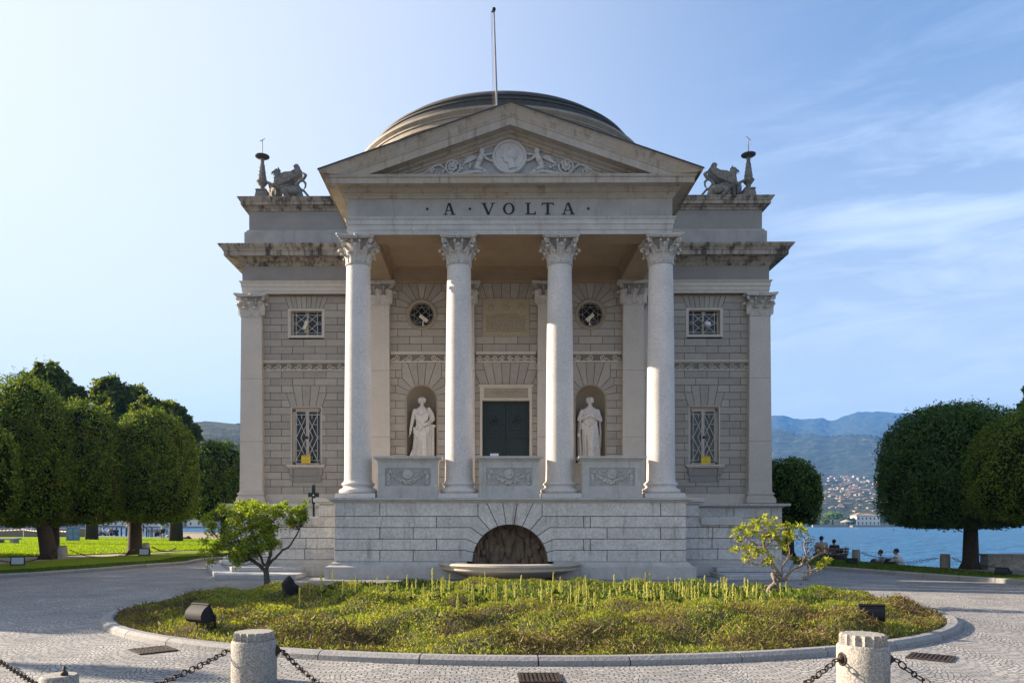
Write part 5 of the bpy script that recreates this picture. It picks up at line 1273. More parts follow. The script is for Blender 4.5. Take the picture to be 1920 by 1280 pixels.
for px, py, dy in targets + [(574, 945, 0), (562, 958, 0), (570, 972, .1), (548, 965, 0)]:
    c = Vector(L2(px, py, dy)); e = min((q for en in ends for q in en[4:]), key=lambda q: (Vector(q) - c).length + (0 if q[2] < c[2] else 1)); q = Vector(e)
    mid = q.lerp(c, .5) + Vector((random.uniform(-.05, .05), random.uniform(-.05, .05), -.05)); limb(m, [q, mid, c], .012, .004, 4, .012); CT.append(tuple(c))
m.build('stems', 'bark_shrub', t, True); leaf_clusters(CT, 75, .15, .085, 'shrub_leaf', t)
# gnarled magnolia-like tree
GY = -7.8
gx, gz = pz(1450, 1113, GY); t = empty('gnarled_tree', (gx, GY, float(bed_h(gx, GY)) - .03), 0, 'small gnarled tree with twisted pale trunk and sparse yellow green leaves in the round bed', 'tree'); z0 = t.location.z
def L3(px, py, dy=0): x, z = pz(px, py, GY + dy); return (x - gx, dy, z - z0)
m = MB(); EN = []
limb(m, [L3(1446, 1120), L3(1441, 1106), L3(1452, 1094, -.05), L3(1462, 1085, .03), L3(1460, 1075, .05)], .05, .042, 9, .003)
limb(m, [L3(1455, 1120, .04), L3(1459, 1102, -.06), L3(1452, 1084, -.1), L3(1449, 1076, -.04), L3(1458, 1077, 0)], .042, .038, 9, .003)
EN.append(limb(m, [L3(1452, 1082), L3(1458, 1072), L3(1448, 1058), L3(1440, 1040), L3(1432, 1020), L3(1438, 1000)], .058, .018, 8, .01))
EN.append(limb(m, [L3(1455, 1078), L3(1468, 1087), L3(1476, 1080), L3(1484, 1068), L3(1504, 1060, .1), L3(1530, 1042, .1), L3(1550, 1032, .1)], .05, .014, 8, .008))
EN.append(limb(m, [L3(1436, 1030), L3(1415, 1018, .1), L3(1395, 1005, .15)], .028, .01, 6, .01))
EN.append(limb(m, [L3(1434, 1024), L3(1455, 1006, -.1), L3(1470, 992, -.15)], .026, .01, 6, .01))
EN.append(limb(m, [L3(1440, 1046), L3(1420, 1058, -.1), L3(1402, 1050, -.15)], .02, .008, 6, .01))
EN.append(limb(m, [L3(1500, 1062, .1), L3(1512, 1040, .1), L3(1508, 1020, .2), L3(1516, 1004, .2)], .028, .008, 6, .01))
EN.append(limb(m, [L3(1484, 1068), L3(1505, 1072, -.1), L3(1530, 1068, -.1), L3(1548, 1062, -.1)], .018, .007, 6, .01))
EN.append(limb(m, [L3(1466, 1080), L3(1468, 1060, .1), L3(1480, 1040, .15), L3(1478, 1020, .2)], .02, .007, 6, .01))
G1 = [(1432, 970), (1420, 978), (1408, 982), (1395, 988), (1385, 994), (1378, 1002), (1440, 985), (1425, 992), (1412, 1000), (1450, 1000), (1462, 988), (1475, 984), (1485, 990), (1470, 1002), (1488, 1004), (1455, 1012), (1478, 1012), (1442, 1006), (1400, 1002), (1395, 1030), (1408, 1028), (1418, 1034), (1400, 1040), (1430, 1036), (1378, 1032), (1398, 1050), (1437, 1056), (1445, 1050), (1545, 1056), (1552, 1052), (1536, 1062), (1430, 1008), (1465, 1022), (1472, 1028), (1498, 988), (1508, 996), (1415, 1044), (1386, 1010), (1448, 975)]
G2 = [(1502, 1000), (1512, 1010), (1524, 1015), (1530, 1026), (1520, 1034), (1536, 1036), (1508, 1022), (1494, 1012), (1546, 1030), (1482, 1046), (1500, 1048), (1518, 1052), (1508, 1088), (1515, 1078)]
c1 = []; c2 = []
for lst, cc in ((G1, c1), (G2, c2)):
    for px, py in lst:
        c = Vector(L3(px, py, random.uniform(-.25, .25))); e = min((q for en in EN for q in en[3:]), key=lambda q: (Vector(q) - c).length); q = Vector(e); limb(m, [q, q.lerp(c, .5) + Vector((random.uniform(-.05, .05), 0, random.uniform(-.03, .03))), c], .009, .003, 4, .012); cc.append(tuple(c))
for k in range(40):
    q = Vector(random.choice(random.choice(EN)[4:])); d = Vector((random.uniform(-1, 1), random.uniform(-1, 1), random.uniform(-.3, 1))).normalized() * random.uniform(.1, .3); limb(m, [q, q + d * .5 + Vector((0, 0, .03)), q + d], .006, .002, 4, .012)
m.build('trunk', 'bark_grey', t, True); leaf_clusters(c1, 26, .11, .10, 'magnolia_leaf', t, asp=.5); leaf_clusters(c2, 24, .11, .06, 'dead_cover', t, 'dry_leaves')
# burnt stump
x, y = gp(543, 1122, .2); m = MB(); m.tube([(0, 0, -.05), (.0, 0, .12), (-.03, 0, .2), (.02, 0, .3)], [.17, .15, .13, .07], 9); m.ball((.07, 0, .1), (.13, .12, .1)); m.ball((-.02, .02, .27), (.08, .07, .07), 8, 6)
m.tube([(0, 0, .3), (.02, 0, .42), (-.01, 0, .5)], [.008, .006, .003], 4); m.tube([(.02, 0, .32), (.06, 0, .45)], [.006, .003], 4); m.tube([(0, 0, .3), (-.06, 0, .42)], [.006, .003], 4)
me = organic(m, .025, 1, 'stump'); tag(link('stump', me, 'burnt_wood', None, (x, y, float(bed_h(x, y)))), 'charred black stump behind the grass of the round bed next to the bushy shrub', 'stump')
# ================================================================ THINGS ON AND AROUND THE TEMPLE
# fountain basin
bs = empty('fountain_basin', (0, -.62, 0), 0, 'half round stone fountain basin with moulded rim under the arch of the podium', 'fountain basin')
m = MB()
m.lathe([(1.0, 0), (1.04, .03), (1.35, .07), (1.78, .24), (1.94, .29), (2.04, .30), (2.06, .33), (2.05, .37), (2.09, .40), (2.14, .45), (2.11, .50), (2.02, .52), (1.82, .52), (1.78, .50), (1.70, .40), (1.5, .33), (0.01, .30)], 64, (0, .02, 0), math.pi, 2 * math.pi, sq=.92)
m.build('bowl', 'basin_stone', bs, 40)
# flagpole
x0, _ = pz(937, 188, 6.3)
fp = empty('flagpole', (x0, 6.3, 14.1), 0, 'tall thin leaning flagpole standing on the roof behind the pediment tip', 'flagpole')
xt, zt = pz(926, 20, 6.3); dx = xt - x0; H = zt - 14.1
m = MB(); m.tube([(0, 0, 0), (dx * .25, 0, H * .3), (dx * .25, 0, H * .3), (dx, 0, H)], [.065, .06, .05, .03], 8); m.build('pole', 'flag_steel', fp, True)
m = MB(); m.ball((dx, 0, H + .05), (.08, .08, .07)); m.tube([(dx - .1, 0, H - .05), (dx + .05, 0, H - .02)], [.03, .03], 6); m.build('finial', 'iron', fp, True)
m = MB(); m.tube([(dx - .07, 0, H - .05), (-.10, 0, .3)], .006, 4); m.tube([(dx - .11, 0, H - .05), (-.17, 0, .2)], .006, 4); m.build('halyard', 'iron', fp)
# small lamp on the dome rim
x, z = pz(1119, 217, 10.9); m = MB(); m.ball((0, 0, .1), .07, 8, 6); m.tube([(0, 0, -.12), (0, 0, .08)], .02, 6); me = organic(m, .02, 1); tag(link('lamp', me, 'white_paint', None, (x, 10.9, z - .05)), 'tiny round white lamp on the rim of the dome', 'lamp')

# candelabra and griffins on the attic corners
gm = MB()
gm.chain([(-.40, 0, .70), (-.2, 0, .58), (.05, 0, .50), (.32, 0, .42), (.42, 0, .22)], [.20, .19, .16, .19, .17], 12)
gm.chain([(-.42, 0, .74), (-.44, 0, .95), (-.42, 0, 1.14)], [.17, .12, .10], 12); gm.ball((-.46, 0, 1.20), (.12, .09, .11)); gm.chain([(-.50, 0, 1.20), (-.62, 0, 1.16), (-.665, 0, 1.09)], [.07, .045, .015], 8); gm.chain([(-.5, 0, 1.10), (-.6, 0, 1.06)], [.04, .02], 6)
for s in (-1, 1): gm.tube([(-.40, s * .06, 1.2), (-.37, s * .07, 1.29), (-.40, s * .07, 1.35)], [.035, .035, .01], 6)
for i in range(5): gm.ball((-.34 + .01 * i, 0, 1.22 - .08 * i), (.04, .025, .05), 6, 5)
for s in (-1, 1):
    gm.chain([(.30, s * .12, .36), (.0, s * .16, .40), (-.16, s * .17, .36)], [.18, .13, .10], 10); gm.chain([(-.16, s * .17, .36), (.02, s * .17, .18), (.14, s * .17, .06)], [.10, .065, .05], 8); gm.chain([(.14, s * .17, .05), (-.02, s * .17, .04)], [.05, .045], 8)
gm.chain([(-.44, .10, .62), (-.50, .11, .32), (-.52, .11, .06)], [.12, .07, .055], 8); gm.chain([(-.52, .11, .05), (-.62, .11, .04)], [.055, .04], 8)
gm.chain([(-.44, -.10, .66), (-.58, -.11, .60), (-.72, -.10, .70), (-.88, -.09, .76)], [.11, .075, .055, .05], 8); gm.ball((-.92, -.09, .77), (.06, .05, .05))
gm.box(-.75, .62, -.25, .25, -.02, .03)
# wings: layered feather shafts with a curled tip
for s in (-1, 1):
    WP = [(-.44, .66), (-.36, .80), (-.27, .93), (-.18, 1.03), (.02, 1.04), (.20, 1.06), (.29, 1.16), (.26, 1.27), (.31, 1.38), (.42, 1.38), (.50, 1.26), (.49, 1.08), (.40, .96), (.28, .84), (.10, .72), (-.14, .62), (-.32, .58)]
    ya, yb_ = s * .15, s * .24; gm.prism_y(WP, min(ya, yb_), max(ya, yb_))
    for k in range(7):
        t = k / 6; gm.tube([(-.27 + .03 * t, s * .25, .98 - .32 * t), (-.1 + .05 * t, s * .265, 1.04 - .34 * t), (.14, s * .265, 1.06 - .30 * t), (.33 - .03 * t, s * .255, 1.18 - .27 * t)], [.022, .026, .026, .016], 6)
    gm.ball((.29, s * .2, 1.30), (.05, .07, .05))
    gm.ball((-.33, s * .14, .80), (.10, .06, .13))
gm.chain([(.45, 0, .12), (.62, .02, .05), (.76, .03, .10), (.76, .03, .25), (.62, .02, .42), (.46, 0, .52), (.36, 0, .66), (.42, 0, .80), (.56, 0, .84), (.66, 0, .74), (.66, 0, .6), (.60, 0, .5)], [.06, .055, .05, .045, .045, .045, .045, .045, .045, .045, .035, .02], 8)
gm.chain([(.30, 0, .66), (.46, 0, .84), (.6, 0, .92), (.66, 0, 1.04), (.58, 0, 1.12)], [.06, .055, .06, .07, .045], 8)
gme = organic(gm, .014, 1, 'griffin'); gme.materials.append(MATS['griffin_stone'])
def candelabrum(s):
    x = s * 9.42; side = 'brighter west' if s < 0 else 'lake side'
    r_ = empty('candelabrum', (x, 5.95, 14.115), 0, 'carved stone candelabrum with thin metal rod on the ' + ('attic corner above the sunlit clipped trees' if s < 0 else 'attic corner nearer the lake'), 'candelabrum', 'roof candelabra')
    m = MB(); m.frustum(0, 0, 0, .05, .29, .29, .27, .27); m.frustum(0, 0, .05, .10, .27, .27, .24, .24); m.frustum(0, 0, .10, .40, .24, .24, .19, .19); m.frustum(0, 0, .40, .45, .22, .22, .20, .20); m.box(-.12, .12, -.23, -.19, .16, .34)
    for a in (-1, 1): m.ball((a * .25, -.25, .03), .05, 6, 5)
    m.build('pedestal', 'griffin_stone', r_)
    m = MB(); m.lathe([(.10, .45), (.11, .49), (.075, .53), (.10, .57), (.09, .61), (.14, .66), (.19, .74), (.225, .79), (.21, .82), (.12, .83)], 24); m.build('bowl', 'griffin_stone', r_, 50)
    m = MB(); m.lathe([(.13, .82), (.155, .88), (.15, .98), (.10, 1.3), (.075, 1.5), (.07, 1.6), (.10, 1.66), (.08, 1.68)], 20, flute=10, fd=.12)
    for q in range(46): a = q * 2.4; z = .88 + .6 * (q / 46); rr = .155 - .07 * (q / 46) * 1.1; m.ball((rr * math.cos(a), rr * math.sin(a), z), (.02, .02, .03), 5, 4)
    m.build('stem', 'griffin_stone', r_, 50)
    m = MB(); m.lathe([(.07, 1.66), (.16, 1.70), (.27, 1.76), (.275, 1.79), (.25, 1.80), (.05, 1.79)], 28); m.build('dish', 'dome_dark', r_, 50)
    m = MB(); m.tube([(0, 0, 1.78), (0, 0, 2.42)], .019, 6); m.tube([(-.09, -.02 , 2.36 if s < 0 else 2.48), (.09, .02, 2.48 if s < 0 else 2.36)], .014, 5); m.build('rod', 'flag_steel', r_)
    for k, (gx_, gy_, rz, lb) in enumerate(((s * 8.40, 5.95, 0 if s < 0 else math.pi, 'in profile beside'), (s * 9.25, 7.1, -.35 * s + math.pi / 2, 'half hidden behind'))):
        g_ = bpy.data.objects.new('griffin', gme); col.objects.link(g_); g_.location = (gx_, gy_, 14.115); g_.rotation_euler.z = rz; g_.scale = (1, 1, 1)
        if s > 0 and k == 0: g_.scale = (1, -1, 1)
        tag(g_, f'weathered stone griffin {lb} the candelabrum ' + ('above the sunlit clipped trees' if s < 0 else 'nearer the lake'), 'griffin', 'roof griffins')
candelabrum(-1); candelabrum(1)

# ---- niche statues (draped figures)
def robe(m, c, prof, fold=.012, nf=11, ph=0, seg=44, tw=0):
    vs = []
    for (z, rx, ry, ox, oy, k) in prof:
        for i in range(seg):
            a = 2 * math.pi * i / seg; f = 1 + k * fold / .15 * (math.sin(nf * a + ph + tw * z) + .5 * math.sin((nf + 6) * a + 2 * z + ph)); vs.append((c[0] + ox + rx * f * math.cos(a), c[1] + oy + ry * f * math.sin(a), c[2] + z))
    n = len(prof); fs = [(j * seg + i, j * seg + (i + 1) % seg, (j + 1) * seg + (i + 1) % seg, (j + 1) * seg + i) for j in range(n - 1) for i in range(seg)] + [tuple(range(seg - 1, -1, -1)), tuple((n - 1) * seg + i for i in range(seg))]
    m.add(vs, fs)
def head(m, c, r=.115, yaw=0, hair=True):
    M = Matrix.Rotation(yaw, 3, 'Z')
    def q(x, y, z): v = M @ Vector((x, y, z)); return (c[0] + v.x, c[1] + v.y, c[2] + v.z)
    m.ball(q(0, .01, .03), (r * .78, r * .92, r * .95), 14, 10, M=M); m.ball(q(0, -.03, -.06), (r * .56, r * .6, r * .62), 12, 8, M=M)
    m.tube([q(0, -r * .86, .03), q(0, -r * 1.08, -.025), q(0, -r * .86, -.035)], [.010, .019, .012], 6)
    for s in (-1, 1): m.ball(q(s * .035, -r * .83, .045), (.022, .012, .008), 6, 4, M=M); m.ball(q(s * r * .78, 0, -.0), (.012, .025, .032), 6, 5, M=M)
    m.ball(q(0, -r * .84, -.062), (.028, .014, .009), 6, 4, M=M); m.ball(q(0, -r * .78, -.1), (.03, .02, .02), 6, 4, M=M)
    if hair:
        for i in range(34): a = random.uniform(-.2, math.pi + .2); b_ = random.uniform(-.1, 1.4); m.ball(q(r * .84 * math.cos(a) * math.cos(b_), .015 + r * .95 * math.sin(a) * math.cos(b_) * .98, .03 + r * .9 * math.sin(b_)), .02, 6, 4)
        for s in (-1, 1): m.chain([q(s * r * .5, -r * .62, .09), q(s * r * .85, -.02, .06), q(s * r * .8, .04, -.02)], [.025, .035, .03], 6)
def hand(m, p, d, n, s=1.0, side=1, curl=.3):
    """palm at p, fingers along d, palm normal n"""
    d = Vector(d).normalized(); n = Vector(n); n = (n - d * n.dot(d)).normalized(); w_ = d.cross(n) * side; p = Vector(p)
    m.ball(p + d * .04 * s, (.035 * s, .035 * s, .03 * s), 8, 6)
    for i, (o, l) in enumerate(((-.03, .072), (-.01, .084), (.01, .078), (.03, .06))):
        b0 = p + d * .07 * s + w_ * o * s; b1 = b0 + d * l * .5 * s - n * curl * .02 * s; b2 = b1 + (d * l * .5 - n * l * curl) * s; m.chain([b0, b1, b2], [.012 * s, .011 * s, .008 * s], 6)
    b0 = p + d * .02 * s - w_ * .03 * s; m.chain([b0, b0 + (d * .035 - w_ * .03) * s, b0 + (d * .07 - w_ * .035 - n * .01) * s], [.014 * s, .012 * s, .009 * s], 6)
def statue(nx, kind):
    m = MB(); m.box(-.36, .36, -.22, .26, 0, .08); c = (0, 0, 0); S = 1.0
    # 2.02 m tall figure
    if kind == 0:
        robe(m, c, [(.06, .27, .22, 0, 0, 1.5), (.25, .25, .20, 0, 0, 1.5), (.55, .24, .19, .0, 0, 1.2), (.85, .25, .18, .02, 0, .9), (1.05, .245, .17, .03, 0, .7), (1.2, .19, .14, .02, 0, .5), (1.35, .185, .135, .0, 0, .35), (1.52, .215, .14, 0, 0, .3), (1.64, .20, .12, .0, 0, .2), (1.72, .10, .08, 0, 0, 0), (1.76, .06, .06, 0, 0, 0)], .03, 12)
        m.chain([(.06, -.10, .95), (.08, -.20, .55), (.07, -.14, .12)], [.13, .095, .07], 10)            # forward leg under the cloth
        m.chain([(0, 0, 1.68), (.0, -.01, 1.80)], [.065, .06], 10); head(m, (0, -.02, 1.89), .108, .1)
        m.chain([(-.22, 0, 1.60), (-.30, .0, 1.28), (-.345, -.05, 1.0)], [.075, .06, .045], 10); hand(m, (-.35, -.06, .97), (-.05, -.1, -1), (1, 0, 0))
        m.chain([(.22, 0, 1.60), (.31, .02, 1.33), (.17, -.17, 1.20)], [.08, .065, .045], 10); hand(m, (.17, -.17, 1.2), (-.9, -.2, -.2), (0, -1, 0))
        for k in range(6): m.tube([(-.2 + .01 * k, -.14, 1.50 - .03 * k), (.0, -.185, 1.42 - .045 * k), (.2, -.14, 1.55 - .04 * k)], .017, 6)
        for k in range(5): m.tube([(-.25, -.08, 1.10 - .04 * k), (-.03, -.22, .92 - .05 * k), (.24, -.13, 1.16 - .05 * k)], .022, 6)
        for k in range(7): m.tube([(.24 + .012 * k, -.08 + .03 * k, 1.38), (.27 + .012 * k, -.1 + .03 * k, .9), (.26 + .01 * k, -.08 + .03 * k, .3)], .018, 6)
        m.box(.28, .38, -.04, .16, .08, 1.12); m.box(.24, .42, -.10, .18, 1.11, 1.17); m.chain([(-.26, -.05, .4), (-.30, -.07, .2), (-.27, -.05, .1)], [.05, .09, .09], 8); m.chain([(.22, -.1, 1.66), (.3, -.04, 1.5), (.36, 0, 1.35)], [.05, .07, .05], 8)
    else:
        robe(m, c, [(.06, .24, .20, .02, 0, 1.6), (.25, .215, .18, .02, 0, 1.6), (.55, .22, .18, .02, 0, 1.3), (.85, .235, .18, .0, 0, 1.0), (1.05, .235, .17, -.01, 0, .8), (1.25, .205, .15, -.01, 0, .5), (1.4, .21, .14, 0, 0, .4), (1.54, .225, .14, 0, 0, .3), (1.65, .20, .12, .0, 0, .2), (1.72, .10, .08, 0, 0, 0), (1.76, .06, .06, 0, 0, 0)], .03, 13, 1)
        m.chain([(.05, -.12, .95), (.0, -.20, .6), (.05, -.14, .12)], [.12, .09, .07], 10)
        m.chain([(0, 0, 1.68), (.0, -.01, 1.80)], [.065, .06], 10); head(m, (0, -.02, 1.89), .108, -.25)
        m.chain([(-.23, 0, 1.58), (-.33, -.02, 1.34), (-.10, -.20, 1.42)], [.08, .065, .042], 10); hand(m, (-.10, -.20, 1.42), (.9, -.1, .3), (0, -1, -.3))
        m.chain([(.23, 0, 1.58), (.32, -.02, 1.32), (.10, -.20, 1.40)], [.08, .065, .042], 10); hand(m, (.10, -.2, 1.40), (-.9, -.1, .25), (0, -1, -.3), side=-1)
        for k in range(7): m.tube([(-.26, -.08, 1.24 - .03 * k), (-.04, -.20, 1.06 - .05 * k), (.20, -.14, 1.26 - .03 * k)], .022, 6)
        for k in range(6): m.tube([(.22, -.12, 1.12 - .05 * k), (.08, -.2, .82 - .08 * k), (-.05, -.2, .45 - .05 * k)], .019, 6)
        for s in (-1, 1):
            for k in range(5): m.tube([(s * (.28 + .012 * k), -.04 + .03 * k, 1.35), (s * (.31 + .012 * k), -.05 + .03 * k, .95), (s * (.26 + .02 * k), -.04 + .03 * k, .45 if s > 0 else .12)], .021, 6)
        m.ball((-.34, -.04, .86), (.06, .06, .07))
    me = organic(m, .011, 1, 'statue'); o = link('statue', me, 'statue_marble', None, (nx, CF - .02, 3.42)); o.scale = (1, 1, 1.33 * .86 if False else 1.2); o.scale = (1.18, 1.0, 1.42)
    return o
s1 = statue(-NX, 0); s1.location = (-NX, CF + .12, 3.84); s1.scale = (1.2, 1.2, 1.2); tag(s1, 'white marble robed statue in its niche, one arm resting on a short pillar', 'statue', 'marble statues in the portico niches')
s2 = statue(NX, 1); s2.location = (NX, CF + .12, 3.84); s2.scale = (1.2, 1.2, 1.2); tag(s2, 'white marble robed statue in its arched niche with both hands joined at the chest', 'statue', 'marble statues in the portico niches')
# note left on the parapet coping
m = MB(); m.prism_y([(-.13, 0), (.13, 0), (.13, .10), (-.13, .10)], 0, .02); o = m.build('notice', 'white_paint', None); xx = pz(927, 850, -.4)[0]; o.location = (xx, -.25, 3.684); o.rotation_euler.x = -.12; tag(o, 'small white notice card leaning on the coping in front of the door', 'notice')
# security cameras
def camera(x, y, z, ang, label, dome=False):
    r_ = empty('security_camera', (x, y, z), 0, label, 'security camera', 'security cameras at the windows')
    if dome:
        m = MB(); m.lathe([(.0, .12), (.10, .10), (.12, .03), (.12, 0), (.11, -.02)], 20); m.build('housing', 'white_paint', r_, True)
        m = MB(); m.ball((0, 0, -.02), (.10, .10, .10), 14, 10); m.build('lens_dome', 'lamp_glass', r_, True)
        m = MB(); m.tube([(0, 0, .1), (-.02, .02, .16), (-.12, .06, .10), (-.14, .16, -.02)], .02, 6); m.build('bracket', 'white_paint', r_)
    else:
        M = Matrix.Rotation(ang, 3, 'Y'); m = MB(); m.box(-.17, .17, -.06, .06, -.055, .05); m.box(-.2, .19, -.068, .068, .05, .062); m.v = [tuple(M @ Vector(v)) for v in m.v]; m.build('housing', 'camera_beige', r_, bevel=.006)
        m = MB(); m.lathe([(.04, 0), (.042, .02), (.03, .02)], 12); m.v = [tuple(M @ Vector((-.17 - z_, y_, x_))) for x_, y_, z_ in m.v]; m.build('lens', 'black_plastic', r_)
        m = MB(); m.tube([(0, 0, -.05), (-.02, .0, -.13), (-.02, .02, -.26)], [.025, .02, .03], 6); m.tube([(-.02, .02, -.2), (.08, .12, -.24)], .012, 5); m.build('bracket', 'camera_beige', r_)
camera(-NX + .08, CF - .15, RZ - .18, R(38), 'beige box camera under the round window above the statue resting on a pillar')
camera(NX - .03, CF - .15, RZ - .16, R(-42) + math.pi * 0, 'beige box camera under the round window above the statue with joined hands')
camera(-WX + .0, WF - .12, 9.24, R(-72), 'beige box camera on the upper wing window above the bushy shrub side')
camera(WX + .1, WF - .14, 9.22, 0, 'white dome camera on the upper wing window on the lake side', True)
def fontmesh(s, size, wmax):
    cu = bpy.data.curves.new('t', 'FONT'); cu.body = s; cu.size = size; cu.align_x = 'CENTER'; cu.resolution_u = 2; o = bpy.data.objects.new('t', cu); col.objects.link(o)
    dg = bpy.context.evaluated_depsgraph_get(); dg.update(); me = bpy.data.meshes.new_from_object(o.evaluated_get(dg)); bpy.data.objects.remove(o); me.materials.clear()
    xs = [v.co.x for v in me.vertices]; k = min(1, wmax / (max(xs) - min(xs)))
    for v in me.vertices: v.co.x *= k
    return me
for s in (-1, 1):
    xx = pz(573.5 if s < 0 else 1323.5, 860, WF - .1)[0]; zz = pz(573, 868 if s < 0 else 870, WF - .1)[1]
    r_ = empty('warning_sign', (xx, WF - .1, zz), 0, 'yellow warning sign on the grille of the ground floor window ' + ('behind the bushy shrub' if s < 0 else 'on the lake side'), 'sign', 'yellow signs on the window grilles')
    m = MB(); m.box(-.175, .175, 0, .012, 0, .30); m.build('board', 'sign_yellow', r_, bevel=.004)
    for k, (tx, sz_, zz2) in enumerate((('ATTENZIONE!', .06, .235), ('AREA', .035, .165), ('VIDEO SORVEGLIATA', .035, .115), ('24 ORE SU 24', .035, .06))):
        me = fontmesh(tx, sz_, .31 if k != 1 else .12); o = link('lettering', me, 'sign_ink', r_, (0, -.002, zz2)); o.rotation_euler.x = R(90)
    m = MB()
# black cross shaped floodlight bracket
xx, _ = pz(588, 960, 1.45); r_ = empty('metal_cross', (xx, 1.45, 1.84), 0, 'dark metal cross plate on a thin post on the stair ledge above the shrub', 'cross')
m = MB(); m.box(-.03, .03, -.02, .02, 0, .5); m.build('post', 'iron', r_)
m = MB(); m.box(-.055, .055, -.03, .03, .45, 1.0); m.box(-.175, .175, -.028, .028, .68, .82); m.box(-.04, .05, -.025, .025, 1.0, 1.07); m.build('cross_plate', 'door_bronze', r_)
m = MB(); m.ball((0, -.035, .74), (.022, .012, .022), 8, 6); m.build('bolt', 'white_paint', r_, True)

# ---- bollards, chains, drains, floodlights
def bollard_parts(r, h, r_, cap=True):
    m = MB(); z1 = h * .84
    m.lathe([(r, -.05), (r, z1 - .02), (r - .015, z1), (r * .9, z1)], 40); m.build('shaft', 'granite', r_, 40)
    n = 96; prof = []
    def fl(rr, a): return rr * (1 - .11 * max(0, math.sin(a * 7)) ** .6) if True else rr
    vs = []; zz = [z1, h - .018, h]
    for j, z in enumerate(zz):
        for i in range(n): a = 2 * math.pi * i / n; q = abs(math.sin(a * 8)); k = 1 - .13 * (q ** .8 if j < 2 else q ** .8 * .8); rr = r * (.9 if j < 2 else .87) * k; vs.append((rr * math.cos(a), rr * math.sin(a), z))
    m = MB(); m.add(vs, [(j * n + i, j * n + (i + 1) % n, (j + 1) * n + (i + 1) % n, (j + 1) * n + i) for j in range(2) for i in range(n)] + [tuple(2 * n + i for i in range(n))]); m.build('fluted_cap', 'granite', r_, 35)
def bollard(x, y, r, h, label, rings=()):
    r_ = empty('bollard', (x, y, 0), random.uniform(0, .5) if not rings else 0, label, 'bollard', 'granite bollards'); bollard_parts(r, h, r_)
    for a in rings:
        m = MB(); ca, sa = math.cos(a), math.sin(a); c = Vector((ca * r, sa * r, h * .62)); t_ = Vector((-sa, ca, 0))
        m.tube([c + t_ * .05 * math.cos(q * math.pi / 8) + Vector((0, 0, .055 * math.sin(q * math.pi / 8))) + Vector((ca, sa, 0)) * -.004 for q in range(16)], .012, 6, close=True)
        m.ball(c, (.04, .04, .045), 10, 8); m.tube([c, c + Vector((ca, sa, 0)) * .05], .014, 6); m.build('chain_boss', 'rust_iron', r_, True)
    return r_
Zb = F * .46 / 83.0
def bpos(px, r=.23, half=41.5): Z = F * r / half; a = (px - PX) / F; return (CX + (a * math.cos(YAW) - math.sin(YAW)) * Z, -CYD + (a * math.sin(YAW) + math.cos(YAW)) * Z, Z)
b1 = bpos(476.5); h1 = CH - (1183 - PY) * b1[2] / F
b2 = bpos(1618, .23, 45.5); h2 = CH - (1187 - PY) * b2[2] / F
bollard(b1[0], b1[1], .23, h1, 'granite bollard with fluted cap in front of the bed below the bushy shrub', (R(8), R(172)))
bollard(b2[0], b2[1], .23, h2, 'granite bollard with fluted cap and chain shadow, nearest the gnarled tree', (R(-12), R(193)))
x3, y3, Z3 = bpos(105, .23, 27); 
Z3 = F * (CH - .36) / (1265 - PY); a3 = (108 - PX) / F; x3, y3 = CX + (a3 - YAW) * Z3, -CYD + Z3
r_ = empty('bollard', (x3, y3, 0), 0, 'low broken off granite stump of a bollard under the chain at the bottom corner', 'bollard', 'granite bollards')
m = MB(); m.lathe([(.15, -.05), (.15, .34), (.135, .36), (.05, .362)], 24); m.build('shaft', 'granite', r_, 40)
m = MB(); m.ball((.06, -.03, .37), (.035, .03, .03), 8, 6); m.tube([(.06, -.03, .36), (.06, -.03, .44)], .012, 6); m.build('chain_boss', 'rust_iron', r_, True)
def chain_between(a, b_, sag, label, kinds, link_r=.026, wire=.0068, parts=True):
    a, b_ = Vector(a), Vector(b_); r_ = empty('chain', a, 0, label, 'chain', 'iron chains between the bollards'); L = (b_ - a).length; pos = lambda t: a.lerp(b_, t) + Vector((0, 0, -4 * sag * t * (1 - t)))
    t = 0; i = 0; meshes = {}; one = MB()
    while t < 1:
        long_ = kinds[i % len(kinds)]; ln = {0: .062, 1: .13, 2: .10}[long_] * link_r / .03; t2 = min(1, t + ln * .86 / (L * (1 + 2 * (sag / L) ** 2))); p, q = pos(t), pos(t2)
        d = (q - p); d.normalize(); n_ = Vector((0, 0, 1)) if i % 2 else d.cross(Vector((0, 0, 1))).normalized(); n_ = (n_ - d * n_.dot(d)).normalized(); M_ = (p + q) / 2 - a
        hw = {0: .031, 1: .03, 2: .034}[long_] * link_r / .03; hl = ln / 2; pts = []
        for k in range(16):
            ang = 2 * math.pi * k / 16; cx_ = math.cos(ang); sx_ = math.sin(ang); ex = (hl - hw) * (1 if cx_ > 0 else -1) if hl > hw else 0; pts.append(M_ + d * (ex + hw * cx_) + n_ * hw * sx_)
        m = MB() if parts else one; m.tube(pts, wire, 6, close=True)
        if parts: m.build('link', 'rust_iron' if i % 3 else 'iron', r_, True)
        t = t2; i += 1
        if i > 95: break
    if not parts: one.build('links', 'iron', r_, True)
zc1, zc2 = h1 * .62, h2 * .62
ex = lambda b, a, z, r=.28: (b[0] + r * math.cos(a), b[1] + r * math.sin(a), z)
chain_between(ex(b1, R(8), zc1), (-1.89, 6.4 - 23, .15), .05, 'chain of small rings and bars on the bed side of the bollard below the shrub', [0, 0, 0, 1, 0, 1, 0, 1])
ch_l = gp(0, 1222, .52)
chain_between(ex(b1, R(172), zc1), (x3 + .35, y3 - .75, .16), .06, 'rusty long linked chain from the bollard below the bushy shrub to the low stump', [0, 2, 2, 0, 2])
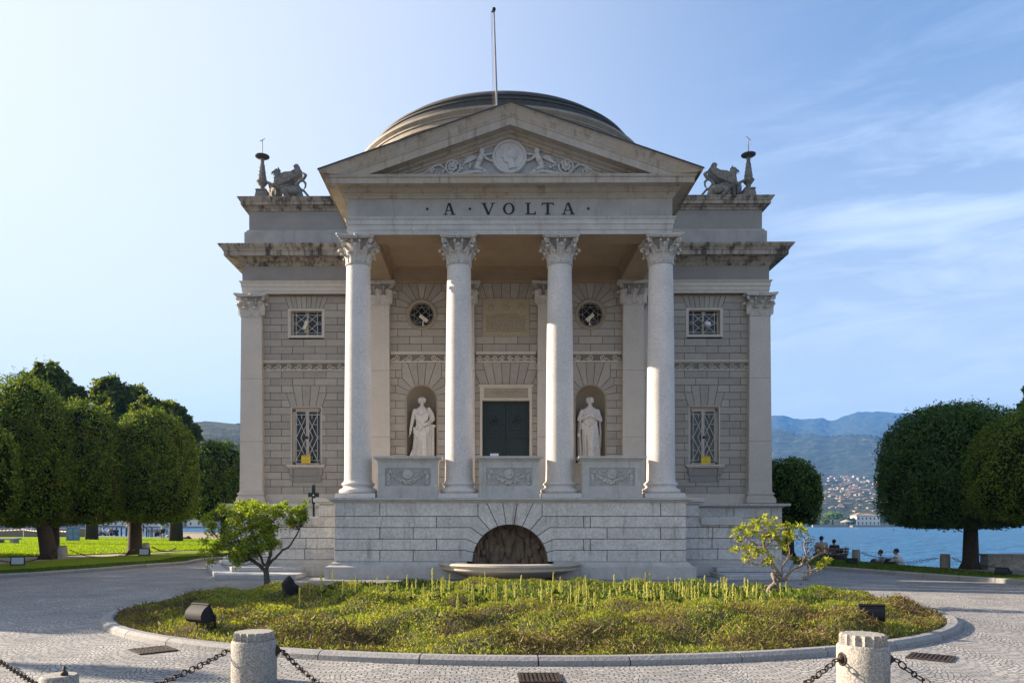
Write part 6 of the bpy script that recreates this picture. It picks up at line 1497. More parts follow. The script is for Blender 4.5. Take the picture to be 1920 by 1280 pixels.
chain_between((CX + ((-60 - PX) / F) * 8.8, -CYD + 8.8, .24), (x3 + .9, y3 - .65, .10), .08, 'sunlit chain crossing over the low stump in the bottom corner', [2, 0])
chain_between(ex(b2, R(193), zc2), (1.73, 6.4 - 23, .15), .05, 'chain of round and long links from the gnarled tree bollard towards the bed', [0, 0, 2, 0, 2, 2])
chain_between(ex(b2, R(-12), zc2), (3.37, 6.4 - 23, .15), .04, 'rusty chain running from the bollard nearest the gnarled tree to the bottom corner', [0, 2, 2])
far_b = []
for px, base, top, hw, lb in ((117.5, 1050, 1022, 8, 'granite post beside the leaning trunk of the egg shaped tree'), (274, 1042, 1017, 6.6, 'granite post beside the upright trunk and small spotlight'), (1605, 1050, 1030, 7.2, 'pale fluted granite post on the lakeside near the seated couples'), (1772, 1063, 1038, 8.6, 'dark fluted granite post beside the slim trunk on the lakeside')):
    x, y = gp(px, base + 1); Z = y + CYD; bollard(x, y, hw * Z / F, (base + 1 - top) * Z / F, lb); far_b.append((x, y, (base - top) * Z / F * .75))
x, y, z = far_b[0]; q0 = gp(-20, 1062); q1 = gp(240, 1050)
chain_between((x - .3, y, z), (*q0, .35), .35, 'dark chain hanging between the leaning trunk post and the frame edge', [2], .036, .009, False)
chain_between((x + .3, y, z), (far_b[1][0] - .3, far_b[1][1], far_b[1][2]), .45, 'dark chain sagging over the path between the two posts under the clipped trees', [2], .036, .009, False)
chain_between((far_b[1][0] + .3, far_b[1][1], far_b[1][2]), (*gp(330, 1037), .3), .2, 'dark chain running from the post with the spotlight towards the shrub', [2], .036, .009, False)
x, y, z = far_b[3]; x2, y2, z2 = far_b[2]
chain_between((x - .25, y, z), (x - 1.9, y + 1.4, .15), .1, 'chain sloping down from the dark lakeside post towards the seated pair', [2], .036, .009, False)
chain_between((x + .25, y, z), (x + 1.1, y - 1.0, .12), .1, 'chain sloping down from the dark lakeside post to the slim trunk', [2], .036, .009, False)
chain_between((x2 - .25, y2, z2), (x2 - 1.7, y2 + 1.1, .2), .1, 'chain from the pale lakeside post towards the bench', [2], .036, .009, False)
chain_between((x2 + .25, y2, z2), (x2 + 1.2, y2 - 1.0, .2), .1, 'chain from the pale lakeside post towards the two people in white', [2], .036, .009, False)
def drain(px, py, w_, d_, rz, label):
    x, y = gp(px, py); r_ = empty('drain_grate', (x, y, .006), rz, label, 'drain grate', 'iron drain grates'); m = MB()
    m.box(-w_, w_, -d_, -d_ + .03, 0, .012); m.box(-w_, w_, d_ - .03, d_, 0, .012); m.box(-w_, -w_ + .03, -d_ + .03, d_ - .03, 0, .012); m.box(w_ - .03, w_, -d_ + .03, d_ - .03, 0, .012); m.build('frame', 'rust_iron', r_)
    m = MB(); n = 9
    for i in range(n): xx = -w_ + .05 + (2 * w_ - .1) * i / (n - 1); m.box(xx - .011, xx + .011, -d_ + .03, d_ - .03, .002, .011)
    for i in range(3): yy = -d_ + .1 + (2 * d_ - .2) * i / 2; m.box(-w_ + .03, w_ - .03, yy - .008, yy + .008, .0005, .008)
    m.build('grid', 'rust_iron', r_); m = MB(); m.box(-w_ + .03, w_ - .03, -d_ + .03, d_ - .03, -.003, -.001); m.build('pit', 'black_plastic', r_)
drain(287, 1219, .24, .24, R(42), 'rusty drain grate in the paving at the shadow edge'); drain(1012, 1271, .23, .23, 0, 'rusty drain grate at the bottom edge in the middle'); drain(1745, 1232.5, .24, .24, R(-38), 'brown drain grate beside the bollard nearest the gnarled tree')
def floodlight(x, y, z, w_, rz, tilt, label, glass=False):
    r_ = empty('floodlight', (x, y, z), rz, label, 'floodlight', 'ground floodlights'); M = Matrix.Rotation(tilt, 3, 'X'); h = w_ * .72
    m = MB(); vs = []; n = 9; prof = [(0, .0), (-.04, 0), (-.02, h)] 
    pts = [(.0, 0), (.0, h)] + [(w_ * .55 * math.sin(math.pi * k / 8), h * (.5 + .5 * math.cos(math.pi * k / 8))) for k in range(1, 8)]
    nn = len(pts); m.add([(-w_ / 2, y_, z_) for y_, z_ in pts] + [(w_ / 2, y_, z_) for y_, z_ in pts], [(i, (i + 1) % nn, nn + (i + 1) % nn, nn + i) for i in range(nn)] + [tuple(range(nn)), tuple(range(2 * nn - 1, nn - 1, -1))]); m.v = [tuple(M @ Vector(v) + Vector((0, 0, .06))) for v in m.v]; m.build('housing', 'black_plastic', r_, 30)
    m = MB(); m.box(-w_ * .53, w_ * .53, -.035, -.002, -.01, h + .015); m.v = [tuple(M @ Vector(v) + Vector((0, 0, .06))) for v in m.v]; m.build('front_frame', 'black_plastic', r_, bevel=.006)
    m = MB(); m.box(-w_ * .45, w_ * .45, -.039, -.0352, .03, h - .03); m.v = [tuple(M @ Vector(v) + Vector((0, 0, .06))) for v in m.v]; m.build('glass', 'lamp_glass', r_)
    m = MB()
    for s in (-1, 1): m.box(s * w_ * .54, s * w_ * .56, -.02, .02, -.05, h * .6)
    m.box(-w_ * .56, w_ * .56, -.02, .02, -.06, -.04); m.build('bracket', 'iron', r_)
x, y = gp(386, 1176, .18); floodlight(x, y, float(bed_h(x, y)) + .05, .34, R(150), R(-25), 'black floodlight tilted up on the shaded end of the bed near the bushy shrub')
x, y = gp(1627, 1168, .18); floodlight(x, y, float(bed_h(x, y)) + .12, .34, R(168), R(-58), 'black floodlight lying low on the sunlit end of the bed')
x, y = gp(33, 1062, .1); floodlight(x, y, .1, .42, R(25), R(-12), 'dark floodlight on the shaded lawn strip close to the frame edge', True)
x, y = gp(270, 1043, .1); floodlight(x, y, .1, .45, R(10), R(-14), 'small floodlight with pale glass at the foot of the upright trunk', True)
x, y = gp(1884, 1078, .1); floodlight(x, y, .1, .34, R(120), R(-50), 'black floodlight on the lawn beside the pale stone wall')
x, y = gp(1597, 1056, .1); floodlight(x, y, .1, .36, R(160), R(-60), 'low black floodlight at the foot of the pale lakeside post')

# unseen lamp-shaped shade caster, added to lay its shadow across the setts
r_ = empty('shade_caster', (-20.6, -9.9, 0), 0, 'tall dark lamp-shaped post added beyond the frame to cast shade on the square', 'shade caster')
m = MB(); m.lathe([(.3, 0), (.3, .3), (.2, .4), (.15, 1.2), (.12, 6.3)], 12); m.build('pole', 'iron', r_, 40); m = MB(); m.lathe([(.12, 6.3), (.3, 6.6), (.34, 7.2), (.05, 7.5)], 10); m.build('shade_caster_head', 'lamp_glass', r_)  # pole and head of the added shade caster
# ---- walls and park furniture
def wall_run(name, p, q, h, t_, mat, label, cat='wall', cop=True):
    p, q = Vector(p), Vector(q); d = q - p; r_ = empty(name, (p.x, p.y, 0), math.atan2(d.y, d.x), label, cat); L = d.length
    m = MB(); z = 0; rows = max(2, int(h / .16))
    m.box(0, L, .012, t_, -.05, h - .02)
    for j in range(rows):
        x = 0
        while x < L - .02:
            x2 = min(L, x + random.uniform(.25, .5)); m.box(x + .008, x2 - .008, random.uniform(0, .006), .02, h * j / rows + .007, h * (j + 1) / rows - .007); x = x2
    m.build('masonry', mat, r_)
    if cop: m = MB(); m.box(-.04, L + .04, -.05, t_ + .05, h - .015, h + .05); m.build('coping', mat, r_, bevel=.01)
p = gp(1853, 1066); q = gp(1945, 1070.5)
wall_run('stone_wall', p, (p[0] + 6, p[1] - .4), (1067 - 1042) * (p[1] + CYD) / F, .5, 'rubble_wall', 'pale sunlit stone wall at the water edge by the frame edge')
pa, pb = gp(-300, 1006), gp(160, 1007); wall_run('stone_wall', pa, pb, (1006 - 984) * 100 / F * .62, .5, 'quay_stone', 'low dark wall along the far shore of the lawn behind the barrier tape')
pa, pb = gp(318, 1007.5), gp(430, 1011.5); wall_run('stone_wall', pa, pb, .62, .4, 'quay_stone', 'low brown wall by the water behind the litter bin')
# info boards
for px, base, top, hw, lb in ((137, 1016, 989, 12, 'blue notice board on two legs standing in the sunlit lawn, the nearer one'), (99, 1012, 987.5, 9, 'blue notice board partly hidden by the leaning trunk, the farther one')):
    x, y = gp(px, base, .06); Z = y + CYD; w_ = hw * Z / F; hh = (base - top) * Z / F; r_ = empty('notice_board', (x, y, .06), R(6), lb, 'notice board', 'blue notice boards on the lawn')
    m = MB(); m.box(-w_, w_, -.02, .02, hh * .12, hh); m.build('board', 'board_blue', r_)
    m = MB()
    for s in (-1, 1):
        for k in range(9): z = hh * (.93 - .085 * k); m.box(s * w_ * .08, s * w_ * (.9 - .25 * random.random()), -.024, -.02, z - hh * .012, z + hh * .012)
    m.build('print', 'cloth_paleblue', r_)
    m = MB()
    for s in (-1, 1): m.box(s * w_ * .95, s * w_ * .9, -.03, .03, 0, hh); m.box(s * w_ * .98, s * w_ * .88, -.3, .3, 0, .04)
    m.build('stand', 'flag_steel', r_)
# barrier tape between slim posts
A_ = gp(-60, 1008, .06); B_ = gp(44, 1010, .06); C_ = gp(98, 1012, .06); D_ = gp(150, 1014, .06)
for k, p in enumerate((B_, C_)):
    m = MB(); m.tube([(0, 0, 0), (0, 0, 1.1)], .03, 6); m.tube([(0, 0, 0), (.25, 0, 0)], .025, 5); m.tube([(0, 0, 0), (-.25, 0, 0)], .025, 5); tag(m.build('barrier_post', 'white_paint', None, loc=(*p, .07)), ('slim white post holding the barrier tape in the open lawn', 'slim white post holding the barrier tape next to the farther notice board')[k], 'post')
r_ = empty('barrier_tape', (0, 0, 0), 0, 'red and white striped barrier tape stretched across the far lawn', 'barrier tape')
m = MB(); pts = [A_, B_, C_, D_]; idx = 0
for (p, q) in zip(pts[:-1], pts[1:]):
    p, q = Vector((*p, 1.05)), Vector((*q, 1.05)); n_ = max(2, int((q - p).length / .35))
    for i in range(n_):
        t0, t1 = i / n_, (i + 1) / n_; sg = lambda t: -.35 * 4 * t * (1 - t) * .4
        a, b_ = p.lerp(q, t0), p.lerp(q, t1); m.add([(a.x, a.y, a.z + sg(t0) - .05), (b_.x, b_.y, b_.z + sg(t1) - .05), (b_.x, b_.y, b_.z + sg(t1) + .05), (a.x, a.y, a.z + sg(t0) + .05), (a.x, a.y + .01, a.z + sg(t0) - .05), (b_.x, b_.y + .01, b_.z + sg(t1) - .05), (b_.x, b_.y + .01, b_.z + sg(t1) + .05), (a.x, a.y + .01, a.z + sg(t0) + .05)], [(0, 1, 2, 3), (7, 6, 5, 4), (0, 4, 5, 1), (3, 2, 6, 7)], idx % 2); idx += 1
plain('tape_red', (.45, .12, .1), .6); me = m.mesh('tape'); link('tape', me, ['white_paint', 'tape_red'], r_)
# stone slab bench at the left edge, litter bin, benches
x, y = gp(22, 1019, .06); r_ = empty('stone_bench', (x, y, .06), R(-8), 'low flat stone bench with dark bags on the open lawn at the frame edge', 'bench'); m = MB(); m.box(-1.6, .55, -.4, .4, .32, .46); m.box(-1.2, -.9, -.3, .3, 0, .32); m.box(.1, .4, -.3, .3, 0, .32); m.build('slab', 'step_stone', r_, bevel=.01)
x, y = gp(332, 1006.5, .06); Z = y + CYD; r_ = empty('litter_bin', (x, y, .06), 0, 'dark round topped litter bin near the far water wall', 'litter bin'); m = MB(); hh = 21 * Z / F; ww = 7.5 * Z / F
pr_ = [(-ww, 0), (ww, 0), (ww, hh * .7)] + [(ww * math.cos(a), hh * .7 + hh * .3 * math.sin(a)) for a in [math.pi * k / 10 for k in range(1, 10)]] + [(-ww, hh * .7)]
m.prism_y(pr_, -ww * .8, ww * .8); m.build('bin_body', 'door_bronze', r_, bevel=.02); m = MB(); m.box(-ww * .7, ww * .2, -ww * .83, -ww * .8, hh * .3, hh * .75); m.build('opening', 'black_plastic', r_)
def bench(x, y, rz, label, z=0.0, w_=1.7):
    r_ = empty('park_bench', (x, y, z), rz, label, 'bench'); m = MB()
    for k in range(4): m.box(-w_ / 2, w_ / 2, -.24 + .12 * k, -.15 + .12 * k, .42, .45)
    m.build('seat', 'bench_wood', r_); m = MB()
    for k in range(3): m.box(-w_ / 2, w_ / 2, .26 + .03 * k, .285 + .03 * k, .55 + .13 * k, .65 + .13 * k)
    m.build('backrest', 'bench_wood', r_)
    for s in (-1, 1): m = MB(); m.box(s * w_ * .42, s * w_ * .39, -.24, -.19, 0, .42); m.box(s * w_ * .42, s * w_ * .39, .2, .27, 0, .42); m.tube([(s * w_ * .405, .24, .4), (s * w_ * .405, .34, .95)], .025, 5); m.box(s * w_ * .42, s * w_ * .39, -.24, .24, .38, .415); m.build('leg', 'iron', r_)
    return r_
xb, yb = gp(1553, 1062, -.42); bench(xb, yb, R(8) + math.pi, 'park bench facing the lake with two people on it behind the gnarled tree', -.42)
xb2, yb2 = gp(297, 1006, .06); bench(xb2, yb2, math.pi, 'wooden park bench near the standing person in white shirt', .06, 2.6)

# ---- people
def person(x, y, z, rz, pose, label, top, bottom, hair='hair_dark', cap=None, s=1.0, bare_legs=False, group=None):
    r_ = empty('person', (x, y, z), rz, label, 'person', group)
    J = dict(pel=(0, 0, .95), che=(0, 0, 1.30), nek=(0, 0, 1.48), hed=(0, -.01, 1.63), hl=(.09, 0, .92), hr=(-.09, 0, .92), kl=(.11, -.02, .5), kr=(-.11, .03, .5), al=(.12, 0, .09), ar=(-.12, .06, .09),
             sl=(.18, 0, 1.42), sr=(-.18, 0, 1.42), el=(.25, .02, 1.14), er=(-.25, .02, 1.14), wl=(.27, -.05, .9), wr=(-.27, -.05, .9))
    if pose == 'sit':      # on a bench, facing -y
        J.update(pel=(0, 0, .52), che=(0, -.03, .87), nek=(0, -.05, 1.05), hed=(0, -.08, 1.2), hl=(.1, 0, .52), hr=(-.1, 0, .52), kl=(.13, -.45, .5), kr=(-.13, -.45, .5), al=(.13, -.45, .09), ar=(-.13, -.42, .09), sl=(.18, -.03, .98), sr=(-.18, -.03, .98), el=(.24, -.08, .72), er=(-.24, -.08, .72), wl=(.12, -.32, .62), wr=(-.12, -.32, .62))
    if pose == 'ground':   # sitting on the ground with knees drawn up
        J.update(pel=(0, 0, .13), che=(0, -.08, .46), nek=(0, -.14, .63), hed=(0, -.18, .77), hl=(.1, -.02, .12), hr=(-.1, -.02, .12), kl=(.15, -.42, .42), kr=(-.15, -.42, .42), al=(.13, -.68, .08), ar=(-.13, -.68, .08), sl=(.19, -.1, .57), sr=(-.19, -.1, .57), el=(.27, -.25, .38), er=(-.27, -.25, .38), wl=(.1, -.46, .40), wr=(-.1, -.46, .42))
    if pose == 'lie':
        J.update(pel=(0, 0, .13), che=(0, .35, .15), nek=(0, .53, .17), hed=(0, .68, .2), hl=(.09, 0, .12), hr=(-.09, 0, .12), kl=(.12, -.42, .3), kr=(-.12, -.44, .14), al=(.12, -.75, .08), ar=(-.12, -.86, .08), sl=(.18, .45, .15), sr=(-.18, .45, .15), el=(.3, .25, .1), er=(-.32, .3, .1), wl=(.3, .0, .08), wr=(-.1, .2, .28))
    J = {k: tuple(c * s for c in v) for k, v in J.items()}; V_ = lambda k: Vector(J[k])
    m = MB(); h = V_('hed'); up = (h - V_('nek')).normalized()
    m.ball(h, (.08 * s, .095 * s, .105 * s), 12, 9); m.ball(h + Vector((0, -.04, -.05)) * s, .055 * s, 8, 6); m.ball(h + Vector((0, -.10, -.015)) * s, (.014 * s, .02 * s, .02 * s), 6, 4)
    for q in (-1, 1): m.ball(h + Vector((q * .082, 0, -.01)) * s, (.012 * s, .02 * s, .03 * s), 6, 4)
    m.chain([V_('che'), V_('nek'), h], [.06 * s, .055 * s, .05 * s], 8)
    m.chain([V_('pel'), (V_('pel') + V_('che')) / 2, V_('che')], [.13 * s, .12 * s, .14 * s], 10)
    for a in 'lr':
        m.chain([V_('s' + a), V_('e' + a), V_('w' + a)], [.052 * s, .042 * s, .03 * s], 8); d = (V_('w' + a) - V_('e' + a)).normalized(); hand(m, V_('w' + a), d, Vector((1 if a == 'l' else -1, 0, .1)), s * .95)
        m.chain([V_('h' + a), V_('k' + a), V_('a' + a)], [.085 * s, .06 * s, .042 * s], 8); m.chain([V_('a' + a) + Vector((0, .03, -.02)) * s, V_('a' + a) + Vector((0, -.15, -.05)) * s], [.045 * s, .035 * s], 8)
    link('body', organic(m, .022 * s, 2, 'person_body'), 'skin', r_)
    m = MB(); c, p, = V_('che'), V_('pel'); mid = (c + p) / 2
    m.chain([V_('sl'), c + (V_('nek') - c) * .5, V_('sr')], [.075 * s, .09 * s, .075 * s], 10); m.chain([c, mid, p + (c - p) * .08], [.165 * s, .15 * s, .155 * s], 12); m.ball(c + Vector((.07, 0, 0)) * s, .13 * s, 10, 7); m.ball(c - Vector((.07, 0, 0)) * s, .13 * s, 10, 7)
    for a in 'lr': e = V_('s' + a).lerp(V_('e' + a), .75); m.chain([V_('s' + a), e], [.075 * s, .065 * s], 8)
    link('shirt', organic(m, .024 * s, 3, 'shirt'), top, r_)
    m = MB(); m.ball(p, (.16 * s, .13 * s, .12 * s), 12, 8)
    for a in 'lr':
        e = V_('h' + a).lerp(V_('k' + a), .8 if bare_legs else 1); m.chain([V_('h' + a), e], [.105 * s, .085 * s], 10)
        if not bare_legs: m.chain([e, V_('k' + a).lerp(V_('a' + a), .9)], [.085 * s, .065 * s], 10)
    link('trousers' if not bare_legs else 'shorts', organic(m, .024 * s, 2, 'trousers'), bottom, r_)
    m = MB(); m.ball(h + Vector((0, .025, .03)) * s, (.092 * s, .10 * s, .098 * s), 12, 8)
    if cap: m.box(h.x - .06 * s, h.x + .06 * s, h.y - .17 * s, h.y - .04 * s, h.z + .05 * s, h.z + .065 * s)
    elif hair == 'hair_brown': m.chain([h + Vector((0, .08, 0)) * s, h + Vector((0, .09, -.16)) * s], [.07 * s, .05 * s], 8)
    link('cap' if cap else 'hair', organic(m, .022 * s, 1, 'hair'), cap or hair, r_)
    return r_
def pp(px, py, z=0): x, y = gp(px, py, z); return x, y, z
P1 = pp(305, 1011, .06); person(*P1, math.pi, 'stand', 'person in white cap and black shorts standing on the lawn, seen from behind', 'cloth_paleblue', 'cloth_black', cap='cloth_white', bare_legs=True, s=1.12)
P1 = pp(268.5, 1002.5, .06); person(*P1, math.pi * .6, 'stand', 'person in dark dress standing by the railing at the water', 'cloth_black', 'cloth_black', bare_legs=True)
P1 = pp(238.5, 1003, .06); person(*P1, math.pi * .7, 'stand', 'person in pale top and brown shorts stepping out behind the upright trunk', 'cloth_beige', 'cloth_beige', 'hair_brown', bare_legs=True)
for k, (px, rz, tp, lb) in enumerate(((186, 1, 'cloth_beige', 'person in beige sitting at the outer end of the picnic group'), (197.5, -1, 'cloth_paleblue', 'person in pale blue sitting on the grass in the picnic group'), (203, 2.2, 'cloth_beige', 'person in tan sitting in the middle of the picnic group'), (209.5, .4, 'cloth_black', 'person in black with raised head in the picnic group'), (219, -2.2, 'cloth_black', 'person in black sitting apart at the end of the picnic group'))):
    x, y, z = pp(px, 1004.5, .06); person(x, y, z, rz, 'ground', lb, tp, 'cloth_denim', s=1.25, group='picnic group on the far grass')
x, y, z = pp(345, 1011, .06); person(x, y, z, R(80), 'lie', 'person in white lying on the grass by the litter bin', 'cloth_paleblue', 'cloth_black')
x, y, z = pp(320, 1007, .06); person(x, y, z, R(95), 'lie', 'person in pale blue lying on the grass between bench and litter bin', 'cloth_paleblue', 'cloth_denim')
x, y, z = pp(292, 1006, .06); person(x, y, z, R(160), 'ground', 'person in black sitting on the grass under the wooden bench', 'cloth_black', 'cloth_black', s=1.1)
person(xb - .28, yb + .05, -.42, math.pi * .97, 'sit', 'person with dark hair sitting upright on the lakeside bench, the taller of the two', 'cloth_beige', 'cloth_denim', s=1.12)
person(xb + .32, yb + .02, -.42, math.pi * 1.03, 'sit', 'person with long dark hair sitting lower on the lakeside bench', 'cloth_black', 'cloth_denim', 'hair_dark')
for k, (px, lb) in enumerate(((1572.5, 'person in black sitting on the ground next to the bench, hair tied up'), (1582.5, 'person in black sitting on the ground closest to the pale post'))):
    x, y, z = pp(px, 1066, -.42); person(x, y, z, math.pi * (.9 + .2 * k), 'ground', lb, 'cloth_black', 'cloth_black', group='people sitting by the lake')
x, y, z = pp(1659, 1069, -.42); person(x, y, z, math.pi + .9, 'ground', 'person in plain white shirt sitting bent forward at the water edge', 'cloth_paleblue', 'cloth_denim', s=1.03, group='people sitting by the lake')
x, y, z = pp(1689, 1071, -.42); person(x, y, z, math.pi + .7, 'ground', 'person in patterned white shirt sitting at the water edge nearer the dark post', 'cloth_white', 'cloth_black', s=1.12, group='people sitting by the lake')
# railing at the far water edge
p, q = gp(210, 1004.5), gp(285, 1006.5); r_ = empty('railing', (0, 0, 0), 0, 'thin dark railing along the water behind the picnic group', 'railing')
for i in range(9):
    t_ = i / 8; x, y = p[0] + (q[0] - p[0]) * t_, p[1] + (q[1] - p[1]) * t_; m = MB(); m.box(x - .06, x + .06, y - .06, y + .06, 0, 1.15); m.build('post', 'iron', r_)
m = MB()
for z in (.55, 1.05): m.tube([(*p, z), (*q, z)], .025, 5)
m.build('rail', 'iron', r_)

# ================================================================ ACROSS THE LAKE
prof_px = [(-900, 800), (-300, 790), (0, 790), (150, 795), (300, 800), (375, 798), (410, 803), (450, 806), (560, 830), (800, 860), (1100, 840), (1300, 800), (1380, 784), (1450, 778), (1490, 787), (1520, 783), (1548, 790), (1590, 774), (1620, 772), (1650, 773), (1690, 776), (1720, 786), (1800, 800), (1920, 790), (2100, 800), (2700, 780)]
rmaxp = [(-900, 900), (450, 900), (900, 2500), (1300, 3800), (1920, 4200), (2700, 4200)]
rminp = [(-900, 480), (300, 500), (600, 560), (1100, 700), (1500, 640), (1680, 640), (1900, 900), (2700, 900)]
ip = lambda tab, x: np.interp(x, [a for a, _ in tab], [b for _, b in tab])
def fbm(x, y, o=5, seed=0):
    v = 0; a = 1; tot = 0; r_ = np.random.default_rng(seed)
    for i in range(o):
        for _ in range(3):
            an = r_.uniform(0, 6.28); v = v + a / 3 * np.sin((x * np.cos(an) + y * np.sin(an)) * 2 ** i + r_.uniform(0, 6.28) + 1.3 * np.sin((x * np.sin(an) - y * np.cos(an)) * 2 ** i * .7)); 
        tot += a; a *= .52
    return v / tot
NR = 190
pxs = np.concatenate([np.linspace(-900, 340, 70), np.linspace(345, 470, 60), np.linspace(480, 1430, 80), np.linspace(1436, 1740, 170), np.linspace(1750, 2700, 70)]); NPX = len(pxs); ts = np.linspace(0, 1, NR); PXg, Tg = np.meshgrid(pxs, ts)
RN, RX = ip(rminp, PXg), ip(rmaxp, PXg); Rr = RN + (RX - RN) * Tg ** 1.25; wp_ = PXg + (1 - Tg) * (42 * np.sin(Rr / 330.0) + 30 * np.sin(Rr / 140.0 + PXg / 60)); TP = sum(ip(prof_px, wp_ + o) for o in (-9, -5, 0, 5, 9)) / 5
ang = np.arctan((PXg - PX) / F); Xh = CX + Rr * np.tan(ang); Yh = -CYD + Rr
E_ = (PY - TP) / F; base = Tg ** .85 * 1.0; nz = fbm(Xh / 420, Yh / 420, 5, 3); rid = 1 - np.abs(fbm(Xh / 620 + .3 * nz, Yh / 900, 4, 9)) * 2.2
shape_ = np.clip(base * (1 + .6 * (rid - .5) * np.sin(np.pi * Tg) + .16 * nz * np.sin(np.pi * Tg)), 0, 1.0)
Zh = CH + Rr * E_ * shape_; Zh = np.where(Tg < .012, WZ - .5, Zh); flat_ = np.clip(Tg / .09, 0, 1); Zh = np.where(Tg >= .012, (WZ + 1.2) * (1 - flat_ ** 1.6) + Zh * flat_ ** 1.6, Zh)
Zh += np.clip((Tg - .02) * 12, 0, 1) * (fbm(Xh / 16, Yh / 16, 3, 5) * 4.5 * np.clip(Rr / 1800, .35, 1.6) + fbm(Xh / 90, Yh / 130, 3, 6) * 13 * np.sin(np.pi * np.clip(Tg, 0, 1)) + (1 - np.abs(fbm((Xh + .45 * Yh) / 210, Yh / 1600, 3, 12)) * 2) * 60 * np.clip(Rr / 3500, 0, 1) * np.sin(np.pi * np.clip(Tg, 0, 1)) ** .8)
Zh = np.where((PXg < 560) & (Tg > .9), Zh + np.abs(fbm(Xh / 7, Yh / 7, 2, 8)) * 7, Zh)
vs = np.c_[Xh.ravel(), Yh.ravel(), Zh.ravel()].tolist(); fs = [(j * NPX + i, j * NPX + i + 1, (j + 1) * NPX + i + 1, (j + 1) * NPX + i) for j in range(NR - 1) for i in range(NPX - 1)]
m = MB(); m.add(vs, fs); tag(m.build('hills', 'wooded_hillside', None, True, fix=False), kind='structure')
def hill_at(px, py):
    """where the line of sight meets the far slope"""
    i = int(np.clip(np.searchsorted(pxs, px), 1, NPX - 1)); e = (Zh[:, i] - CH) / Rr[:, i]; want = (PY - py) / F
    for j in range(2, NR):
        if e[j] >= want:
            t = float(np.clip((want - e[j - 1]) / max(e[j] - e[j - 1], 1e-9), 0, 1)); r_ = Rr[j - 1, i] * (1 - t) + Rr[j, i] * t; z_ = Zh[j - 1, i] * (1 - t) + Zh[j, i] * t
            return CX + r_ * (px - PX) / F, -CYD + r_, z_, r_
    return Xh[-1, i], Yh[-1, i], Zh[-1, i], Rr[-1, i]
def house_mesh(w_, d_, h, rf, wall='house_wall'):
    m = MB(); m.box(-w_ / 2, w_ / 2, -d_ / 2, d_ / 2, -3, h, 0); o = .4
    m.add([(-w_ / 2 - o, -d_ / 2 - o, h), (w_ / 2 + o, -d_ / 2 - o, h), (w_ / 2 + o, d_ / 2 + o, h), (-w_ / 2 - o, d_ / 2 + o, h), (-w_ / 2 + d_ * .4, 0, h + rf), (w_ / 2 - d_ * .4, 0, h + rf)], [(0, 1, 5, 4), (1, 2, 5), (2, 3, 4, 5), (3, 0, 4), (3, 2, 1, 0)], 1)
    k = max(2, int(w_ / 3)); fl = max(1, int(h / 3))
    for f_ in range(fl):
        for i in range(k): x = -w_ / 2 + w_ * (i + .5) / k; m.box(x - .5, x + .5, -d_ / 2 - .05, -d_ / 2 + .1, f_ * 3 + .9, f_ * 3 + 2.3, 2)
    me = m.mesh('house'); [me.materials.append(MATS[q]) for q in (wall, 'house_roof', 'house_window')]; return me
HM = [house_mesh(random.uniform(10, 22), random.uniform(8, 12), random.choice((4, 5, 6)), 2.2, random.choice(('house_wall', 'house_wall', 'house_white'))) for _ in range(9)]
random.seed(21); cnt = 0
while cnt < 230:
    px = random.gauss(1590, 42) if random.random() < .8 else random.uniform(1500, 1730); py = random.triangular(890, 962, 915)
    if py < 902 and random.random() < .4: px = random.uniform(1545, 1620)
    x, y, z, rr = hill_at(px, py)
    if rr < 700: continue
    o = bpy.data.objects.new('house', HM[cnt % 9]); col.objects.link(o); o.location = (x, y, z - 1); o.rotation_euler.z = random.uniform(-.5, .5); s_ = rr / 1100 * random.uniform(.28, .5); o.scale = (s_, s_, s_)
    tag(o, 'pale house with terracotta roof among the trees of the hillside village across the lake', 'house', 'houses of the hillside village'); cnt += 1
# villa on the point
x, y, z, rr = hill_at(1628, 984); VY = 612; vx = pz(1628, 980, VY)[0]; kx = (VY + CYD) / F
vl = empty('villa', (vx, VY, .2), R(-6), 'large cream villa with hipped roof and two rows of windows on the far shore', 'villa'); VW = 42 * kx; VH = 17.5 * kx
m = MB(); m.box(-VW / 2, VW / 2, 0, 14, -1.5, VH); m.build('wall', 'villa_wall', vl)
m = MB(); m.box(-VW / 2 - .5, VW / 2 + .5, -.5, 14.5, VH, VH + .4); m.add([(-VW / 2 - .5, -.5, VH + .4), (VW / 2 + .5, -.5, VH + .4), (VW / 2 + .5, 14.5, VH + .4), (-VW / 2 - .5, 14.5, VH + .4), (-VW * .22, 7, VH + 3.2), (VW * .1, 7, VH + 2.2)], [(0, 1, 5, 4), (1, 2, 5), (2, 3, 4, 5), (3, 0, 4)]); m.build('roof', 'house_roof', vl)
for r2 in range(2):
    for i in range(6): xx = -VW / 2 + VW * (i + .55) / 6; m = MB(); m.box(xx - .55, xx + .55, -.06, .1, .9 + r2 * 3.9, 2.8 + r2 * 3.9); m.build('window', 'house_window', vl)
m = MB(); xa = pz(1524, 985, VY - 12)[0]; xb_ = pz(1690, 985, VY - 12)[0]; m.box(xa, xb_, VY - 12, VY - 10, WZ - .5, .6); m.box(pz(1592, 985, 600)[0], pz(1618, 985, 600)[0], VY - 18, VY - 12, WZ - .5, .1)
tag(m.build('sea_wall', 'house_wall', None), 'pale sea wall along the far shore below the villa', 'wall')
x = pz(1587, 980, 600)[0]; r_ = empty('canopy', (x, 600, .3), 0, 'white tent canopy on the far shore beside the villa', 'canopy'); m = MB(); m.lathe([(4.6, 2.4), (4.6, 2.9), (2.5, 4.0), (.05, 4.9)], 16); m.build('roof', 'house_white', r_); m = MB()
for q in range(6): m.tube([(4.3 * math.cos(q), 4.3 * math.sin(q), -1), (4.3 * math.cos(q), 4.3 * math.sin(q), 2.5)], .12, 5)
m.build('poles', 'house_white', r_)
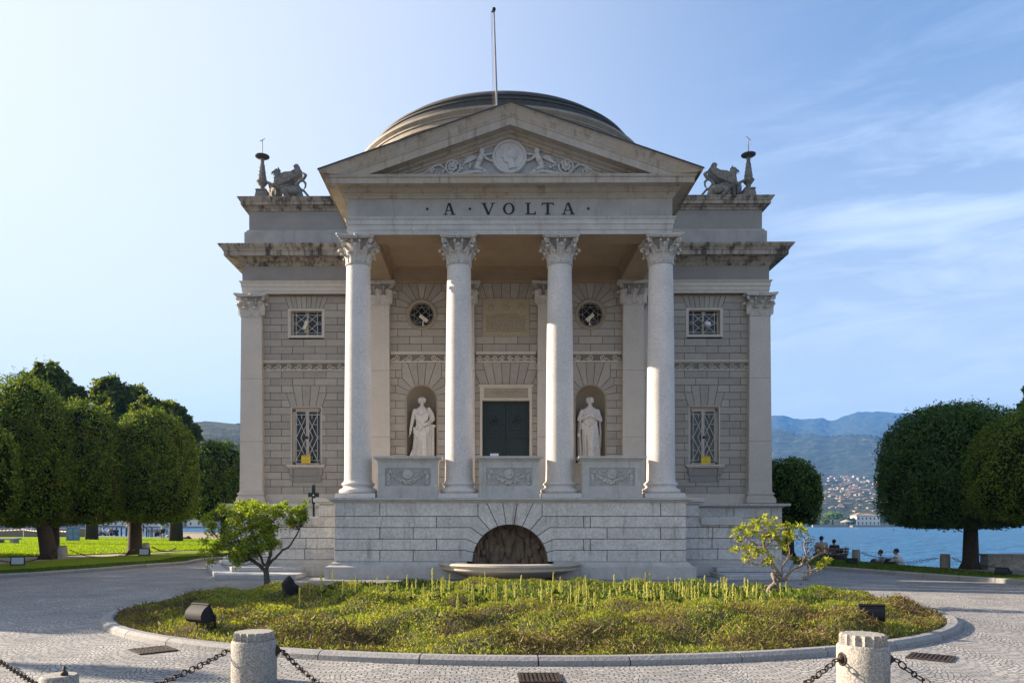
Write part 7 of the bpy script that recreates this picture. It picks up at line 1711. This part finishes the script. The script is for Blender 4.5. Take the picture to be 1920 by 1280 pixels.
def far_tree(px, py, hw, top, Y, label, leafs, umb=False):
    Z = Y + CYD; x = pz(px, py, Y)[0]; z = -.2; k = Z / F; h = (py - top) * k; bl = []
    for i in range(5): bl.append((random.uniform(-.6, .6) * hw * k, random.uniform(-2, 2), h * (random.uniform(.72, .85) if umb else random.uniform(.35, .75)), hw * k * random.uniform(.45, .6) * (.8 if umb else 1)))
    t_ = clump_tree('shore_tree', x, Y, h, bl, label, leafs, 2500, 1.1, .5, group='trees on the far shore'); t_.location.z = z
far_tree(1538, 982, 10, 966, 615, 'loose green tree farthest from the villa on the far shore', 'plane_leaf'); far_tree(1561, 982, 17, 958, 612, 'bright umbrella pine on the far shore', 'pine_leaf', True)
far_tree(1545, 982, 8, 970, 605, 'low green tree in front of the umbrella pine', 'pine_leaf'); far_tree(1590, 982, 11, 962, 618, 'dark rounded tree between the pine and the villa', 'laurel_leaf'); far_tree(1648, 984, 6, 968, 616, 'small dark tree at the far end of the villa', 'laurel_leaf'); far_tree(1668, 984, 9, 962, 620, 'tree beyond the villa half hidden by the dark clipped tree', 'laurel_leaf'); far_tree(1522, 983, 8, 974, 612, 'low bush at the tip of the far point', 'plane_leaf')
# buildings along the far shore seen under the clipped trees
for i, (xa, xb_, top) in enumerate(((-20, 24, 962), (26, 60, 959), (62, 98, 963), (100, 150, 961), (160, 236, 966), (238, 262, 970), (268, 300, 971), (306, 345, 968), (350, 380, 972), (384, 430, 970), (432, 470, 972))):
    Yb_ = 478; ka = (Yb_ + CYD) / F; x0, x1 = pz(xa, 980, Yb_)[0], pz(xb_, 980, Yb_)[0]; hh = (984 - top) * ka
    bl_ = empty('lakeside_building', ((x0 + x1) / 2, Yb_, 0), 0, ('cream', 'white', 'pale grey', 'ochre', 'long cream', 'low white', 'small pale', 'wide pale', 'small grey', 'low cream', 'plain pale')[i] + ' building on the far shore ' + ('at the frame edge', 'beside the frame edge cream one', 'just past the first two blocks', 'behind the leaning trunk', 'with a row of windows above the picnic group', 'behind the upright trunk', 'behind the person in the dark dress', 'above the standing person in white cap', 'above the litter bin', 'beyond the litter bin', 'beside the shrub top')[i], 'building')
    w_ = x1 - x0; m = MB(); m.box(-w_ / 2, w_ / 2, 0, 12, -2, hh); m.build('wall', 'house_white' if i % 2 else 'villa_wall', bl_); m = MB(); m.add([(-w_ / 2 - .4, -.4, hh), (w_ / 2 + .4, -.4, hh), (w_ / 2 + .4, 12.4, hh), (-w_ / 2 - .4, 12.4, hh), (-w_ / 2 + 3, 6, hh + 2), (w_ / 2 - 3, 6, hh + 2)], [(0, 1, 5, 4), (1, 2, 5), (2, 3, 4, 5), (3, 0, 4), (3, 2, 1, 0)]); m.build('roof', 'house_roof', bl_)
    nwin = max(2, int(w_ / 4))
    for r2 in range(max(1, int(hh / 3.2))):
        for k in range(nwin): xx = -w_ / 2 + w_ * (k + .5) / nwin; m = MB(); m.box(xx - .6, xx + .6, -.08, .1, .8 + r2 * 3.1, 2.5 + r2 * 3.1); m.build('window', 'house_window', bl_)
m = MB(); m.box(pz(-300, 985, 465)[0], pz(520, 985, 465)[0], 465, 477, WZ - .5, -.2); tag(m.build('promenade', 'quay_stone', None), kind='structure')

# ================================================================ HAZE
m = MB(); m.box(-4200, 4600, -60, 4700, WZ - 4, 670); hz = m.build('haze', 'haze_air', None) if False else None
hm = bpy.data.materials.new('haze_air'); hm.use_nodes = True; hm.node_tree.nodes.clear(); MATS['haze_air'] = hm
o_ = hm.node_tree.nodes.new('ShaderNodeOutputMaterial'); v_ = hm.node_tree.nodes.new('ShaderNodeVolumePrincipled'); v_.inputs['Color'].default_value = (.14, .42, 1, 1); v_.inputs['Density'].default_value = .00015; v_.inputs['Anisotropy'].default_value = .1
hm.node_tree.links.new(v_.outputs[0], o_.inputs['Volume'])
tag(m.build('haze', 'haze_air', None), kind='stuff')
